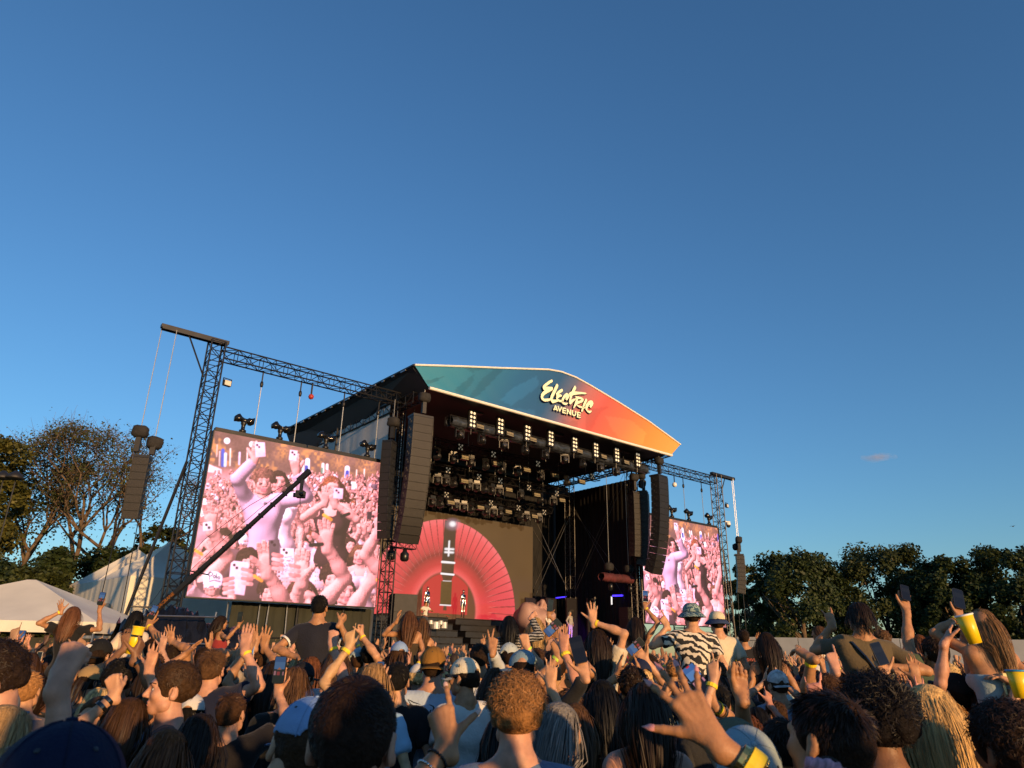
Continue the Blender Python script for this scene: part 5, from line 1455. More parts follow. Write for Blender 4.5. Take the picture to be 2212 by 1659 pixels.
def hair_arr(style, n, seed, width, length=None, hat=False):
    rng = np.random.default_rng(seed)
    cutf = [lambda x, y, z: np.maximum(-(np.sqrt((x/0.078)**2+((y-0.095)/0.075)**2+((z-1.605)/0.098)**2)-1)*0.07, -1) ]
    ear = lambda x, y, z: -(np.sqrt(((np.abs(x)-0.090)/0.030)**2+((y+0.004)/0.028)**2+((z-1.615)/0.050)**2)-1)*0.03
    low = lambda x, y, z: (1.580+0.10*np.maximum(0, y+0.05)-z) + 0*x
    if hat: cutf.append(lambda x, y, z: (z-1.690)+0*x+0*y)
    def keep(d): return d[d[:, 2]*HS_R[2] < 0.012] if hat else d
    def outside(q, k0):
        e = (q-HS_C)/HS_R; k = np.linalg.norm(e, axis=1)
        return np.where((k < k0)[:, None], HS_C+e/np.maximum(k, 1e-6)[:, None]*HS_R*(k0 if np.isscalar(k0) else k0[:, None]), q)
    if style == 'short':
        base = solid([('e', HS_C, HS_R+0.004, 0.01), ('c', (0,-0.07,1.60), (0,-0.075,1.63), 0.045, 0.05, 0.02)], 0.010, 0, cutf+[ear, low], (0.004, 75, seed+3))
        d = keep(scalp(rng, n)); n = len(d); whorl = nrm(vec(0.12,-0.62,0.78))
        t = d - whorl; t -= d*(t*d).sum(1)[:, None]; t /= np.linalg.norm(t, axis=1)[:, None]+1e-6
        sw = np.cross(d, t); t = t*0.85 + sw*0.55
        g = length or 1.0
        L = np.where(d[:,2] > 0.30, rng.uniform(0.022, 0.038, n), rng.uniform(0.010, 0.018, n))*g
        cl = rng.normal(0, 0.16, (n//6+1, 3))[rng.integers(0, n//6+1, n)]
        P = [HS_C + d*HS_R]; dr = t*1.0 + d*(0.34*g if g > 1.1 else 0.30) + cl + rng.normal(0, 0.10, (n, 3))
        for i in range(3):
            dr /= np.linalg.norm(dr, axis=1)[:, None]; q = P[-1] + dr*(L/3)[:, None]
            dr = dr + t*0.10 - d*0.16 + rng.normal(0, 0.06, (n, 3)); P.append(outside(q, 1.035+0.02*i))
        return base, ribbons(np.stack(P, 1), width*1.25, rng)
    if style == 'curly':
        g = length or 1.0
        base = solid([('e', HS_C+vec(0,0,0.004), HS_R+0.004+0.012*g, 0.01)]+[('e', HS_C+x*(HS_R+0.002+0.012*g), rng.uniform(0.012, 0.020, 3)*(0.6+0.5*g), 0.010) for x in keep(scalp(rng, 130, -0.5))], 0.0095, 0, cutf+[ear, low])
        d = keep(scalp(rng, n, -0.55)); n = len(d); cid = rng.integers(0, max(6, n//14), n)
        cd = rng.normal(0, 1, (max(6, n//14), 3))[cid]; ph = rng.uniform(0, 6.28, n)*0.35 + rng.uniform(0, 6.28, max(6, n//14))[cid]
        L = np.where(d[:,2] > 0.1, 0.040, 0.022)*rng.uniform(0.7, 1.15, n)*g
        tg = cd - d*(cd*d).sum(1)[:, None]; tg /= np.linalg.norm(tg, axis=1)[:, None]+1e-6; c2 = np.cross(d, tg); P = []
        for i in range(7):
            u_ = i/6; R = 0.0085*(0.5+0.5*u_)
            P.append(HS_C + d*(HS_R+0.006) + d*(L*(0.30+0.55*u_))[:, None] + tg*(L*u_*0.9)[:, None] + tg*(R*np.cos(ph+u_*9))[:, None] + c2*(R*np.sin(ph+u_*9))[:, None])
        return base, ribbons(np.stack(P, 1), width*1.3, rng, 0.7)
    # long, bob and messy styles: combed from a parting, then falling
    Lh = length or 0.46; zend = 1.66-Lh; fz = 0.010 if style == 'long' else 0.035
    pr = [('e', HS_C, HS_R+0.005, 0.02)]
    if Lh > 0.16: pr += [('c', (-0.035,-0.055,1.63), (-0.045,-0.115,zend+0.05), 0.050, 0.026, 0.03), ('c', (0.035,-0.055,1.63), (0.045,-0.115,zend+0.05), 0.050, 0.026, 0.03), ('c', (0,-0.06,1.62), (0,-0.12,zend+0.04), 0.055, 0.03, 0.03)]
    base = solid(pr, 0.013, 0, cutf)
    d = keep(scalp(rng, n, -0.3)); n = len(d); P = [HS_C + d*HS_R*1.02]
    side = np.sign(d[:,0]+rng.normal(0, 0.03, n)); fw = np.clip((d[:,1]+0.3)/0.9, 0, 1)
    dr = np.stack([side*(0.12+0.75*fw)*(0.35+0.65*np.abs(d[:,0])), np.full(n, -0.5), -0.55*np.ones(n)], 1) + rng.normal(0, 0.05, (n, 3))
    m = 7 if Lh > 0.25 else 5; L = Lh*rng.uniform(0.86, 1.04, n)+0.05; st = L/m
    clump = rng.normal(0, 1, (n//12+1, 3))[np.argsort(np.argsort(d[:,0]+0.3*d[:,1]))//12]
    off = 1.045 + 0.075*rng.random(n)
    for i in range(m):
        dr = dr/np.linalg.norm(dr, axis=1)[:, None]; q = outside(P[-1] + dr*st[:, None], off)
        b = (q[:,2] < 1.50) & (np.abs(q[:,0]) < 0.19) & (q[:,1] > -0.125) & (q[:,1] < 0.03); q[:,1] = np.where(b, -0.125-0.02*rng.random(n), q[:,1])
        g = 0.55 if i > 2 else 0.40
        dr = dr*(1-g) + g*np.array([0,-0.03,-1.0]) + rng.normal(0, fz, (n, 3)) + clump*fz*1.6
        dr[:,0] -= np.where(q[:,2] < 1.60, q[:,0]*1.6, 0)
        P.append(q)
    P = np.stack(P, 1); P = P[~(P[:, -1, 1] > 0.03)]
    return base, ribbons(P, width*1.15, rng)
def hair_cached(style, n, seed, width, length=None, hat=False):
    key = ('hair', style, n, seed, width, length, hat)
    if key not in CACHE:
        (bv, bq), (rv, rq) = hair_arr(style, n, seed, width, length, hat)
        V, Q = cat_mesh([(bv, bq), (rv, rq)])
        me = mesh_from('hair', V, Q, True); me.materials.append(HAIRB); me.materials.append(HAIRM)
        mi = np.ones(len(Q), np.int32); mi[:len(bq)] = 0; me.polygons.foreach_set('material_index', mi)
        CACHE[key] = me
    return CACHE[key]
def cap_mesh(kind):
    key = ('cap', kind)
    if key in CACHE: return CACHE[key]
    if kind == 'bucket':
        c = solid([('e', (0,-0.008,1.69), (0.092,0.110,0.085), 0.01)], 0.006, 0, [lambda x, y, z: (1.672-z)+0*x+0*y, lambda x, y, z: (z-1.765)+0*x+0*y])
        V, Fc = [], []
        n = 32
        for k, (r, z) in enumerate(((0.93,1.678),(1.25,1.655),(1.55,1.625),(1.54,1.621),(1.24,1.650),(0.92,1.672))):
            for i in range(n):
                a = 2*math.pi*i/n; V.append((0.095*r*math.cos(a), 0.112*r*math.sin(a)-0.008, z+0.006*math.sin(3*a)*(r-0.9)))
        for k in range(6):
            for i in range(n): Fc.append((k*n+i, k*n+(i+1) % n, ((k+1) % 6)*n+(i+1) % n, ((k+1) % 6)*n+i))
        br = (np.array(V), np.array(Fc))
    else:
        f = [lambda x, y, z: (1.664-0.10*(y)-z)+0*x]
        # opening over the strap at the back
        f.append(lambda x, y, z: -(np.sqrt((x/0.034)**2+((y+0.115)/0.05)**2+((z-1.672)/0.028)**2)-1)*0.03)
        c = solid([('e', (0,-0.010,1.668), (0.088,0.108,0.104), 0.02)], 0.0045, 0, f)
        V, Fc = [], []; n, m = 18, 5
        for side in (0, 1):
            for j in range(m):
                for i in range(n):
                    a = math.radians(-62 + 124*i/(n-1)); r0x, r0y = 0.088*math.sin(a), 0.108*math.cos(a)
                    e = 0.078*j/(m-1)*math.cos(a*0.85)
                    x = r0x + 0.10*e*math.sin(a)*2; y = -0.010 + r0y - 0.006 + e
                    z = 1.655 - 0.10*0.09 - 0.9*(x/0.09)**2*0.018 - 0.16*e + 0.001 - side*0.0035
                    V.append((x, y, z))
        st = n*m
        for j in range(m-1):
            for i in range(n-1):
                q = j*n+i; Fc += [(q,q+1,q+n+1,q+n), (st+q+n,st+q+n+1,st+q+1,st+q)]
        for i in range(n-1): q = (m-1)*n+i; Fc.append((q, q+1, st+q+1, st+q))
        br = (np.array(V), np.array(Fc))
    a = mesh_from('cap', *c, True); b = mesh_from('brim', *br, True)
    a.materials.append(CAPM); b.materials.append(CAPM)
    if kind != 'bucket':
        mb = MB()
        for k in range(6):
            al = math.radians(k*60+30); pts = []
            for j in range(9):
                t_ = math.radians(8+j*10.0)
                pts.append((0.0886*math.sin(al)*math.sin(t_), -0.010+0.1086*math.cos(al)*math.sin(t_), 1.668+0.1046*math.cos(t_)))
            mb.tube(pts, 0.0013, 4)
        s = mb.mesh('seams'); s.materials.append(CAPM)
        bt = MB().lathe([(0.009,0),(0.008,0.004),(0.002,0.006)], 10, Matrix.Translation((0,-0.010,1.771))).mesh('button', True); bt.materials.append(CAPM)
        ey = MB()
        for k in range(6):
            al = math.radians(k*60); t_ = math.radians(48)
            p = Vector((0.0892*math.sin(al)*math.sin(t_), -0.010+0.1092*math.cos(al)*math.sin(t_), 1.668+0.1052*math.cos(t_)))
            ey.lathe([(0.0042,-0.0005),(0.003,0.001)], 8, Matrix.Translation(p) @ (p-Vector((0,-0.01,1.668))).to_track_quat('Z', 'Y').to_matrix().to_4x4())
        e = ey.mesh('eyelets', True); e.materials.append(mat('eyelet', (0.03,0.03,0.035), 0.5))
        CACHE[key] = (a, b, s, bt, e)
    else: CACHE[key] = (a, b)
    return CACHE[key]

# ------------------------------------------------------------------ the person builder
def put(me, name, parent, col=None, M=None, kind=None):
    o = bpy.data.objects.new(name, me); COL.objects.link(o); o.parent = parent
    if col is not None: o.color = (*col[:3], 1)
    if M is not None: o.matrix_local = M
    return o
LODS = {0: dict(head=0.0080, arm=0.0055, torso=0.030, shirt=0.020, hair=2800, hw=0.0020), 1: dict(head=0.0125, arm=0.0078, torso=0.042, shirt=0.028, hair=620, hw=0.0040),
        2: dict(head=0.018, arm=0.0115, torso=0.050, shirt=0.038, hair=200, hw=0.0100)}
def person(label, group, loc, rz=0.0, scale=1.0, fem=False, skin='fair', hair=('short','dark',None), top=('tee',(0.1,0.1,0.1)), bottom=(0.04,0.05,0.08),
           armL=None, armR=None, ride=False, lod=1, head=(0,0,0), hat=None, bands=(), seed=0, shades=None, face=False, hand_v=None, topmat=None, nails=None, extras=None, bare_v=None):
    """armL / armR: (wrist, elbow hint, hand direction, palm direction, hand pose[, forearm length factor]); head: yaw, pitch, tilt"""
    Q = LODS[lod]
    root = empty('person', loc, rz, label, 'person', group); root.scale = (scale,)*3
    Rh = rotz(head[0]) @ rotx(head[1]) @ roty(head[2])
    Mh = Matrix.Translation(Vector(NECK)) @ Matrix(Rh.tolist()).to_4x4() @ Matrix.Translation(-Vector(NECK))
    parts = []
    hv, hq = head_arr(fem, (0.0055 if lod < 2 else 0.009) if face else Q['head']); parts.append(((hv-NECK) @ Rh.T + NECK, hq))
    parts.append(solid(neck_prims(fem), max(0.011, Q['head']*1.4)))
    info = {}
    ups = {}
    arms = {}
    for s, a in ((-1, armL), (1, armR)):
        if a is None: a = (vec(s*0.235, 0.03, 0.93), (s*0.4,-0.6,0), (0,0.1,-1), (-s,0,0), 'relax')
        up = float(np.clip((a[0][2]-1.35)/0.4, 0, 1)); ups[s] = round(up, 1)
        S = shoulder(s, fem, ups[s]); E, W = ik(S, a[0], a[1])
        arms[s] = (S, E, W); tips = []
        ap = arm_prims(S, E, W, fem); hp = hand_prims(W+nrm(W-E)*0.012, a[2], a[3], s, a[4], fem, tips)
        if a[4] == 'relax' and a[0][2] < 1.0: parts.append(solid(ap + hp, 0.020))
        else:
            av = hand_v or Q['arm']; k_ = 0.84 if fem else 1.0
            parts.append(solid(ap, max(0.013, av*2.0))); parts.append(solid(hp + [('c', E+(W-E)*0.72, W, (0.038-0.013*0.6)*k_, 0.0250*k_, 0.02)], av))
        info[s] = (S, E, W, tips)
    ta, tb = torso_arr(fem, ride, bare_v or Q['torso'], ups[-1], ups[1]); parts += [ta, tb]
    V, Fc = cat_mesh(parts); me = mesh_from('body', V, Fc, True); me.materials.append(SKIN)
    put(me, 'body', root, SK[skin] if isinstance(skin, str) else skin)
    # clothing
    kind, col = top[0], top[1]
    if kind != 'none':
        P = torso_prims(fem, arms[-1][0], arms[1][0]); cuts = [lambda x, y, z: (0.86-z)+0*x+0*y]; sleeves = []
        neckr = 0.062 if not fem else 0.058
        wr = (0.006, 34.0, seed+1) if kind in ('tee', 'long', 'polo') else (0.003, 40.0, seed+1)
        if kind in ('tee', 'long', 'polo', 'jersey'):
            P += [('c', (0,-0.03,1.475), (-0.12,-0.015,1.43), 0.03, 0.04, 0.03), ('c', (0,-0.03,1.475), (0.12,-0.015,1.43), 0.03, 0.04, 0.03)]
            cuts.append(lambda x, y, z: -(np.sqrt((x/neckr)**2+((y-0.004)/(neckr*1.05))**2+((z-1.515)/0.055)**2)-1)*0.05)
            for s in (-1, 1):
                S, E, W = arms[s]
                if kind == 'jersey': continue
                SP = [('c', S+vec(-s*0.05,0,0), S, 0.055, 0.056, 0.03), ('c', S, S+(E-S)*(0.9 if kind != 'long' else 1.0), 0.056, 0.058 if kind != 'long' else 0.044, 0.03)]
                sc_ = []
                if kind == 'long': SP.append(('c', E, E+(W-E)*1.0, 0.044, 0.031, 0.02)); c0, n_ = E+(W-E)*0.93, nrm(W-E)
                else: c0, n_ = S+(E-S)*0.62, nrm(E-S)
                if kind != 'long': sc_.append(lambda x, y, z, n_=n_, c0=c0: (x-c0[0])*n_[0]+(y-c0[1])*n_[1]+(z-c0[2])*n_[2])
                else: sc_.append(lambda x, y, z, n_=n_, c0=c0: np.where((x-c0[0])**2+(y-c0[1])**2+(z-c0[2])**2 < 0.09**2, (x-c0[0])*n_[0]+(y-c0[1])*n_[1]+(z-c0[2])*n_[2], -1.0))
                sleeves.append(solid(SP, Q['shirt']*0.85, 0.012, sc_, wr))
        elif kind == 'tank':
            cuts.append(lambda x, y, z: (z-1.36)*1.0 + 0*y - 0.068*np.exp(-((np.abs(x)-0.085)/0.022)**4))
        elif kind == 'strapless':
            cuts.append(lambda x, y, z: (z-1.315)+0*x+0*y)
        elif kind == 'crop':
            cuts = [lambda x, y, z: (1.10-z)+0*x+0*y, lambda x, y, z: (z-1.33)*1.0 + 0*y - 0.09*np.exp(-((np.abs(x)-0.075)/0.02)**2)]
        v_, q_ = cat_mesh([solid(P, Q['shirt'], 0.013, cuts, wr)] + sleeves)
        if kind in ('tee', 'polo', 'long') and lod < 2:
            rg = MB(); nn = 26
            pts = [(neckr*1.10*math.cos(6.2832*k/nn), 0.004-0.004+neckr*1.14*math.sin(6.2832*k/nn), 1.474-0.030*math.sin(6.2832*k/nn)-0.012*abs(math.cos(6.2832*k/nn))) for k in range(nn+1)]
            cm_ = rg.tube(pts, 0.0085, 6).mesh('collar', True); cm_.materials.append(topmat or CLOTH); put(cm_, 'collar', root, tuple(v*0.92 for v in col))
        sm = mesh_from('top', v_, q_, True); sm.materials.append(topmat or CLOTH)
        put(sm, 'top', root, col)
    key = ('pants', ride, fem)
    if key not in CACHE:
        P = [('e', (0,-0.012,0.93), (0.158,0.12,0.12), 0.05)] + [p for i, p in enumerate(leg_prims(ride, fem)) if i % 3 == 0 or (i % 3 == 1 and not ride)]
        v_, q_ = solid(P, 0.032, 0.014, [lambda x, y, z: (z-1.0)+0*x+0*y], (0.005, 30, 3)); pm = mesh_from('trousers', v_, q_, True); pm.materials.append(CLOTH); CACHE[key] = pm
    put(CACHE[key], 'trousers', root, bottom)
    # hair and hat
    if hair:
        st, hc, hl = hair
        nmul = {'short': 1.0, 'curly': 0.8, 'long': 0.7, 'messy': 0.7}.get(st, 1)
        ho = put(hair_cached(st, int(Q['hair']*nmul), seed % 3, Q['hw'], hl, bool(hat)), 'hair', root, HAIRC[hc] if isinstance(hc, str) else hc, Mh)
    if hat:
        hk, hcol, hrz = hat[:3]
        Mc = Mh @ Matrix.Translation((0,-0.01,1.66)) @ Matrix.Rotation(hrz, 4, 'Z') @ Matrix.Rotation(hat[3] if len(hat) > 3 else 0.0, 4, 'X') @ Matrix.Translation((0,0.01,-1.66))
        ms = cap_mesh(hk); bc = hat[4] if len(hat) > 4 else hcol
        c = put(ms[0], 'cap' if hk != 'bucket' else 'bucket_hat', root, hcol, Mc)
        if len(hat) > 5 and hat[5]:
            m2 = ms[0].copy(); m2.materials.clear(); m2.materials.append(hat[5]); c.data = m2
        b = put(ms[1], 'brim', c, bc)
        if len(hat) > 5 and hat[5]: b.data = ms[1].copy(); b.data.materials.clear(); b.data.materials.append(hat[5])
        if len(ms) > 2:
            if lod < 2: put(ms[2], 'seams', c, tuple(v*0.8 for v in hcol))
            put(ms[3], 'button', c, hcol)
            if lod < 2: put(ms[4], 'eyelets', c)
    for s, f_, bm in bands:                   # bands round the forearm: side, place from the wrist (0..1), material
        S, E, W, _ = info[s]; p = W + (E-W)*f_; d = Vector(nrm(W-E)); r = (0.0275+0.016*min(1, f_*2))*(0.86 if fem else 1.0)
        M = Matrix.Translation(Vector(p)) @ d.to_track_quat('Z', 'Y').to_matrix().to_4x4()
        w = 0.009
        MB().lathe([(r,-w),(r+0.0028,-w),(r+0.0032,0),(r+0.0028,w),(r,w)], 20, M, cap=False).build('wristband', bm, root, smooth=False)
    if shades:
        sm = MB()
        up = 0.055 if shades == 'up' else 0.0; yb = -0.055 if shades == 'up' else 0.0
        for s in (-1, 1):
            sm.prism([(s*0.008, 1.632+up), (s*0.034, 1.622+up), (s*0.062, 1.632+up), (s*0.066, 1.660+up), (s*0.006, 1.658+up)][::s], 0.106+yb, 0.112+yb)
            sm.bar((s*0.066,0.106+yb,1.655+up), (s*0.084,-0.01+yb*0.6,1.650+up*1.1), 0.0032, 5)
        sm.bar((-0.008,0.109+yb,1.650+up),(0.008,0.109+yb,1.650+up),0.003,5)
        put(sm.mesh('sunglasses'), 'sunglasses', root, None, Mh).data.materials.append(SHADES)
    if face:
        for s in (-1, 1):
            e = MB().lathe([(0.0004,-0.011),(0.006,-0.009),(0.0105,-0.003),(0.0105,0.003),(0.006,0.009),(0.0004,0.011)], 12, Matrix.Translation((s*0.031,0.0765,1.6395))).mesh('eye', True); e.materials.append(EYEW)
            eo = put(e, 'eye', root, None, Mh)
            i_ = MB().lathe([(0.0052,0.0102),(0.003,0.0112),(0.0003,0.0115)], 10, Matrix.Translation((s*0.031,0.0765,1.6385)) @ Matrix.Rotation(R_(-90), 4, 'X')).mesh('iris', True); i_.materials.append(EYED); put(i_, 'iris', eo)
            bm = MB()
            for k in range(5):
                x0, x1 = 0.014+0.009*k, 0.014+0.009*(k+1)
                z = lambda x: 1.661 + 0.006*math.sin((x-0.014)/0.045*2.4)
                y = lambda x: 0.0985 - 3.6*(x-0.012)**2*3
                bm.bar((s*x0, y(x0), z(x0)), (s*x1, y(x1), z(x1)), 0.0034-0.0003*k, 5)
            put(bm.mesh('eyebrow', True), 'eyebrow', root, HAIRC[hair[1]] if hair and isinstance(hair[1], str) else (0.04,0.02,0.01), Mh).data.materials.append(HAIRB)
            lm = MB().bar((s*0.034+s*0.011,0.0845,1.6450),(s*0.021,0.0880,1.6460),0.0014,4).mesh('eyelid'); lm.materials.append(SHADES); put(lm, 'eyelid', root, None, Mh)
        lp_ = solid([('c', (-0.017,0.0885,1.5805), (0.017,0.0885,1.5805), 0.0065, 0.0065, 0.004), ('c', (-0.014,0.0880,1.5690), (0.014,0.0880,1.5690), 0.0068, 0.0068, 0.004)], 0.0025, 0, [lambda x, y, z: np.maximum(0.0030-np.abs(z-1.5747), -1)+0*x+0*y])
        l_ = mesh_from('lips', *lp_, True); l_.materials.append(LIP); put(l_, 'lips', root, None, Mh)
    if nails:
        for s, nm, ln in nails:
            for (tip, d, up, r) in info[s][3][:5]:
                d, up = nrm(d), nrm(up - d*(np.array(up)@d)); sd = np.cross(d, up)
                V, Fc = [], []
                for j, (f_, w_) in enumerate(((-0.8,0.78),(-0.2,0.86),(0.5,0.8),(1.0+ln*0.5,0.6),(1.15+ln,0.2))):
                    for i in range(5):
                        a = (i-2)/2*0.95
                        V.append(tip + d*r*f_ + (up*math.cos(a)*1.06 + sd*math.sin(a)*w_*1.12)*r*(1.0 if f_ < 0.6 else 0.8 if f_ < 1.2+ln*0.2 else 0.5))
                for j in range(4):
                    for i in range(4): Fc.append((j*5+i, j*5+i+1, j*5+i+6, j*5+i+5))
                nv = mesh_from('fingernail', V, Fc, True); nv.materials.append(nm); put(nv, 'fingernail', root)
    root_info = dict(root=root, arms=info, Mh=Mh, scale=scale)
    if extras: extras(root_info)
    return root_info
# ------------------------------------------------------------------ the live picture on the two side screens, drawn point by point from posed figures
def live_picture():
    nx, ny = 340, 276
    gx, gz = np.meshgrid(np.linspace(0, 8.72, nx), np.linspace(0, 7.08, ny))
    u, v = stage_uv(0.6 + gx, 0.0, 3.78 + gz)
    X, Y = (u-345.6)/0.2777, (v-864)/0.2777
    # homography from the drawing plane to the pixel grid
    A, B = [], []
    for (i, j) in ((0,0),(0,nx-1),(ny-1,0),(ny-1,nx-1)):
        x, y = X[i,j], Y[i,j]; A += [[x,y,1,0,0,0,-j*x,-j*y],[0,0,0,x,y,1,-i*x,-i*y]]; B += [j, i]
    Hm = np.append(np.linalg.solve(np.array(A), np.array(B)), 1).reshape(3, 3)
    c = Canvas(X, Y, 6.0); rng = np.random.default_rng(3)
    br, pk = np.array(s2l((126,92,80))), np.array(s2l((206,138,138)))
    t = np.clip((Y - 500 - (X-430)*0.10)/110, 0, 1)[..., None]
    c.C = (br*(1-t) + pk*t)*(0.8 + 0.4*vnoise(X, Y, 60, 1) + 0.25*vnoise(X, Y, 14, 2))[..., None]
    gold = np.clip(vnoise(X, Y, 22, 4)*vnoise(X, Y, 110, 5)*3.2 - 0.8, 0, 1)*np.clip(1-t[..., 0]*1.2, 0, 1)
    for gx_, gy_, gr in ((1400,480,70),(1610,510,80),(950,400,60),(1250,420,50)):
        gold = np.maximum(gold, np.exp(-((X-gx_)**2+(Y-gy_)**2)/gr**2)*vnoise(X, Y, 12, 6)*1.1)
    c.C = c.C*(1-0.8*gold[..., None]) + np.array(s2l((226,160,86)))*0.8*gold[..., None]
    for x, y, h, w, col in ((490,390,120,26,(70,90,190)),(510,420,90,22,(190,215,240)),(548,380,130,10,(250,225,205)),(465,400,110,8,(240,200,190)),(620,410,90,14,(225,205,230)),
                            (680,390,130,9,(250,220,205)),(1115,480,120,18,(250,230,225)),(1148,470,180,36,(215,225,235)),(1140,520,60,26,(60,80,180)),(1150,590,60,30,(200,60,70)),
                            (1268,500,90,22,(235,225,225)),(1262,530,60,12,(70,150,110)),(1300,505,90,20,(240,220,220)),(1457,530,75,38,(235,230,240)),(1457,560,40,28,(70,80,190)),
                            (1530,545,90,9,(250,220,200)),(1590,540,70,10,(250,215,200)),(1745,570,70,18,(90,100,190)),(445,350,90,8,(230,190,180))):
        c.line([(x,y),(x-4,y+h)], col, w, 0.2)
    c.poly([(960,600),(1080,558),(1180,572),(1265,618),(1262,660),(960,660)], (250,232,236)); c.poly([(1420,630),(1560,640),(1600,672),(1600,700),(1420,690)], (250,230,234)); c.poly([(380,500),(480,540),(480,575),(370,560)], (240,205,205))
    c.ell(522,318,24,24,(250,238,240)); c.ell(712,345,18,22,(250,238,240))
    MC = {'skin': None, 'cotton': None, 'hair': None, 'hair base': None, 'cap twill': None, 'eye white': (0.42,0.24,0.20), 'iris': (0.16,0.07,0.06), 'lips': (0.45,0.14,0.14), 'dark sunglasses': (0.02,0.02,0.02), 'yellow wristband': (0.8,0.5,0.05), 'eyelet': (0.05,0.05,0.05)}
    key = nrm(vec(-0.55, -0.65, 0.65))
    def grab(pi):
        """points, normals and colours of a figure in its own frame"""
        out = []
        def walk(o, M):
            M = M @ o.matrix_local if o.type == 'MESH' else M
            if o.type == 'MESH' and o.name.split('.')[0] not in ('eyelid', 'eyebrow', 'trousers'):
                me = o.data; n = len(me.vertices); a = np.empty(n*3, np.float32); me.vertices.foreach_get('co', a); b = np.empty(n*3, np.float32); me.vertices.foreach_get('normal', b)
                Mn = np.array(M); P = a.reshape(-1, 3) @ Mn[:3,:3].T + Mn[:3,3]; N = b.reshape(-1, 3) @ Mn[:3,:3].T
                nm = me.materials[0].name if len(me.materials) else 'cotton'
                col = MC.get(nm) or tuple(o.color[:3]); C = np.tile(np.array(col), (n, 1))
                if o.name.startswith('hair'): C = C*(0.5+1.3*np.random.default_rng(1).random((n, 1))); N = nrm_rows(P-HS_C)
                out.append((P, N, C))
            for ch in o.children: walk(ch, M)
        for ch in pi['root'].children: walk(ch, Matrix.Identity(4))
        def kill(o):
            for ch in list(o.children): kill(ch)
            bpy.data.objects.remove(o)
        kill(pi['root'])
        return tuple(np.concatenate(k) for k in zip(*out))
    nrm_rows = lambda a: a/(np.linalg.norm(a, axis=1)[:, None]+1e-9)
    def splat(arr, x0, y0, S, rz=math.pi, size=2, bright=1.0, flip=False):
        P, N, C = arr; R = rotz(rz); Q = (P-np.array([0,0,1.64])) @ R.T; n = N @ R.T
        if flip: Q[:,0] *= -1; n[:,0] *= -1
        px, py, dz = x0 + S*Q[:,0], y0 - S*Q[:,2], Q[:,1]
        sh = 0.16 + 1.10*np.clip(n @ key, 0, 1)**1.2 + 0.12*np.clip(n[:,2], 0, 1)
        col = C*sh[:, None]*bright*np.array([2.1, 1.62, 1.75]) + np.array([0.022,0.008,0.009])
        ok = n[:,1] < 0.25
        q = np.stack([px, py, np.ones_like(px)], 0); q = Hm @ q; j, i = q[0]/q[2], q[1]/q[2]
        o = np.argsort(-dz[ok]); j, i, col = np.round(j[ok][o]).astype(int), np.round(i[ok][o]).astype(int), col[ok][o]
        JJ, II, CC = [], [], []
        offs = [(a, b) for a in range(size) for b in range(size)]
        k = len(j)
        JJ = np.stack([j+a-size//2 for a, b in offs], 1).ravel(); II = np.stack([i+b-size//2 for a, b in offs], 1).ravel(); CC = np.repeat(col, len(offs), 0)
        m = (JJ >= 0) & (JJ < nx) & (II >= 0) & (II < ny); c.C[II[m], JJ[m]] = np.clip(CC[m], 0, 1.0)
    fair = (0.50,0.25,0.20); keepl = {k: dict(v) for k, v in LODS.items()}
    LODS[1].update(head=0.0075, torso=0.014, shirt=0.012, hair=1600, hw=0.004, arm=0.0065); LODS[2].update(head=0.013, torso=0.026, shirt=0.022)
    def fig(fem, hair, top, L=None, R=None, lod=1, **kw):
        return grab(person('figure', None, (0,0,-40), 0, 1.0, fem, kw.pop('skin', fair), hair, top, armL=L, armR=R, lod=lod, **kw))
    UPR = (vec(0.20,0.15,1.86), (0.8,-0.2,-0.6), (0,0.1,1), (0,1,0), 'open'); UPL = (vec(-0.22,0.15,1.84), (-0.8,-0.2,-0.6), (0,0.1,1), (0,1,0), 'point')
    PHR = (vec(0.12,0.34,1.68), (0.8,-0.3,-0.6), (0,0.1,1), (0,-1,0), 'phone')
    small = [fig(False, ('short','dark',None), ('tee',(0.4,0.3,0.3)), R=UPR, lod=2), fig(True, ('long','brown',0.4), ('tank',(0.5,0.35,0.35)), L=UPL, lod=2), fig(False, ('curly','mid',0.6), ('tee',(0.1,0.08,0.09)), lod=2),
             fig(True, ('long','dark',0.4), ('tank',(0.6,0.5,0.5)), R=PHR, lod=2), fig(False, ('short','brown',None), ('tee',(0.55,0.45,0.48)), L=UPL, R=UPR, lod=2, hat=('ball',(0.6,0.5,0.52),0,0)), fig(True, ('long','auburn',0.4), ('tank',(0.05,0.03,0.03)), L=UPL, R=UPR, lod=2)]
    for k in range(330):
        f_ = (k/330.0); S = 70 + 430*f_**1.6; y = 575 + 560*f_**1.15 + rng.uniform(-12, 12); x = 190 + rng.random()*1580
        splat(small[rng.integers(0, 6)], x, y, S, math.pi + rng.normal(0, 0.3), 2 if S < 300 else 3, rng.uniform(0.75, 1.1), rng.random() < 0.5)
    # the two people the camera found, and a friend
    splat(fig(True, ('long','dark',0.40), ('tank',(0.7,0.55,0.58)), lod=1, face=True), 922, 640, 720, math.pi+0.15, 3)
    splat(fig(False, ('short',(0.10,0.05,0.03),1.7), ('long',(0.36,0.28,0.34)), R=(vec(0.09,0.20,1.86),(1.0,0,-0.5),(-0.15,0.1,1),(0,-1,0),'phone'), L=(vec(-0.32,0.15,1.74),(-0.9,0,-0.7),(0.12,0.1,1),(0,-1,0),'phone'), lod=1, face=True, bare_v=0.012, head=(0.15,0.1,0.05)), 806, 648, 800, math.pi, 3)
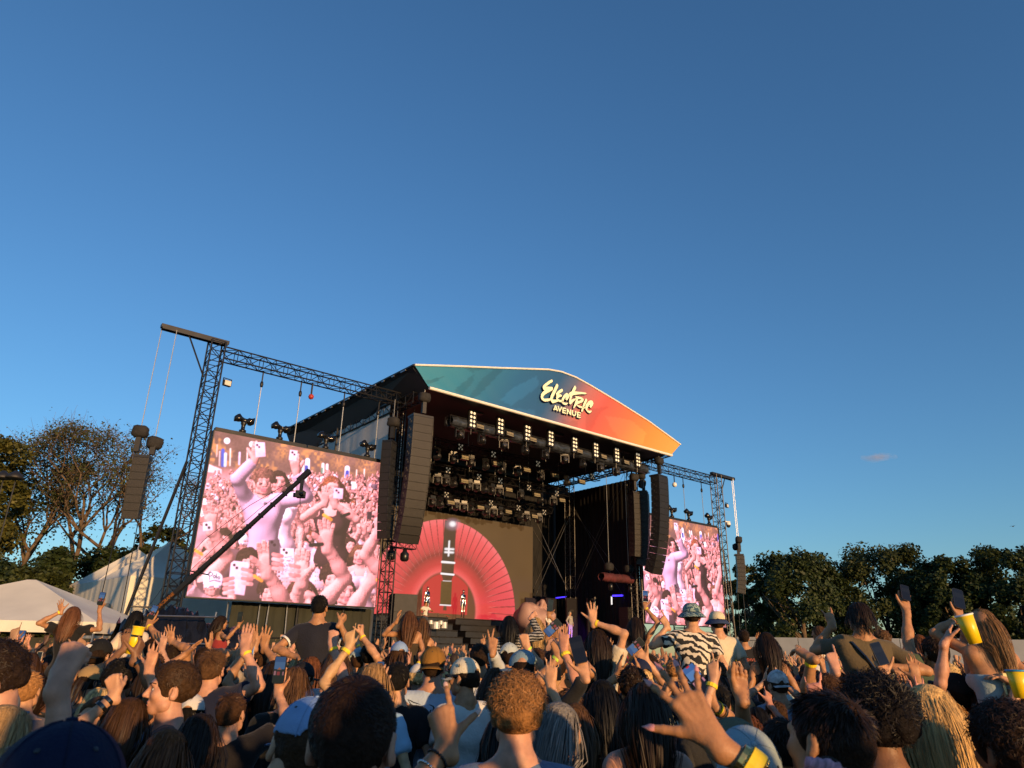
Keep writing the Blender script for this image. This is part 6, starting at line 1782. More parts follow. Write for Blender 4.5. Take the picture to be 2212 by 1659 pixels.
    splat(fig(True, ('long','auburn',0.50), ('tank',(0.03,0.015,0.015)), R=(vec(0.02,0.26,1.50),(1.0,0,-0.7),(-0.1,0.2,1),(0,-1,0),'phone'), L=(vec(-0.09,0.26,1.48),(-1.0,0,-0.7),(0.1,0.2,1),(0,-1,0),'phone'), lod=1, face=True, bare_v=0.012, head=(0.3,0,0)), 1336, 690, 790, math.pi-0.2, 3)
    for P, col in (([(738,330),(815,330),(822,440),(745,445)], (246,200,216)), ([(1012,388),(1070,395),(1060,475),(1002,465)], (248,214,224)), ([(1355,684),(1425,690),(1420,770),(1348,762)], (248,196,214))):
        c.poly(P, col); x, y = P[0]; c.ell(x+18, y+20, 10, 10, (90,52,66), 0); c.ell(x+34, y+36, 9, 9, (90,52,66), 0)
    # nearest row along the bottom edge
    near = [fig(False, ('messy','brown',0.12), ('tee',(0.2,0.1,0.1)), lod=1, face=True), fig(False, ('curly','dark',0.8), ('tee',(0.05,0.03,0.03)), lod=1), fig(True, ('long','mid',0.4), ('tank',(0.4,0.3,0.3)), lod=1, face=True), fig(False, ('short','dark',1.3), ('tee',(0.1,0.06,0.06)), R=PHR, lod=1), fig(False, ('short','brown',None), ('tee',(0.3,0.2,0.2)), R=UPR, lod=1, hat=('ball',(0.72,0.62,0.66),0,0.0))]
    for k, x, y, S, rz in ((2,1556,1205,620,math.pi),(4,350,905,480,math.pi),(3,500,1080,560,math.pi),(1,690,1270,760,math.pi),(3,410,1200,640,math.pi+0.3),(1,1350,1400,860,math.pi),(1,860,1500,800,math.pi),(0,1440,1490,820,math.pi+0.3),(0,1110,1560,1300,math.pi+0.4),(4,410,1440,660,math.pi)):
        splat(near[k], x, y, S, rz, 4)
    arm = fig(False, None, ('none',(0,0,0)), R=(vec(0.22,0.12,1.88),(0.8,-0.2,-0.6),(0,0.1,1),(0,1,0),'open'), lod=0, skin=fair)
    W = arm[0]; m = (W[:,0] > 0.12) & (W[:,2] > 1.50); arm = tuple(a[m] for a in arm)
    for x, y, S, rz, fl in ((1050,1420,1150,math.pi,True),(1430,1720,1300,math.pi-0.5,False),(1880,1700,1300,math.pi+0.3,False),(1900,1230,900,math.pi,False),(170,1260,1050,math.pi,True),(560,1640,1250,math.pi,True)):
        splat(arm, x, y, S, rz, 5, 1.05, fl)
    for P, col in (([(552,1268),(575,1252),(675,1262),(692,1285),(655,1520),(525,1500)], (250,200,214)), ([(938,1150),(1040,1156),(1046,1372),(934,1384)], (248,206,214)), ([(845,1090),(932,1085),(925,1285),(850,1285)], (104,82,86)), ([(335,955),(400,945),(410,1010),(335,1020)], (246,214,222)), ([(1612,868),(1650,868),(1645,930),(1608,925)], (70,54,62))):
        c.poly(P, col); x, y = P[0]; c.ell(x+26, y+16, 12, 12, (66,40,50), 0); c.ell(x+46, y+38, 12, 12, (66,40,50), 0)
    for k in range(60): c.ell(945+rng.random()*92, 1215+rng.random()*150, 5, 4, (226,116,128), 0)
    for x0, y0, dx in ((690,1330,-1),(1062,1300,-1),(520,1400,1),(930,1215,-1)):
        for k in range(4): c.line([(x0+dx*-20, y0+k*34), (x0+dx*48, y0-14+k*36)], (244,166,160) if k % 2 else (222,136,130), 30, 0.5)
    for x, y in ((735,1370),(270,1165),(1275,895),(1690,1400)): c.line([(x,y),(x+55,y+36)], (244,160,60), 26)
    c.line([(1172,1130),(1262,1122)], (44,32,36), 30); c.line([(1415,905),(1470,885)], (42,30,34), 26)
    # cap front with script lettering
    c.ell(412,1385,74,52,(252,232,242), 0.3); c.poly([(335,1405),(485,1392),(478,1440),(352,1452)], (244,210,228))
    for P in ([(385,1398),(382,1350),(400,1340),(412,1352),(400,1368),(386,1370)], [(420,1385),(412,1372),(424,1362),(434,1374),(424,1386)], [(440,1388),(440,1350)], [(456,1392),(449,1380),(460,1372),(468,1382),(458,1394)], [(372,1352),(392,1336)], [(385,1412),(420,1402),(470,1414)]):
        c.line(P, (40,32,44), 7, 0)
    LODS.update(keepl)
    for k in [k for k in CACHE if k[0] in ('h', 't')]: del CACHE[k]
    C = c.C
    for _ in range(1):
        Bl = C.copy(); Bl[1:-1,1:-1] = (C[1:-1,1:-1]*4 + C[:-2,1:-1]+C[2:,1:-1]+C[1:-1,:-2]+C[1:-1,2:])/8; C = Bl
    C = C*np.array([1.20, 0.90, 1.14]); C = C*(0.55+0.75*C.mean(2, keepdims=True)**0.5)
    C *= (0.96 + 0.04*np.sin(np.arange(ny)*3.14159))[:, None, None]
    return pixel_sheet('picture', 8.72, 7.08, nx, ny, lambda a, b: np.clip(C, 0, 1))
scr_mat = attr_emit('screen pixels', 0.92, base=0.008)
pic = live_picture()
for (t, w, h) in SCR.values():
    link_mesh('picture', pic, scr_mat, t)
# ------------------------------------------------------------------ things people hold
PHONE_BODY = mat('phone case black', (0.012,0.012,0.013), 0.3, 0, 0.1); PHONE_PALE = mat('phone case pale', (0.55,0.52,0.45), 0.35, 0, 0.1)
SCREEN_OFF = mat('dark phone glass', (0.006,0.006,0.008), 0.08, 0, 0, spec=0.7)
def rounded(w, h, r, n=4):
    P = []
    for cx, cz, a0 in ((w/2-r,h/2-r,0),(-w/2+r,h/2-r,90),(-w/2+r,-h/2+r,180),(w/2-r,-h/2+r,270)):
        for k in range(n+1):
            a = math.radians(a0+90*k/n); P.append((cx+r*math.cos(a), cz+r*math.sin(a)))
    return P
def phone_pic(mode):
    """what the little screen shows, as a fine grid of colours"""
    key = ('pp', mode)
    if key in CACHE: return CACHE[key]
    nx, ny = 22, 44; X, Y = np.meshgrid(np.linspace(0, 1, nx), np.linspace(0, 1, ny))
    C = np.zeros((ny, nx, 3)); lin = lambda c: np.array(s2l(c))
    if mode == 'dim': C[:] = lin((15,14,17)); C[(Y > 0.55) & (Y < 0.8)] = lin((30,28,28))
    else:                                    # the stage as the phone sees it
        k = {'stage': 1.25, 'red': 0.8, 'blue': 0.6}[mode]; C[:] = lin((26,20,20)); C[Y > 0.52] = lin((92,132,186)); C[Y > 0.80] = lin((66,104,164))
        m = (np.abs(X-0.5) < 0.36) & (Y > 0.30) & (Y < 0.60-0.5*np.abs(X-0.5)); C[m] = lin((34,24,24)); C[m & (Y > 0.50)] = lin((206,120,74)); C[m & (Y < 0.44) & (np.abs(X-0.45) < 0.16)] = lin((190,60,64))
        C[(np.abs(X-0.12) < 0.10) & (Y > 0.30) & (Y < 0.46)] = lin((210,140,150)); C[(np.abs(X-0.9) < 0.09) & (Y > 0.30) & (Y < 0.44)] = lin((200,130,140)); C = C*k
        if mode == 'stage': C[(Y > 0.94) & (np.abs(X-0.5) < 0.14)] = lin((220,50,50))
    CACHE[key] = C; return C
PHONE_EMIT = attr_emit('phone display', 0.42, base=0.006)
PHONE_EMIT.node_tree.nodes['Principled BSDF'].inputs['Roughness'].default_value = 0.12
def phone(label, pos, X, Yv, N, mode='dim', size=1.0, case=None, group='raised phones', back=False):
    """pos centre, X width axis, Yv height axis, N the way the display looks"""
    w, h, t_ = 0.074*size, 0.154*size, 0.0085*size
    M = Matrix(((X[0],-N[0],Yv[0],pos[0]),(X[1],-N[1],Yv[1],pos[1]),(X[2],-N[2],Yv[2],pos[2]),(0,0,0,1)))
    o = empty('smartphone', (0,0,0), 0, label, 'phone', group); o.matrix_world = M
    key = ('phone', size)
    if key not in CACHE:
        b = MB().prism(rounded(w, h, 0.011*size), -t_/2, t_/2).mesh('case')
        l = MB()
        for (x, z) in ((-w*0.27, h*0.38), (-w*0.27+0.018*size, h*0.38-0.018*size)): l.lathe([(0.008*size,0),(0.007*size,0.003)], 12, Matrix.Translation((x, t_/2, z)) @ Matrix.Rotation(R_(-90), 4, 'X'))
        CACHE[key] = (b, l.mesh('camera_lens'))
    b, l = CACHE[key]
    bb = b.copy() ; bb.materials.clear(); put(bb, 'case', o).data.materials.append(case or PHONE_BODY)
    lo_ = put(l, 'camera_lens', o)
    if not len(l.materials): l.materials.append(SCREEN_OFF)
    C = phone_pic(mode); ny, nx = C.shape[:2]
    k2 = ('pscr', mode, size)
    if k2 not in CACHE:
        gx, gz = np.meshgrid(np.linspace(-w/2+0.004, w/2-0.004, nx), np.linspace(-h/2+0.004, h/2-0.004, ny))
        V = np.stack([gx, np.full_like(gx, -t_/2-0.0006), gz], -1).reshape(-1, 3); i, j = np.meshgrid(np.arange(nx-1), np.arange(ny-1)); k = (j*nx+i).ravel()
        me = mesh_from('display', V, np.stack([k, k+1, k+nx+1, k+nx], 1)); a = me.attributes.new('col', 'FLOAT_COLOR', 'POINT')
        a.data.foreach_set('color', np.concatenate([C.reshape(-1, 3), np.ones((nx*ny, 1))], 1).astype(np.float32).ravel()); me.materials.append(PHONE_EMIT); CACHE[k2] = me
    put(CACHE[k2], 'display', o)
    return o
def world_hand(pi, side):
    """world wrist, thumb axis, finger axis, back-of-hand axis"""
    r = pi['root']; M = Matrix.LocRotScale(r.location, r.rotation_euler, r.scale)
    S, E, W, tips = pi['arms'][side]; X, Y, Z = tips[-1]
    Rm = np.array(Matrix.LocRotScale(None, r.rotation_euler, None).to_3x3())
    W2 = W + nrm(W-E)*0.012
    return np.array(M @ Vector(W2)), Rm @ X, Rm @ Y, Rm @ Z, pi['scale']
def hold_phone(pi, side, label, mode='dim', size=1.0, case=None, flip=False, landscape=False, **kw):
    W, X, Y, Z, sc_ = world_hand(pi, side)
    pos = W + (Y*0.135 - Z*0.040)*sc_ + X*0.006
    N = -Z if not flip else Z
    up = Y; Xp = np.cross(up, N)*-1
    if landscape: up, Xp = X*-1, Y
    Xp = np.cross(N, up)*-1
    phone(label, pos, Xp, up, N, mode, size, case, **kw)
YCUP = mat('yellow plastic', (0.85,0.58,0.01), 0.35, 0, 0.05); BEER = mat('cup rim', (0.8,0.78,0.7), 0.4)
def cup(label, pos, up, h=0.15, rim=None, stripe=None, col=None, r0=0.031, r1=0.044):
    M = Matrix.Translation(Vector(pos)) @ Vector(up).to_track_quat('Z', 'Y').to_matrix().to_4x4()
    o = empty('plastic_cup', (0,0,0), 0, label, 'cup'); o.matrix_world = M
    MB().lathe([(r0,0),(r0+(r1-r0)*0.5,h*0.5),(r1,h),(r1-0.003,h),(r0-0.002,0.004)], 22).build('cup_body', col or YCUP, o, smooth=True)
    MB().lathe([(r1-0.001,h-0.006),(r1+0.003,h-0.004),(r1+0.003,h+0.003),(r1-0.004,h+0.003)], 22).build('rim', rim or BEER, o, smooth=True)
    if stripe: MB().lathe([(r0+(r1-r0)*0.62+0.0006,h*0.62),(r0+(r1-r0)*0.70+0.0008,h*0.70)], 22, cap=False).build('stripe', stripe, o)
    return o

# ------------------------------------------------------------------ people one can pick out, placed where they stand
OCC = []                                    # occupied spots (x, y)
VECS = {'to': vec(0,-1,0), 'away': vec(0,1,0), 'left': vec(-1,0,0), 'right': vec(1,0,0), 'up': vec(0,0,1), 'down': vec(0,0,-1)}
def cp(label, px, py, Y, rz=0.0, L=None, R=None, ride=False, scale=None, **kw):
    """head centre at pixel (px, py), Y metres ahead; arms as (wrist px, py, Y, finger px, py, Y, palm, pose, elbow hint)"""
    f = kw.pop('f', None) or (1.4 if ride else 1.28 if Y >= 2.4 else 1.0)
    Y = Y*f; L, R = [None if a is None else (a[0], a[1], a[2]*f, a[3], a[4], a[5]*f, *a[6:]) for a in (L, R)]
    p = at(px, py, Y)
    if kw.pop('T', False):                   # py is the top of the head
        sc_ = scale or p[2]/1.772; p = p - vec(0, 0, 0.132*sc_); scale = sc_
    sc_ = scale or (p[2]/1.64 if not ride else (0.93 if kw.get('fem') else 1.0))
    loc = vec(p[0], p[1], p[2]-1.64*sc_)
    c, s = math.cos(-rz), math.sin(-rz); Ri = np.array([[c,-s,0],[s,c,0],[0,0,1.0]])
    def loc_(w): return Ri @ (np.array(w)-loc)/sc_
    def arm(a, sd):
        if a is None: return None
        wp, fp = at(*a[0:3]), at(*a[3:6]); pl = VECS[a[6]] if isinstance(a[6], str) else np.array(a[6], float)
        return (loc_(wp), a[8] if len(a) > 8 else (sd*0.8,-0.3,-0.8), Ri @ nrm(fp-wp), Ri @ pl, a[7])
    OCC.append((p[0], p[1]))
    kw.setdefault('group', 'people in the crowd')
    kw.setdefault('lod', 0 if Y < 3.0 else 1 if Y < 8 else 2)
    kw.setdefault('seed', int(px) % 97)
    if ride:                                 # somebody carries the rider
        OCC.append((p[0], p[1]+0.1))
        CARRIERS.append((p[0], p[1]+0.16, loc[2]+0.92*sc_, rz))
    return person(label, loc=loc, rz=rz, scale=sc_, armL=arm(L, -1), armR=arm(R, 1), **{k: v for k, v in kw.items()}, ride=ride)
CARRIERS = []
NAVY, BLACK, WHITE, CREAM = (0.012,0.016,0.040), (0.012,0.012,0.013), (0.62,0.60,0.56), (0.58,0.50,0.36)
LBLUE = (0.34,0.45,0.60); DENIM = (0.20,0.27,0.36)

# -- nearest row
cp('person in a plain navy cap at the lower left corner', 160, 1555, 1.12, T=True, hat=('ball', (0.006,0.010,0.034), 0.1, -0.05), top=('tee', NAVY), hair=('short','dark',None), skin='pink')
cp('person out of sight raising a bare fist at the left', 30, 1672, 1.9, T=True, top=('tank', BLACK), hair=('short','dark',None), skin='pink',
   R=(132,1440,1.85, 164,1378,1.88, 'away', 'fist', (0.6,-0.3,-0.8)), hand_v=0.0036)
cp('bare-headed person seen from behind, largest head at the bottom centre', 772, 1442, 1.38, f=1.15, T=True, top=('tee', (0.02,0.03,0.06)), hair=('short',(0.020,0.010,0.006),0.62), skin='pink', seed=1, head=(0,-0.16,0))
cp('person in a pale blue cap turned forward, left of the largest head', 645, 1500, 1.75, f=1.2, T=True, rz=0.25, head=(0.2,-0.12,0.22), hat=('ball', (0.24,0.36,0.58), 0.0, 0.12), top=('tee', (0.03,0.03,0.04)), hair=('short','brown',None))
cp('bare-headed person in a dark top, just right of the beaded pointing hand', 1116, 1458, 2.05, f=1.38, T=True, top=('tee', (0.10,0.16,0.26)), hair=('curly',(0.26,0.12,0.040),0.85), skin='pink', seed=2)
cp('person in a dark top with head turned right, below the slate blue cap', 1206, 1508, 2.25, f=1.42, T=True, rz=-0.5, fem=True, top=('tee', BLACK), hair=('long','grey',0.44), head=(-0.35,0,0), seed=4)
r = cp('person showing an outspread hand with pink nails and gold bracelets', 1800, 1745, 1.22, f=1.08, fem=True, T=True, top=('tank', BLACK), hair=('long','dark',0.4), skin='tan',
   R=(1548,1603,1.36, 1420,1408,1.42, 'away', 'splay', (1.0,-0.3,-0.8)), hand_v=0.0030, nails=[(1, PINKNAIL, 1.1)], bands=[(1, 0.22, GOLD)])
def bracelet(pi, side, f, mt, name, yel=False):
    S, E, W, _ = pi['arms'][side]; p = W+(E-W)*f; d = Vector(nrm(W-E)); q = d.to_track_quat('Z', 'Y').to_matrix().to_4x4(); rr = 0.0295+0.010*f
    for k in range(22):
        a = 2*math.pi*k/22
        M = Matrix.Translation(Vector(p)) @ q @ Matrix.Translation((rr*math.cos(a), rr*math.sin(a), 0.0))
        key = ('bead', name)
        if key not in CACHE:
            CACHE[key] = MB().lathe([(0.0005,-0.0045),(0.0034,-0.003),(0.0046,0),(0.0034,0.003),(0.0005,0.0045)], 8).mesh('bead', True); CACHE[key].materials.append(mt)
        put(CACHE[key], 'bead', pi['root'], None, M)
def wide_band(pi, side, f, mt, w, name='wristband', txt=None):
    S, E, W, _ = pi['arms'][side]; p = W+(E-W)*f; d = Vector(nrm(W-E)); rr = 0.0285+0.016*min(1, f*2)
    M = Matrix.Translation(Vector(p)) @ d.to_track_quat('Z', 'Y').to_matrix().to_4x4()
    MB().lathe([(rr,-w),(rr+0.002,-w),(rr+0.0028,0),(rr+0.002,w),(rr,w)], 22, M, cap=False).build(name, mt, pi['root'])
def rings(pi, side, ks, mt):
    pass
wide_band(r, 1, 0.30, BAND, 0.014); bracelet(r, 1, 0.24, GOLD, 'gold'); bracelet(r, 1, 0.37, GOLD, 'gold')
r = cp('person pointing with beaded and silver bracelets, hand before the pale blue shirt', 1062, 1700, 1.75, f=1, T=True, fem=False, top=('tee', BLACK), hair=('short','dark',None), skin='tan',
   L=(962,1618,2.0, 936,1500,2.04, (-0.25,0.97,0), 'gun', (-1,-0.5,-0.6)), hand_v=0.0034, nails=[(-1, NAIL, 0.1)])
bracelet(r, -1, 0.14, mat('dark beads', (0.015,0.010,0.010), 0.25), 'dark'); bracelet(r, -1, 0.30, SILVER, 'silver')
cp('bare-headed person in a striped collar with a visible ear, lower right', 1762, 1484, 1.46, f=1.4, T=True, rz=0.25, top=('polo', (0.45,0.42,0.36)), hair=('short',(0.022,0.011,0.006),1.3), skin='tan', head=(0.3,0.05,0.12), seed=5)
cp('bare-headed person in a grey-brown shirt, third from the right along the bottom', 1880, 1468, 1.75, f=1.45, T=True, rz=0.1, top=('tee', (0.35,0.30,0.26)), hair=('curly',(0.008,0.006,0.006),1.25), skin='brown', seed=1)
cp('sunlit person in a black sleeveless top, second from the right along the bottom', 1995, 1468, 2.1, f=1.3, T=True, rz=-0.1, fem=True, top=('tank', BLACK), hair=('long',(0.66,0.40,0.15),0.5), head=(-0.15,-0.05,0), seed=1)
cp('bare-headed person in a dark brown shirt at the lower right corner', 2160, 1518, 1.72, f=1.35, T=True, rz=0.2, top=('tee', (0.05,0.03,0.03)), hair=('curly',(0.022,0.012,0.008),0.8), skin='brown', seed=2)
r = cp('person below the frame edge wearing a pink striped hair scrunchie', 1765, 1682, 1.12, f=1.3, fem=True, T=True, top=('tank', BLACK), hair=('long','dark',0.3))
def scrunchie(pi):
    rng = np.random.default_rng(3); n, m_ = 30, 12; V, Fc = [], []
    for i in range(n):
        a = 2*math.pi*i/n; R0 = 0.030
        for j in range(m_):
            b = 2*math.pi*j/m_; rr = 0.015*(1+0.22*math.sin(i*2.6)+0.1*rng.normal())
            V.append(((R0+rr*math.cos(b))*math.cos(a), rr*math.sin(b), (R0+rr*math.cos(b))*math.sin(a)))
    for i in range(n):
        for j in range(m_): Fc.append((i*m_+j, ((i+1) % n)*m_+j, ((i+1) % n)*m_+(j+1) % m_, i*m_+(j+1) % m_))
    me = mesh_from('scrunchie', V, np.array(Fc), True); me.materials.append(mat('pink striped cloth', (0.62,0.30,0.34), 0.8, 0, 0.5, 3, 0.3, 30, stretch=(60,8,8)))
    put(me, 'scrunchie', pi['root'], None, Matrix.Translation((0,-0.06,1.785)) @ Matrix.Rotation(0.5, 4, 'Y') @ Matrix.Rotation(1.2, 4, 'X'))
    b = mesh_from('bun', *solid([('e', (0,-0.06,1.785), (0.032,0.03,0.034), 0.02)], 0.006), True); b.materials.append(HAIRB); put(b, 'bun', pi['root'], HAIRC['dark'])
scrunchie(r)
cp('person tilting back in a pale blue cap with an olive brim', 1590, 1632, 1.8, f=1.25, rz=-0.05, head=(0.0,0.78,0.0), hat=('ball', (0.30,0.38,0.42), 0.0, 0.10, (0.16,0.14,0.085)), top=('tee', (0.30,0.33,0.36)), hair=('short','brown',None))
cp('person in a black shirt at the left edge below the raised fist', 20, 1512, 1.9, f=1.3, T=True, rz=-0.2, fem=True, top=('tee', BLACK), hair=('long',(0.40,0.24,0.10),0.35), seed=2)
cp('person with sunglasses on the head looking down at the left edge', 22, 1380, 2.2, f=1.25, T=True, rz=2.35, head=(0.0,-0.30,0.1), top=('tee', BLACK), hair=('curly',(0.022,0.013,0.009),0.75), skin='pink', face=True, shades='up', seed=2)
cp('person facing the camera in a dark top, half hidden behind the navy cap', 207, 1556, 3.0, rz=2.9, fem=True, head=(0.1,0.05,0.05), top=('tee', BLACK), hair=('long','mid',0.34), face=True, seed=1)
cp('person in profile facing left with sunglasses pushed up', 366, 1490, 2.9, f=1.32, rz=2.05, head=(0.0,0.05,0.0), top=('polo', (0.015,0.016,0.02)), hair=('curly',(0.050,0.026,0.012),0.5), skin='pink', face=True, shades='up', seed=1, lod=0)
cp('person in a black shirt along the bottom, just right of the navy cap', 370, 1566, 2.45, T=True, rz=-0.15, fem=True, top=('tee', BLACK), hair=('long','auburn',0.42), seed=4)
cp('person in a dark navy shirt along the bottom, left of the pale blue cap', 438, 1534, 2.7, T=True, fem=True, top=('tee', (0.02,0.025,0.05)), hair=('messy','dark',0.25), seed=2)

# -- second row
r = cp('person in a light blue printed shirt and tan cap', 935, 1440, 4.4, hat=('ball', (0.24,0.115,0.022), math.pi, 0.0), top=('tee', (0.42,0.52,0.66)), hair=('short','dark',None), skin='pink', lod=0)
def skull_print(pi):
    """line drawing of a long-horned skull on the back of the shirt"""
    m_ = mat('blue black ink', (0.02,0.03,0.05), 0.8); mb = MB()
    def pt(x, z): return (x, -0.128 + 0.5*x*x*1.2 + max(0, (z-1.33))*0.32, z)
    for P in ([(-0.15,0.075),(-0.125,0.045),(-0.09,0.03),(-0.05,0.028),(-0.025,0.03)], [(0.15,0.03),(0.13,0.012),(0.09,0.01),(0.05,0.02),(0.025,0.03)], [(-0.15,0.075),(-0.11,0.058),(-0.05,0.042)], [(0.15,0.03),(0.10,0.026),(0.05,0.036)],
              [(-0.03,0.035),(0.0,0.045),(0.03,0.035),(0.026,0.0),(0.015,-0.035),(0.012,-0.07),(-0.012,-0.07),(-0.015,-0.035),(-0.026,0.0),(-0.03,0.035)], [(-0.016,0.015),(-0.006,0.005),(-0.015,-0.002)], [(0.016,0.015),(0.006,0.005),(0.015,-0.002)], [(-0.006,-0.03),(-0.008,-0.065)], [(0.006,-0.03),(0.008,-0.065)]):
        mb.tube([pt(x, 1.36+z) for x, z in P], 0.0035, 4)
    tag(mb.build('skull_print', m_, pi['root']), kind='stuff')
skull_print(r)
r = cp('person in a cream cap and sunglasses turned left, white shirt', 1003, 1464, 4.2, rz=0.75, head=(0.3,0.0,0.0), hat=('ball', (0.66,0.60,0.46), 0.0, 0.0), top=('tee', (0.60,0.58,0.54)), hair=('short','dark',None), skin='tan', shades='on', lod=0)
MB().box((-0.012,0,-0.010),(0.012,0.003,0.010)).build('cap_emblem', SHADES, r['root'], (-0.085,-0.045,1.72), (0,0,R_(62)))
r = cp('person in a denim shirt raising a peace sign with a wristwatch', 1036, 1422, 5.6, top=('long', (0.50,0.54,0.58)), hair=('short','dark',None), skin='tan',
   R=(1060,1378,5.0, 1063,1325,5.05, 'away', 'peace', (1,-0.2,-0.5)), hand_v=0.0055, bands=[(1, 0.05, SHADES)])
cp('person raising a black sleeve and filming with a black phone', 1300, 1462, 3.6, T=True, fem=True, top=('long', BLACK), hair=('long','black',0.45), head=(0.1,0,0),
   L=(1262,1462,3.35, 1244,1395,3.4, 'to', 'phone', (-1,-0.3,-0.6)), hand_v=0.0045, bands=[(-1, -0.02, BAND)],
   extras=lambda pi: hold_phone(pi, -1, 'large black phone held up by the black sleeve, centre right', 'dim', 1.0))
cp('person in black straps with bare shoulders, right of centre', 1390, 1466, 2.7, T=True, fem=True, top=('tank', BLACK), hair=('long','dark',0.30), skin='pink', bare_v=0.013, seed=2)
r = cp('person with a steel watch filming the stage, phone beside the outspread hand', 1545, 1520, 3.5, top=('tee', (0.03,0.03,0.03)), hair=('short','black',None), skin='tan',
   R=(1522,1500,3.1, 1475,1440,3.15, 'to', 'phone', (1,-0.3,-0.6)), hand_v=0.0045, bands=[(1, 0.18, BAND), (1, 0.36, SILVER)],
   extras=lambda pi: hold_phone(pi, 1, 'black phone with a bright recording picture right of centre', 'stage', 1.05))
cp('person punching the air with a bare forearm before the zebra shirt', 1690, 1615, 2.35, f=1.35, top=('tee', BLACK), hair=('short','dark',None), skin='tan',
   L=(1602,1500,2.1, 1585,1432,2.15, 'to', 'fist', (-0.6,-0.4,-0.8)), hand_v=0.0042)
def badge(pi, x, y, z, rzz, col):
    mb = MB(); mb.lathe([(0.012,0),(0.011,0.003),(0.002,0.004)], 12, Matrix.Rotation(R_(90), 4, 'X') @ Matrix.Scale(1.8, 4, (1,0,0)))
    mb.add([(-0.03,-0.001,0.0),(-0.008,-0.001,0.018),(0.03,-0.001,0.012),(0.006,-0.001,-0.012),(-0.03,-0.004,0.0),(-0.008,-0.004,0.018),(0.03,-0.004,0.012),(0.006,-0.004,-0.012)], [(0,1,2,3),(7,6,5,4)])
    mb.build('cap_badge', col, pi['root'], (x, y, z), (R_(-18),0,rzz))
r = cp('person in a black cap with a small white badge and cream shirt', 214, 1417, 5.2, hat=('ball', (0.012,0.012,0.012), math.pi*0.9, 0.0), top=('tee', CREAM), hair=('short','dark',None))
badge(r, -0.035, -0.115, 1.712, R_(-15), white_trim)
cp('person in a dark shirt raising a right arm with a yellow wristband', 458, 1446, 3.9, f=1.38, rz=-0.15, head=(0.25,0,0), top=('tee', NAVY), hair=('short',(0.085,0.042,0.018),1.3), skin='pink',
   R=(530,1405,3.8, 540,1345,3.85, 'away', 'flat', (1,-0.2,-0.8)), hand_v=0.005, bands=[(1, 0.1, BAND)], lod=0)
r = cp('person holding up a yellow can with a dark watch, left', 258, 1470, 3.9, top=('tee', BLACK), hair=('curly','black',0.6), skin='brown',
   R=(294,1424,3.75, 312,1378,3.78, 'left', 'grip', (1,-0.2,-0.8)), hand_v=0.0048, bands=[(1, 0.12, SHADES)])
W_, X_, Y_, Z_, s_ = world_hand(r, 1)
cup('yellow can with a black stripe held up at the left', W_ + Y_*0.07 - Z_*0.045 - vec(0,0,0.05), vec(0.10,0.02,1.0), 0.165, YCUP, SHADES, YCUP, 0.034, 0.036)
cp('person raising a small fist with dark bracelets, lower left', 275, 1560, 2.9, fem=True, top=('tee', BLACK), hair=('long','brown',0.3),
   L=(244,1505,2.8, 238,1468,2.8, 'away', 'fist', (-0.5,-0.4,-0.8)), hand_v=0.0045, bands=[(-1, 0.1, SHADES), (-1, 0.25, SHADES)])
cp('person in a dull grey cap left of the pale blue cap', 581, 1484, 5.2, head=(0.4,-0.1,0), hat=('ball', (0.30,0.33,0.36), 0.2, 0.0), top=('tee', BLACK), hair=('short','dark',None))
cp('person in a plain black cap below the navy shirt', 655, 1466, 5.0, rz=-0.5, hat=('ball', (0.013,0.012,0.014), 0.0, 0.0), top=('tee', (0.05,0.05,0.05)), hair=('short','dark',None))
cp('person in a pale collar just left of the cupped hand', 728, 1440, 4.7, top=('polo', (0.42,0.44,0.46)), hair=('messy',(0.085,0.042,0.018),0.13), skin='pink', seed=3)
cp('person lifting a cupped hand above the largest head', 858, 1470, 4.2, top=('tee', BLACK), hair=('short','black',None), skin='fair',
   L=(818,1455,3.4, 832,1400,3.4, 'away', 'droop', (-1,-0.3,-0.6)), hand_v=0.005)
cp('person in a blue and white cap before the stage riser', 862, 1416, 6.4, hat=('ball', (0.25,0.36,0.55), 0.4, 0.0), top=('tee', (0.08,0.08,0.1)), hair=('long','brown',0.3), fem=True)
cp('person in a pale teal cap right of the navy shirt', 775, 1428, 6.6, hat=('ball', (0.36,0.46,0.48), -0.6, 0.0), top=('tee', BLACK), hair=('short','brown',None))
cp('person in a slate blue cap, right of the denim sleeve', 1130, 1445, 4.6, hat=('ball', (0.19,0.29,0.35), 1.2, 0.0), top=('tee', (0.02,0.02,0.03)), hair=('short','dark',None), lod=0)
cp('person in a pale cap behind the slate blue cap', 1100, 1420, 6.2, hat=('ball', (0.40,0.45,0.44), -0.5, 0.0), top=('tee', (0.05,0.05,0.05)), hair=('short','dark',None))
floral = bpy.data.materials.new('dark floral print'); floral.use_nodes = True
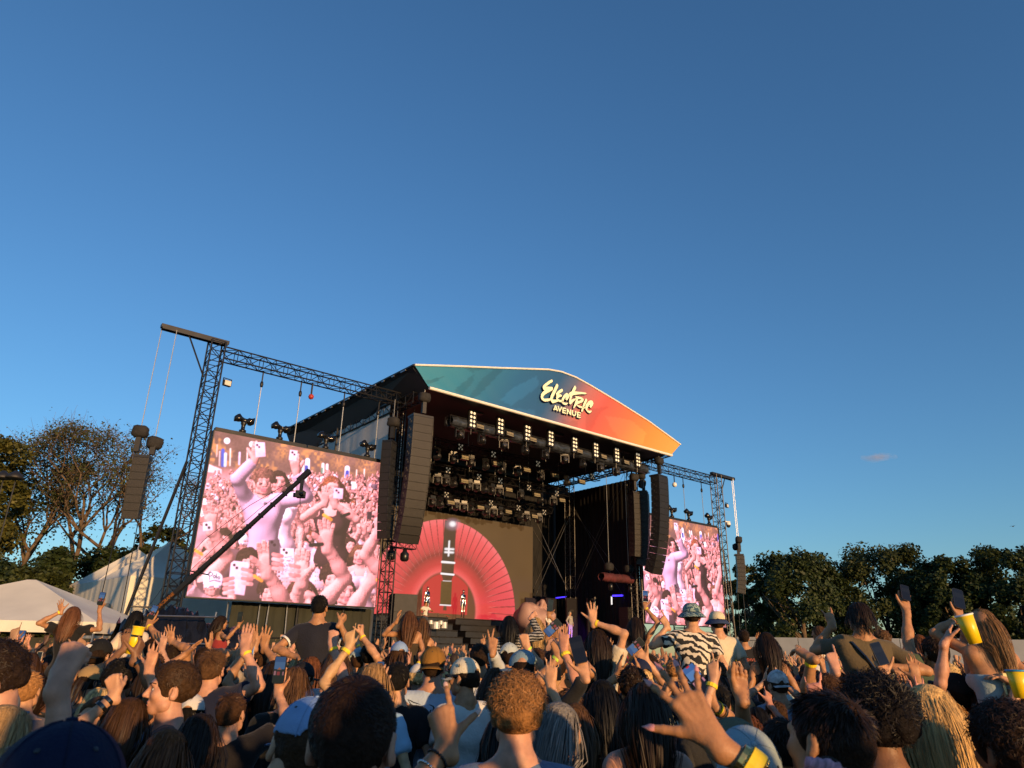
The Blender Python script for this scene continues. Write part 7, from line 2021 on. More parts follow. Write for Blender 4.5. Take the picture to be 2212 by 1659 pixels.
def voro_mat(m, cols, bgc, scale, thr):
    nd, lk = m.node_tree.nodes, m.node_tree.links; b = nd['Principled BSDF']; b.inputs['Roughness'].default_value = 0.8
    tc = nd.new('ShaderNodeTexCoord'); vo = nd.new('ShaderNodeTexVoronoi'); vo.inputs['Scale'].default_value = scale
    nz = nd.new('ShaderNodeTexNoise'); nz.inputs['Scale'].default_value = scale*1.4; ad = nd.new('ShaderNodeVectorMath'); ad.operation = 'MULTIPLY_ADD'; ad.inputs[1].default_value = (0.04,)*3
    lk.new(tc.outputs['Object'], nz.inputs['Vector']); lk.new(nz.outputs[1], ad.inputs[0]); lk.new(tc.outputs['Object'], ad.inputs[2]); lk.new(ad.outputs[0], vo.inputs['Vector'])
    cr = nd.new('ShaderNodeValToRGB'); cr.color_ramp.interpolation = 'CONSTANT'
    sx = nd.new('ShaderNodeSeparateColor'); lk.new(vo.outputs['Color'], sx.inputs[0]); lk.new(sx.outputs[0], cr.inputs[0])
    els = cr.color_ramp.elements; els[0].color = (*cols[0], 1); els[1].color = (*cols[1], 1); els[1].position = 1/len(cols)
    for i, c in enumerate(cols[2:]): e = els.new((i+2)/len(cols)); e.color = (*c, 1)
    lt = nd.new('ShaderNodeMath'); lt.operation = 'LESS_THAN'; lt.inputs[1].default_value = thr; lk.new(vo.outputs['Distance'], lt.inputs[0])
    mx = nd.new('ShaderNodeMix'); mx.data_type = 'RGBA'; mx.inputs['A'].default_value = (*bgc, 1); lk.new(lt.outputs[0], mx.inputs['Factor']); lk.new(cr.outputs[0], mx.inputs['B']); lk.new(mx.outputs['Result'], b.inputs['Base Color'])
voro_mat(floral, [(0.02,0.10,0.02),(0.30,0.02,0.04),(0.02,0.03,0.20),(0.10,0.14,0.02)], (0.006,0.006,0.008), 26, 0.42)
cp('person in a black bucket hat printed with bright leaves', 1336, 1436, 5.8, hat=('bucket', BLACK, 0.0, 0.0, BLACK, floral), top=('tee', BLACK), hair=('long','auburn',0.35), fem=True, lod=0)
cp('person with a bare ear right of the floral hat', 1388, 1446, 5.2, rz=0.5, top=('tee', BLACK), hair=('messy','dark',0.12), skin='pink', seed=5)
cloudy = mat('mottled white cap cloth', (0.52,0.48,0.46), 0.8, 0, 0.45, 26, 0.2, 90)
cp('person in a mottled white cap left of the dark hair, right side', 1680, 1480, 5.4, rz=0.2, hat=('ball', (0.5,0.46,0.44), math.pi, 0.0, (0.5,0.46,0.44), cloudy), top=('tee', (0.20,0.24,0.32)), hair=('short','brown',None), lod=0)
cp('person reaching forward with a broad yellow wristband, right', 1785, 1500, 3.6, top=('tee', BLACK), hair=('short','brown',None), skin='tan',
   L=(1752,1425,3.3, 1712,1402,3.4, 'down', 'relax', (-0.4,-0.3,-0.9)), hand_v=0.005, bands=[(-1, 0.08, BAND)])
cp('person pointing with a raised hand before the olive shirt', 1815, 1492, 4.2, top=('tee', (0.1,0.03,0.03)), hair=('short','dark',None), skin='pink',
   L=(1803,1448,3.9, 1788,1400,3.95, 'away', 'point', (-0.6,-0.3,-0.8)), hand_v=0.006)
cp('person filming with a phone just right of the olive shirt', 1900, 1492, 4.4, top=('tee', (0.04,0.04,0.05)), hair=('short','black',None), skin='fair',
   R=(1914,1458,4.1, 1898,1425,4.12, 'to', 'phone', (1,-0.3,-0.8)), hand_v=0.006, bands=[(1, 0.1, BAND)], extras=lambda pi: hold_phone(pi, 1, 'phone showing a dim crowd picture right of the olive shirt', 'dim', 1.0))
r = cp('person in a red and black lettered jersey lifting a yellow cup', 2040, 1492, 4.2, rz=0.3, head=(0.2,0.45,0), top=('tee', (0.30,0.012,0.02)), hair=('short','dark',None), skin='pink', shades='on', hat=('ball', BLACK, 0.0, 0.0),
   L=(2040,1392,4.0, 2056,1352,4.05, 'right', 'open', (-0.5,-0.3,-0.8)), R=(2082,1395,4.05, 2088,1355,4.08, 'left', 'grip', (0.5,-0.3,-0.8)), hand_v=0.005, bands=[(1, 0.02, BAND)])
W_, X_, Y_, Z_, s_ = world_hand(r, 1)
cup('tilted yellow plastic cup held up at the right', at(2108,1390,3.95), vec(-0.22,0.05,1.0), 0.145)
def letters(pi, txt, size, pos, rot, mt):
    cu = bpy.data.curves.new('lettering', 'FONT'); cu.body = txt; cu.size = size; cu.extrude = 0.0015; cu.align_x = 'CENTER'
    to = bpy.data.objects.new('lettering', cu); COL.objects.link(to); dg = bpy.context.evaluated_depsgraph_get()
    me = bpy.data.meshes.new_from_object(to.evaluated_get(dg)); bpy.data.objects.remove(to)
    o = link_mesh('lettering', me, mt, pi['root'], pos, rot); return o
letters(r, 'oury', 0.075, (-0.02,-0.150,1.36), (R_(90),0,0), white_trim)
cp('person at the right edge with a hand over a blue-rimmed cup', 2215, 1490, 4.0, top=('tee', (0.25,0.03,0.03)), hair=('short','dark',None),
   L=(2196,1480,3.8, 2172,1472,3.82, 'down', 'droop', (-0.5,-0.4,-0.6)), hand_v=0.006)
cup('yellow cup with a blue rim at the right edge', at(2208,1508,3.6), vec(0,0,1), 0.12, mat('blue rim', (0.02,0.25,0.5), 0.4))

# -- riders on shoulders and the taller figures beyond
white_stripe = mat('white piping', (0.7,0.68,0.64), 0.7, 0, 0.05)
r = cp('person in a navy shirt with white sleeve edges, riding on shoulders', 690, 1312, 5.6, ride=True, top=('polo', (0.014,0.015,0.024)), hair=('short','black',1.0), skin='tan', lod=1, scale=1.03,
   R=(735,1350,5.45, 750,1330,5.5, 'left', 'fist', (0.9,-0.2,-0.9)), L=(640,1420,5.4, 650,1440,5.3, 'right', 'relax', (-1,-0.2,-0.2)), hand_v=0.007)
for sd in (-1, 1):
    S, E, W, _ = r['arms'][sd]; p = S+(E-S)*0.60; d = Vector(nrm(E-S))
    MB().lathe([(0.058,-0.010),(0.066,-0.010),(0.066,0.010),(0.058,0.010)], 18, Matrix.Translation(Vector(p)) @ d.to_track_quat('Z', 'Y').to_matrix().to_4x4(), cap=False).build('sleeve_edge', white_stripe, r['root'])
MB().lathe([(0.066,1.468),(0.070,1.470),(0.064,1.515),(0.060,1.515)], 20, Matrix.Scale(1.05, 4, (0,1,0)) @ Matrix.Translation((0,-0.012,0)), cap=False).build('collar', white_stripe, r['root'])
MB().lathe([(0.072,1.462),(0.074,1.466),(0.072,1.470)], 20, Matrix.Translation((0,-0.012,0)), cap=False).build('collar_stripe', mat('red stripe', (0.3,0.02,0.02), 0.8), r['root'])
r = cp('person in a pale blue strapless top riding on shoulders, right', 2122, 1352, 4.5, f=1.12, ride=True, fem=True, top=('strapless', (0.30,0.38,0.40)), hair=('long',(0.20,0.105,0.042),0.34), skin='tan', lod=1, bare_v=0.010, head=(0.3,0.0,0.0), seed=4,
   L=(2070,1335,4.7, 2063,1295,4.75, 'to', 'phone', (-0.9,-0.2,-0.5)), R=(2178,1500,4.4, 2172,1530,4.35, 'left', 'relax', (1,-0.3,-0.2)), hand_v=0.006, bands=[(-1, 0.15, BAND)], extras=lambda pi: hold_phone(pi, -1, 'dark phone raised over the strapless top, right', 'dim', 1.0))
next(o for o in r['root'].children if o.name.startswith('hair')).scale = (0.72,0.95,1)
MB().tube([(0,-0.135,1.30),(-0.03,-0.15,1.25),(-0.02,-0.15,1.16)], 0.008, 6).tube([(0,-0.135,1.30),(0.035,-0.15,1.24),(0.05,-0.15,1.10)], 0.008, 6).cbox((0,-0.14,1.30),(0.05,0.03,0.05)).build('bow', mat('pale yellow ribbon', (0.70,0.62,0.30), 0.7), r['root'])
r = cp('person in an olive shirt with a shoulder strap, riding on shoulders', 1856, 1335, 5.0, f=1.22, ride=True, top=('tee', (0.105,0.080,0.045)), hair=('messy','dark',0.11), skin='tan', lod=1, seed=5, scale=1.04,
   L=(1796,1352,5.2, 1786,1325,5.25, 'away', 'horns', (-0.6,-0.2,-0.8)), R=(1925,1440,4.9, 1940,1450,4.85, 'down', 'relax', (1,-0.3,-0.3)), hand_v=0.007)
MB().tube([(-0.13,-0.09,1.46),(-0.06,-0.128,1.36),(0.03,-0.130,1.22),(0.12,-0.118,1.08),(0.16,-0.07,1.0)], 0.012, 6).build('shoulder_strap', SHADES, r['root'])
cp('person in a green sleeve reaching a phone up against the right trees', 2020, 1412, 4.9, top=('tee', (0.06,0.085,0.05)), hair=('short','dark',None), skin='tan', lod=1,
   L=(1958,1322,5.1, 1952,1290,5.15, 'to', 'phone', (-0.6,-0.3,-0.8)), hand_v=0.007, extras=lambda pi: hold_phone(pi, -1, 'dark phone held high against the right trees', 'dim', 1.0))
zebra = bpy.data.materials.new('zebra print'); zebra.use_nodes = True
def wave_mat(m, c0, c1, scale, dist, rot, kind='BANDS', prof='SIN', pos=0.5, dscale=1.0, axis='DIAGONAL'):
    nd, lk = m.node_tree.nodes, m.node_tree.links; b = nd['Principled BSDF']; b.inputs['Roughness'].default_value = 0.8
    tc = nd.new('ShaderNodeTexCoord'); mp = nd.new('ShaderNodeMapping'); mp.inputs['Rotation'].default_value = rot; lk.new(tc.outputs['Object'], mp.inputs[0])
    w = nd.new('ShaderNodeTexWave'); w.wave_type = kind; w.bands_direction = axis; w.wave_profile = prof; w.inputs['Scale'].default_value = scale; w.inputs['Distortion'].default_value = dist; w.inputs['Detail'].default_value = 2; w.inputs['Detail Scale'].default_value = dscale
    lk.new(mp.outputs[0], w.inputs['Vector'])
    cr = nd.new('ShaderNodeValToRGB'); cr.color_ramp.interpolation = 'CONSTANT'; cr.color_ramp.elements[0].color = (*c0, 1); cr.color_ramp.elements[1].color = (*c1, 1); cr.color_ramp.elements[1].position = pos
    lk.new(w.outputs[0], cr.inputs[0]); lk.new(cr.outputs[0], b.inputs['Base Color'])
wave_mat(zebra, (0.010,0.010,0.011), (0.62,0.56,0.46), 7.5, 7.0, (0.3,0.5,0.2), pos=0.52, dscale=1.6)
swirl = bpy.data.materials.new('blue marbled scarf'); swirl.use_nodes = True
wave_mat(swirl, (0.02,0.07,0.11), (0.26,0.34,0.30), 9, 12, (0.5,0.2,0.7), pos=0.55, dscale=2.0)
r = cp('person in a zebra print shirt and blue marbled headscarf, riding high', 1494, 1330, 7.0, f=1.15, ride=True, top=('tee', WHITE), topmat=zebra, hair=('short','dark',None), hat=('bucket', LBLUE, 0, 0, LBLUE, swirl), lod=1, scale=1.04,
   L=(1440,1355,7.0, 1425,1330,7.0, 'away', 'point', (-1,-0.2,-0.6)), hand_v=0.008)
cp('person in a cream shirt and cream bucket hat beside the zebra print', 1549, 1345, 7.6, f=1.15, ride=True, top=('tee', (0.62,0.54,0.38)), hair=('short','dark',None), hat=('bucket', (0.62,0.54,0.36), 0, 0, (0.03,0.05,0.11)), lod=1)
cp('person in a tan sleeveless top riding high, phone straight up', 1373, 1352, 6.8, ride=True, fem=True, top=('tank', (0.34,0.22,0.10)), hair=('long','dark',0.42), skin='tan', lod=1, bare_v=0.014,
   R=(1394,1312,6.8, 1393,1280,6.85, 'to', 'phone', (0.8,-0.2,-0.6)), hand_v=0.008, bands=[(1, 0.1, BAND)], extras=lambda pi: hold_phone(pi, 1, 'pale phone held straight up before the far screen', 'red', 1.0, PHONE_PALE))
zig = bpy.data.materials.new('zigzag knit'); zig.use_nodes = True
wave_mat(zig, (0.012,0.012,0.013), (0.34,0.33,0.31), 9.0, 3.5, (0,0,0), prof='TRI', pos=0.62, dscale=3.0, axis='Z')
cp('person in a black and white zigzag top reaching right', 1100, 1350, 6.6, ride=True, fem=True, top=('long', WHITE), topmat=zig, hair=('long','black',0.30), skin='pink', lod=1,
   R=(1148,1335,6.6, 1168,1318,6.6, 'away', 'fist', (0.6,-0.3,-0.9)), hand_v=0.008)
cp('person in a brown strapless top lifting a phone before the sculpture', 1158, 1352, 7.4, f=1.35, ride=True, fem=True, top=('strapless', (0.10,0.05,0.03)), hair=('long',(0.42,0.26,0.10),0.40), skin='tan', lod=1, bare_v=0.014,
   R=(1186,1330,7.4, 1190,1300,7.4, 'to', 'phone', (0.8,-0.2,-0.7)), hand_v=0.008, extras=lambda pi: hold_phone(pi, 1, 'small dark phone raised before the giant face', 'dim', 1.0))
cp('person in a dark strapless top with one arm bent, before the drum riser', 884, 1338, 7.2, ride=True, fem=True, top=('strapless', (0.05,0.035,0.02)), hair=('long',(0.10,0.042,0.017),0.44), skin='tan', lod=1, bare_v=0.014,
   L=(856,1342,7.0, 862,1318,7.0, 'right', 'droop', (-1,-0.2,-0.7)), hand_v=0.008)
cp('person in a black sleeveless top just right of the bent arm', 912, 1352, 7.8, f=1.35, ride=True, fem=True, top=('tank', BLACK), hair=('long','mid',0.40), skin='tan', lod=2)
cp('person raising both arms and a phone before the pavilion', 158, 1330, 6.6, ride=True, fem=True, top=('tee', BLACK), hair=('long',(0.11,0.045,0.02),0.32), skin='tan', lod=1,
   L=(130,1322,6.5, 128,1300,6.5, 'away', 'open', (-0.8,-0.2,-0.8)), R=(215,1318,6.6, 221,1298,6.6, 'to', 'phone', (0.8,-0.2,-0.8)), hand_v=0.008, bands=[(-1, 0.05, BAND)], extras=lambda pi: hold_phone(pi, 1, 'dark red phone raised before the pavilion', 'red', 1.0))
cp('person in a white top riding high before the crane foot', 294, 1338, 7.0, ride=True, fem=True, top=('tee', (0.62,0.50,0.40)), hair=('long','black',0.28), skin='fair', lod=1)
cp('person in a red top and sunglasses before the cream pavilion wall', 478, 1345, 8.4, f=1.45, ride=True, fem=True, top=('tank', (0.25,0.03,0.03)), hair=('messy','dark',0.34), skin='tan', rz=-0.9, shades='on', lod=2,
   R=(515,1352,8.2, 518,1335,8.2, 'to', 'phone', (0.6,-0.3,-0.8)), extras=lambda pi: hold_phone(pi, 1, 'tiny dark phone before the cream pavilion wall', 'dim', 1.0))
cp('person in a white floral top above the crowd, right', 1768, 1368, 7.6, f=1.45, ride=True, fem=True, top=('tank', (0.62,0.56,0.46)), hair=('long','mid',0.2), skin='tan', rz=0.9, lod=1, scale=0.88,
   L=(1735,1410,7.4, 1715,1390,7.4, 'away', 'relax', (-0.8,-0.3,-0.5)))
r = cp('person in a black sleeveless jersey with pale lettering, right of the far tower', 1606, 1378, 6.8, f=1.6, ride=True, top=('jersey', (0.014,0.013,0.014)), hair=('short','dark',None), skin='tan', lod=1, scale=0.92,
   R=(1642,1392,6.8, 1638,1372,6.8, 'to', 'phone', (0.8,-0.3,-0.8)), L=(1582,1408,6.8, 1576,1385,6.8, 'away', 'open', (-0.8,-0.3,-0.8)))
letters(r, 'NASHVL', 0.06, (0,-0.140,1.30), (R_(90),0,0), mat('coral lettering', (0.5,0.10,0.06), 0.7))
cp('person in a black sleeveless top right of the lettered jersey', 1655, 1392, 6.6, fem=True, scale=1.10, top=('tank', BLACK), hair=('long','dark',0.42), skin='tan', lod=1)
cp('person in a checked shirt behind the olive shirt, right', 1880+25, 1385, 8.0, scale=1.14, top=('tee', (0.40,0.38,0.26)), hair=('curly','mid',0.6), lod=2)
cp('person in a black sleeveless top raising a fist, right background', 1985, 1392, 8.2, fem=True, scale=1.12, top=('tank', BLACK), hair=('long','auburn',0.36), skin='fair', lod=2, L=(1956,1392,8.0, 1953,1372,8.0, 'away', 'fist', (-0.6,-0.2,-0.8)))
cp('person waving one open hand high, centre right', 1290, 1392, 5.6, fem=True, top=('tee', CREAM), hair=('long','dark',0.3), skin='fair', lod=1,
   R=(1284,1345,5.6, 1282,1300,5.6, 'away', 'open', (0.8,-0.2,-0.8)), hand_v=0.007, bands=[(1, 0.08, BAND)])
cp('person filming with a phone turned sideways, centre right', 1222, 1415, 5.04, top=('tee', BLACK), hair=('short','dark',None), skin='tan', lod=1,
   R=(1222,1392,4.80, 1205,1372,4.80, 'to', 'phone', (0.8,-0.2,-0.8)), hand_v=0.007, extras=lambda pi: hold_phone(pi, 1, 'sideways phone showing a small dark picture', 'red', 1.0, landscape=True))
cp('person filming low with a sideways phone, right of the floral hat', 1400, 1446, 5.07, top=('tee', BLACK), hair=('short','dark',None), skin='fair', lod=1,
   R=(1398,1432,4.81, 1382,1412,4.81, 'to', 'phone', (0.8,-0.2,-0.8)), hand_v=0.007, extras=lambda pi: hold_phone(pi, 1, 'sideways phone right of the floral hat', 'red', 1.0, landscape=True))
cp('person making a finger gun with a yellow-green band, centre', 1200, 1440, 4.56, top=('tee', (0.10,0.09,0.07)), hair=('short','dark',None), skin='tan', lod=1,
   L=(1204,1420,4.32, 1195,1375,4.32, 'away', 'gun', (-0.7,-0.2,-0.8)), hand_v=0.0065, bands=[(-1, 0.06, mat('lime band', (0.5,0.7,0.05), 0.5))])
cp('person with a clenched hand and lime band left of the sideways phone', 1160, 1432, 5.50, top=('tee', (0.06,0.06,0.05)), hair=('short','brown',None), skin='fair', lod=1,
   R=(1140,1400,5.25, 1132,1372,5.25, 'away', 'fist', (0.6,-0.2,-0.8)), hand_v=0.007, bands=[(1, 0.04, mat('lime band', (0.5,0.7,0.05), 0.5))])
cp('person clapping with both hands before the crane, left', 440, 1425, 6.21, top=('tee', BLACK), hair=('short','dark',None), skin='tan', lod=1,
   L=(402,1412,6.08, 440,1378,6.08, 'right', 'flat', (-0.7,-0.2,-0.8)), R=(452,1405,6.21, 462,1362,6.21, 'left', 'flat', (0.7,-0.2,-0.8)), hand_v=0.0065)
cp('person holding up both palms below the near screen', 560, 1425, 5.52, top=('tee', (0.3,0.25,0.2)), hair=('short','brown',None), skin='tan', lod=1,
   L=(548,1398,5.29, 543,1350,5.29, 'away', 'flat', (-0.7,-0.2,-0.8)), R=(572,1400,5.40, 580,1358,5.40, 'away', 'open', (0.7,-0.2,-0.8)), hand_v=0.0065, bands=[(-1, 0.06, BAND)])
cp('person spreading an orange-lit hand left of the crane foot', 370, 1420, 6.24, top=('tee', (0.05,0.05,0.06)), hair=('short','dark',None), skin='tan', lod=1,
   R=(372,1388,6.24, 368,1348,6.24, 'away', 'open', (0.7,-0.2,-0.8)), hand_v=0.0065)
cp('person filming with a brown phone at the crane foot', 330, 1405, 6.75, top=('tee', (0.05,0.05,0.06)), hair=('short','dark',None), skin='tan', lod=1,
   R=(322,1352,6.75, 332,1330,6.75, 'to', 'phone', (0.7,-0.2,-0.8)), hand_v=0.0065, bands=[(1, 0.06, BAND)], extras=lambda pi: hold_phone(pi, 1, 'reddish phone at the crane foot', 'red', 1.0))
cp('person giving a thumb and curled hand right of the navy shirt', 800, 1420, 6.48, top=('tee', BLACK), hair=('curly','black',0.6), skin='fair', lod=1,
   R=(782,1375,6.36, 784,1345,6.36, 'left', 'fist', (0.7,-0.2,-0.8)), hand_v=0.007, bands=[(1, 0.06, BAND)])
# carriers under the riders
CT = [(0.03,0.03,0.035), (0.30,0.28,0.24), (0.08,0.10,0.16), (0.05,0.05,0.05)]
for i, (x, y, z, rz) in enumerate(CARRIERS):
    p2 = proj((x, y, 1.6))
    u_ = p2[0]
    person('person carrying the rider %s, mostly hidden' % ('in the navy shirt','in the strapless top','in the olive shirt','in the zebra print','in the cream bucket hat','in the tan sleeveless top','in the zigzag top','in the brown strapless top','with one arm bent','right of the bent arm','with both arms raised before the pavilion','in the white top at the crane','with sunglasses before the pavilion','in the white floral top','in the lettered jersey')[i],
           'people in the crowd', (x, y, 0), rz, (z-0.02)/1.47 if z < 1.75 else 1.1, False, 'tan', ('short','dark',None), ('tee', CT[i % 4]), lod=2, seed=i)

# ------------------------------------------------------------------ the wider crowd: posed prototypes, copied with their own colours, hair and hats
POSES = [None, None,
  dict(R=((0.22,0.12,1.86),(0.8,-0.2,-0.6),(0.05,0.15,1),(0,1,0),'open')), dict(L=((-0.22,0.15,1.84),(-0.8,-0.2,-0.6),(-0.05,0.1,1),(0,1,0),'point')),
  dict(R=((0.20,0.18,1.88),(0.8,-0.2,-0.6),(0,0.1,1),(0,1,0),'fist')), dict(L=((-0.24,0.16,1.82),(-0.8,-0.2,-0.6),(0,0.1,1),(0,1,0),'horns'), R=((0.26,0.14,1.80),(0.8,-0.2,-0.6),(0,0.1,1),(0,1,0),'open')),
  dict(R=((0.14,0.34,1.74),(0.8,-0.3,-0.6),(0,0.05,1),(0,-1,0),'phone')), dict(L=((-0.10,0.30,1.70),(-0.8,-0.3,-0.6),(0.3,0.1,1),(1,0.2,0),'flat'), R=((0.10,0.30,1.70),(0.8,-0.3,-0.6),(-0.3,0.1,1),(-1,0.2,0),'flat')),
  dict(L=((-0.20,0.2,1.90),(-0.8,-0.2,-0.6),(0,0.1,1),(0,1,0),'peace')), dict(R=((0.30,0.25,1.76),(0.8,-0.3,-0.6),(0.3,0.5,0.8),(0,1,0.2),'gun')),
  dict(L=((-0.26,0.2,1.80),(-0.8,-0.3,-0.6),(-0.2,0.3,1),(0,1,0),'droop'))]
PTXT = [('hands down',)*1, ('hands down',), ('one open hand up',), ('pointing up',), ('one fist up',), ('both arms up',), ('holding up a phone',), ('clapping overhead',), ('a peace sign up',), ('one arm out pointing',), ('one loose hand up',)]
rngc = random.Random(12)
PROTO = {}
def proto(fem, k, kind):
    key = (fem, k, kind)
    if key not in PROTO:
        P = POSES[k] or {}
        cv = lambda a: None if a is None else (vec(*a[0]), a[1], a[2], a[3], a[4])
        pi = person('prototype', None, (0,0,-50), 0, 1.0, fem, 'fair', None, (kind, (0.5,0.5,0.5)), armL=cv(P.get('L')), armR=cv(P.get('R')), lod=2, seed=k)
        PROTO[key] = (pi, [c for c in pi['root'].children])
    return PROTO[key]
TOPC = [('black',(0.012,0.012,0.013),8), ('white',(0.60,0.58,0.54),5), ('cream',(0.56,0.48,0.34),3), ('navy',(0.014,0.018,0.05),5), ('grey',(0.16,0.16,0.165),3), ('red',(0.30,0.016,0.02),1), ('pale blue',(0.30,0.42,0.58),2), ('olive',(0.07,0.075,0.03),2), ('brown',(0.12,0.065,0.035),2), ('pink',(0.55,0.26,0.28),1), ('teal',(0.03,0.16,0.17),1), ('mustard',(0.45,0.27,0.03),1)]
CAPC = [('white',(0.60,0.57,0.52)), ('black',(0.014,0.014,0.015)), ('navy',(0.015,0.02,0.05)), ('pale blue',(0.30,0.40,0.52)), ('tan',(0.30,0.20,0.09)), ('green',(0.03,0.10,0.05)), ('grey',(0.22,0.22,0.22))]
ZONES = [(60,'at the left edge'),(150,'before the low marquee'),(250,'left of the crane foot'),(350,'below the near tower'),(450,'under the screen corner'),(560,'below the near screen'),(660,'left of the navy shirt'),(760,'right of the navy shirt'),
         (850,'below the left main array'),(940,'before the drum riser'),(1040,'left of the denim sleeve'),(1130,'below the red fan'),(1230,'before the giant face'),(1330,'before the dark wing'),(1430,'below the right main array'),(1530,'below the far screen'),
         (1630,'below the far tower'),(1740,'before the white barrier'),(1860,'below the olive shirt'),(1960,'right of the olive shirt'),(2070,'left of the strapless top'),(2400,'at the right edge')]
LABELS = set()
def mid_label(cap, hat, topn, kind, k, u_, d_):
    z = next(t for lim, t in ZONES if u_ < lim)
    dep = 'near' if d_ < 4.5 else 'mid-crowd' if d_ < 8 else 'far rows'
    kd = {'tee':'shirt','tank':'sleeveless top','long':'long-sleeved top','polo':'collared shirt'}[kind]
    base = 'person in %s %s%s, %s, %s' % (topn, kd, (' and %s cap' % hat) if hat else '', PTXT[k][0], z)
    for extra in ('', ', '+dep, ', '+dep+' bareheaded' if not hat else ', '+dep+' capped', ', half hidden '+dep, ', leaning '+dep, ', taller one '+dep, ', shorter one '+dep, ', second one '+dep, ', third one '+dep, ', rearmost '+dep):
        if base+extra not in LABELS and len((base+extra).split()) <= 16:
            LABELS.add(base+extra); return base+extra
    for n in range(99):
        q = 'person in %s %s, %s, %s, %s' % (topn, kd, PTXT[k][0], z, ('leaning left','leaning right','turned left','turned right','half hidden','partly behind others','just ahead of another','beside a taller one','beside a shorter one')[n % 9])
        if q not in LABELS and len(q.split()) <= 16: LABELS.add(q); return q
    return q
PHONES_MID = [0]
def mid_person(x, y, h, hidden=False, z0=0.0):
    fem = rngc.random() < 0.48
    kind = rngc.choice(['tank','tank','tee']) if fem else 'tee'
    # fewer raised hands right in front of the lens
    k = rngc.choices(range(11), weights=[20, 8, 7, 7, 6, 6, 5, 5, 4, 5, 6] if y > 3.2 else [60, 20, 1, 1, 1, 0, 1, 0, 1, 1, 1])[0]
    if hidden: k = rngc.choice([0, 0, 1, 2, 4, 5, 7, 8])
    tn, tc, _ = rngc.choices(TOPC, weights=[t[2] for t in TOPC])[0]
    pi, kids = proto(fem, k, kind)
    rz = rngc.gauss(0, 0.28); sk = rngc.choices(['fair','pink','tan','olive','brown','dark'], weights=[5,5,6,3,2,1])[0]
    sc_ = h/1.75
    hatc = rngc.choice(CAPC) if rngc.random() < 0.16 else None
    u_ = proj((x, y, h))[0] if y > 0.3 else 0
    if hidden: lab = 'person standing behind the camera, out of the picture'
    else: lab = mid_label(None, hatc[0] if hatc else None, tn, kind, k, u_, y)
    root = empty('person', (x, y, z0), rz, lab, 'person', 'people behind the camera' if hidden else 'people in the crowd'); root.scale = (sc_,)*3
    skc = tuple(v*rngc.uniform(0.9, 1.1) for v in SK[sk])
    for c in kids:
        n = c.name.split('.')[0]; o = c.copy(); COL.objects.link(o); o.parent = root
        o.color = (*skc, 1) if n == 'body' else (*tuple(v*rngc.uniform(0.8, 1.15) for v in tc), 1) if n == 'top' else (*rngc.choice([(0.02,0.025,0.05),(0.05,0.07,0.12),(0.015,0.015,0.016),(0.2,0.17,0.12)]), 1)
    hc = rngc.choices(['black','dark','brown','mid','auburn','ginger','sandy','blond'], weights=[5,8,7,5,2,1,3,3])[0]
    if fem: st = rngc.choice([('long',0.44),('long',0.34),('messy',0.3),('long',0.52)])
    else: st = rngc.choice([('short',1.0),('short',1.4),('curly',0.6),('curly',0.9),('messy',0.13)])
    lodn = (420, 0.0065) if y < 5.5 else (190, 0.0105)
    nmul = {'short': 1.0, 'curly': 0.75}.get(st[0], 0.8)
    hd = (rngc.gauss(0, 0.3), rngc.gauss(0.02, 0.06), rngc.gauss(0, 0.06))
    hm = put(hair_cached(st[0], int(lodn[0]*nmul), rngc.randrange(3), lodn[1], st[1], bool(hatc)), 'hair', root, HAIRC[hc])
    if hatc:
        ms = cap_mesh('ball'); hr = rngc.choice([0, 0, 0.3, -0.3, math.pi])
        Mc = Matrix.Translation((0,-0.01,1.66)) @ Matrix.Rotation(hr, 4, 'Z') @ Matrix.Translation((0,0.01,-1.66))
        c = put(ms[0], 'cap', root, hatc[1], Mc); put(ms[1], 'brim', c, hatc[1]); put(ms[3], 'button', c, hatc[1])
    if k == 6 and not hidden:
        PHONES_MID[0] += 1
        z = next(t for lim, t in ZONES if u_ < lim); lb = 'small phone held up %s' % z
        for e in ('', ', nearer', ', further off', ', higher', ', lower'):
            if lb+e not in LABELS: LABELS.add(lb+e); lb = lb+e; break
        q = dict(root=root, arms=pi['arms'], scale=sc_)
        hold_phone(q, 1, lb, rngc.choice(['dim','red','stage','blue']), 1.0, rngc.choice([PHONE_BODY, PHONE_BODY, PHONE_PALE]))
    if k in (2, 3, 4, 8) and rngc.random() < 0.6:
        sd = 1 if k in (2, 4) else -1; S, E, W, _ = pi['arms'][sd]; p = W+(E-W)*0.08
        key = ('mband', fem, k)
        if key not in CACHE:
            d = Vector(nrm(W-E)); rr = 0.031
            m_ = MB().lathe([(rr,-0.011),(rr+0.003,0),(rr,0.011)], 12, Matrix.Translation(Vector(p)) @ d.to_track_quat('Z', 'Y').to_matrix().to_4x4(), cap=False).mesh('wristband'); m_.materials.append(BAND); CACHE[key] = m_
        put(CACHE[key], 'wristband', root)
    return root
def free(x, y, d): return all((x-a)**2+(y-b)**2 > d*d for a, b in OCC)
cnt = 0
for Y0, Y1, num, dmin in ((2.9, 4.6, 12, 0.46), (4.6, 7.5, 58, 0.48), (7.5, 13.8, 165, 0.50)):
    made = 0; tries = 0
    while made < num and tries < num*40:
        tries += 1
        y = rngc.uniform(Y0, Y1); x = rngc.uniform(-0.78, 0.76)*y
        if not free(x, y, dmin) or (y < 4.7 and 560 < proj((x, y, 1.6))[0] < 1080) or (y < 6.2 and 830 < proj((x, y, 1.6))[0] < 1075) or (y < 5.2 and proj((x, y, 1.6))[0] > 1950): continue
        OCC.append((x, y)); made += 1
        h = rngc.gauss(1.70, 0.075); h = min(max(h, 1.55), 1.86)
        h = min(h, 1.56+0.03*max(0, y-2.9)) if y < 4.6 else min(h-0.03, 1.80)
        mid_person(x, y, h)
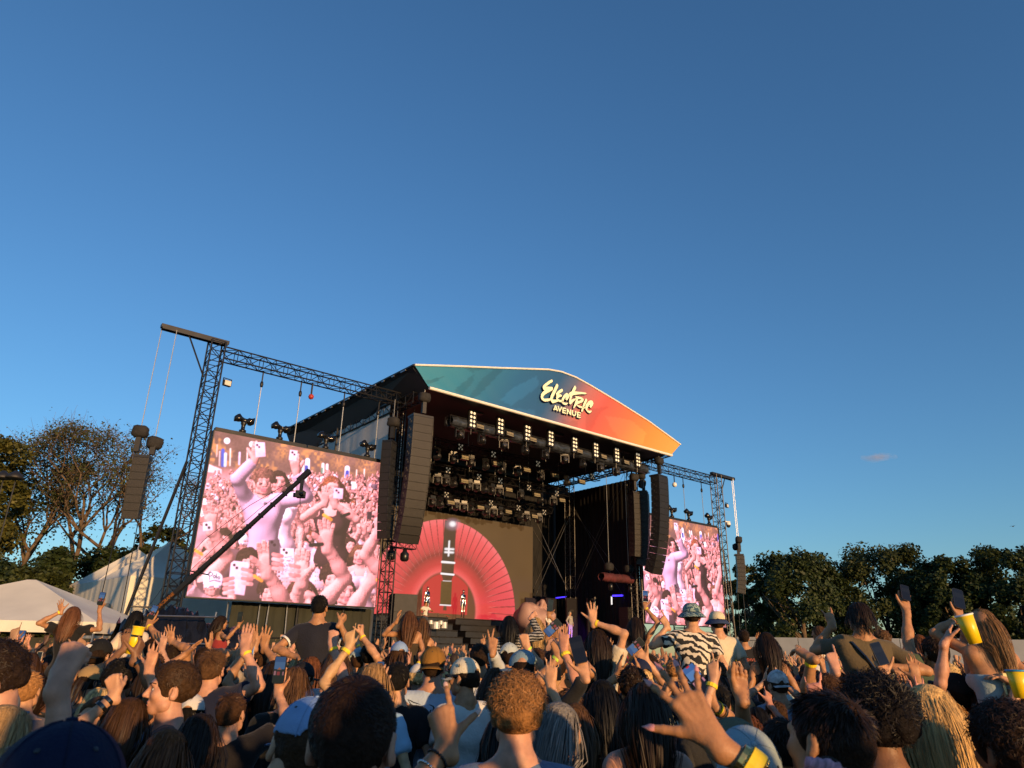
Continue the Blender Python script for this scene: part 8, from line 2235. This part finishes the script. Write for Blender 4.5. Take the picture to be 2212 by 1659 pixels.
# rows just behind the camera: they throw the shade on the nearest backs
for (x, y, h) in ((0.72,-0.22,1.90),(1.25,-0.5,1.86),(0.15,-0.62,1.84),(1.75,-0.35,1.86),(-0.6,-0.5,1.84),(2.3,-1.0,1.9),(1.0,0.25,1.74),(1.55,0.4,1.72),(0.75,-0.75,1.9),(1.3,-1.1,1.9)):
    OCC.append((x, y)); mid_person(x, y, h, hidden=True)
for (x, y) in ((1.15,-1.5),(2.2,-2.2),(0.4,-2.0),(3.2,-2.6),(1.7,-3.4),(-0.5,-1.8)):       # unseen riders on shoulders, added to lengthen the shade in front
    mid_person(x, y+0.16, 1.78, hidden=True); mid_person(x, y, 1.68, hidden=True, z0=0.58); OCC.append((x, y))
for i in range(32):
    for t_ in range(60):
        y = rngc.uniform(-5.5, -0.55); x = rngc.uniform(-2.5, 1.0) - y*0.65 + rngc.uniform(-1.0, 1.5)
        if free(x, y, 0.5) and not (abs(x) < 0.35 and y > -0.7): break
    OCC.append((x, y)); mid_person(x, y, min(1.95, max(1.66, rngc.gauss(1.83, 0.06))), hidden=True)
for (pi, kids) in PROTO.values():
    for c in kids: bpy.data.objects.remove(c)
    bpy.data.objects.remove(pi['root'])

# ------------------------------------------------------------------ the far crowd up to the stage, too many to count
def far_crowd():
    rng = np.random.default_rng(77)
    def low(fem, pose):
        S = {s: shoulder(s, fem, 0.8 if pose.get(s) else 0) for s in (-1, 1)}
        P = torso_prims(fem, S[-1], S[1]) + [('c', (0,0,0), (0,0,0.9), 0.13, 0.15, 0.05)]
        a = solid(P, 0.10); skin_ = []
        hd = solid(head_prims(fem)[:5]+neck_prims(fem)[:1], 0.05)
        for s in (-1, 1):
            if pose.get(s):
                W0 = vec(s*pose[s][0], pose[s][1], pose[s][2]); E, W = ik(S[s], W0, (s*0.8,-0.2,-0.6))
                skin_.append(solid(arm_prims(S[s], E, W, fem, 1.1), 0.040)); skin_.append(solid(hand_prims(W, (0,0.1,1), (0,1,0), s, pose.get('h', 'open'), False), 0.0205))
        hr = solid([('e', HS_C+vec(0,-0.01,0.004), HS_R+0.012, 0.01)] + ([('c', (0,-0.06,1.62), (0,-0.12,1.35), 0.075, 0.05, 0.03)] if fem else []), 0.048, 0, [lambda x, y, z: np.maximum(-(np.sqrt((x/0.078)**2+((y-0.095)/0.075)**2+((z-1.605)/0.098)**2)-1)*0.07, -1)])
        return a, cat_mesh([hd]+skin_), hr
    poses = [{}, {}, {}, {1: (0.2,0.15,1.88)}, {-1: (0.22,0.15,1.86), 'h': 'point'}, {1: (0.2,0.2,1.86), -1: (0.24,0.15,1.84)}, {1: (0.2,0.15,1.86), 'h': 'fist'}, {-1: (0.15,0.3,1.78), 'h': 'horns'}]
    lib = [low(f, p) for f in (False, True) for p in poses]
    V, Q, C, b = [], [], [], 0
    tops = [np.array(t[1]) for t in TOPC for _ in range(t[2])]; sks = [np.array(SK[k]) for k in ('fair','pink','tan','tan','olive','brown')]; hcs = [np.array(HAIRC[k]) for k in ('black','dark','brown','mid','sandy','blond','dark')]
    pts = []
    while len(pts) < 600:
        y = rng.uniform(13.8, 40); x = rng.uniform(-0.80, 0.80)*y
        q = np.array([x, y, 0])-P0; s, yb_ = q@SD, q@SB
        if yb_ > -3.2 and s > -3: continue
        if s <= -3 and y > 24.0: continue
        if y > 20 and rng.random() < 0.3: continue
        pts.append((x, y))
    for (x, y) in pts:
        a, sk, hr = lib[rng.integers(0, len(lib))]; sc_ = rng.normal(1.70, 0.07)/1.75; rz = rng.normal(0, 0.35); Rm = rotz(rz)
        for (v, q), col in ((a, tops[rng.integers(0, len(tops))]), (sk, sks[rng.integers(0, len(sks))]), (hr, hcs[rng.integers(0, len(hcs))])):
            V.append((v*sc_) @ Rm.T + np.array([x, y, 0])); Q.append(q+b); b += len(v); C.append(np.tile(col*rng.uniform(0.85, 1.15), (len(v), 1)))
    V, Q, C = np.concatenate(V), np.concatenate(Q), np.concatenate(C)
    me = mesh_from('distant_crowd', V, Q, True); a = me.attributes.new('col', 'FLOAT_COLOR', 'POINT'); a.data.foreach_set('color', np.concatenate([C, np.ones((len(C), 1))], 1).astype(np.float32).ravel())
    m = bpy.data.materials.new('crowd colours'); m.use_nodes = True; nd, lk = m.node_tree.nodes, m.node_tree.links
    at2 = nd.new('ShaderNodeAttribute'); at2.attribute_name = 'col'; lk.new(at2.outputs['Color'], nd['Principled BSDF'].inputs['Base Color']); nd['Principled BSDF'].inputs['Roughness'].default_value = 0.75
    tag(link_mesh('distant_crowd', me, m), 'dense mass of far-off concertgoers reaching to the stage', kind='stuff')
    return len(Q)*2
far_crowd()

# ------------------------------------------------------------------ performers and the sculptures on the stage
def on_stage_person(label, px, py, y, zdeck, **kw):
    s_, z_ = on_y(px, py, y); w = ST(s_, y, 0)
    return person(label, 'performers', vec(w[0], w[1], zdeck), ANG+math.pi+kw.pop('turn', 0), (z_-zdeck)/1.64 if kw.pop('fit', False) else kw.pop('scale', 1.0), lod=2, **kw)
u4 = lambda X, Y: (806.4+X*0.3125, 1048.3+Y*0.3125)
s_, z_ = on_y(*u4(360,855), 4.3)
on_stage_person('performer in a white top seated at the drums', *u4(360,857), 4.9, z_-1.30, skin='tan', hair=('short','black',None), top=('tee', (0.6,0.56,0.5)), armR=(vec(0.3,0.3,1.2),(0.8,-0.3,-0.3),(0,0.8,0.4),(0,0,-1),'grip'), armL=(vec(-0.3,0.3,1.2),(-0.8,-0.3,-0.3),(0,0.8,0.4),(0,0,-1),'grip'))
s_, z_ = on_y(*u4(1215,868), 2.2)
on_stage_person('performer in a white robe with a dark strap beside the giant face', *u4(1215,868), 2.2, z_-1.64, skin='tan', hair=('short','black',None), top=('long', (0.62,0.58,0.5)), bottom=(0.6,0.56,0.48), turn=0.4)
s_, z_ = on_y(*u4(1360,885), 5.0)
on_stage_person('performer veiled in pale cloth at the right of the giant face', *u4(1360,885), 5.0, z_-1.64, fem=True, skin='fair', hair=('long',(0.3,0.28,0.25),0.4), top=('long', (0.34,0.32,0.30)), bottom=(0.3,0.28,0.26))
# drum kit
s_, z_ = on_y(*u4(430,930), 4.0)
t = sthing('drum_kit', 'small drum kit with cymbals before the red fan', 'drum kit', s_, 4.0, z_-0.75)
for x, z, r_, h_ in ((0.0,0.25,0.28,0.4),(-0.35,0.5,0.16,0.22),(0.35,0.5,0.16,0.22),(0.6,0.3,0.2,0.35)):
    MB().lathe([(r_,0),(r_*1.02,0.02),(r_,h_-0.02),(r_*1.02,h_)], 16).build('drum', mat('silver drum shell', (0.55,0.53,0.5), 0.3, 0.6), t, (x,0,z))
for x, z in ((-0.75,0.95),(0.75,1.0),(0.15,1.1)):
    MB().lathe([(0.26,0),(0.05,0.025),(0.01,0.04)], 16).build('cymbal', GOLD, t, (x,0,z), (0.2,0.1,0)); MB().bar((x,0,-0.3),(x,0,z), 0.012).build('stand', dark_alu, t)
# giant reclining head sculpture
def giant_head():
    (sa, za), (sb, zb_) = on_y(*u4(965,960), 2.9), on_y(*u4(1300,900), 2.9)
    v, q = CACHE.get('gh') or solid(head_prims(False)[:-6], 0.0048)
    k = 15.0
    o = empty('giant_face_sculpture', ST((sa+sb)/2+0.15, 3.4, 1.9), ANG, 'giant pale reclining human face sculpture on the stage', 'sculpture')
    X = (v-np.array([0,0,1.63]))*k
    # lay it on its back: face up, chin to the left
    Rm = np.array([[0,0,1.0],[1.0,0,0],[0,1.0,0]]); X = X @ Rm.T
    X = X @ rotx(0.42).T; X = X @ roty(0.22).T
    X[:, 2] -= np.percentile(X[:, 2], 7)
    me = mesh_from('face', X, q, True)
    link_mesh('face', me, mat('painted sculpture skin', (0.36,0.21,0.17), 0.6, 0, 0.08, 1.2, 0.1, 8), o)
    return o
giant_head()
chrome = mat('chrome', (0.55,0.53,0.52), 0.12, 1.0, 0.05)
for i, (X3, Yt, Yb) in enumerate(((770,905,1400),(1325,950,1420))):
    px = (1420+X3*0.2411)*0.57604
    (s1, zt_), (s2, zb2) = on_y(px, (1960+Yt*0.2411)*0.57604, 7.4), on_y(px, (1960+Yb*0.2411)*0.57604, 7.4)
    hgt = zt_-zb2
    o = sthing('chrome_mannequin', ('slim chrome mannequin standing left of the dark column on the red fan','slim chrome mannequin standing right of the dark column on the red fan')[i], 'statue', s1, 7.4, 1.9+5*0.38-0.055)
    P = torso_prims(True, shoulder(-1, True), shoulder(1, True)) + neck_prims(True) + leg_prims(False, True) + head_prims(True)
    for s in (-1, 1):
        S = shoulder(s, True); E, W = S+vec(s*0.05,-0.01,-0.28), S+vec(s*0.06,0.02,-0.53); P += arm_prims(S, E, W, True) + hand_prims(W, (0,0,-1), (-s,0,0), s, 'flat', True)
    key = 'mannequin'
    if key not in CACHE: CACHE[key] = mesh_from('figure', *solid(P, 0.013), True)
    fo = link_mesh('figure', CACHE[key], chrome, o, (0,0,0), (0,0,math.pi)); fo.scale = (0.86*hgt/1.75, 0.86*hgt/1.75, hgt/1.75)
    MB().lathe([(0.25,0.0),(0.25,0.03),(0.2,0.04)], 14).build('base', black_steel, o)
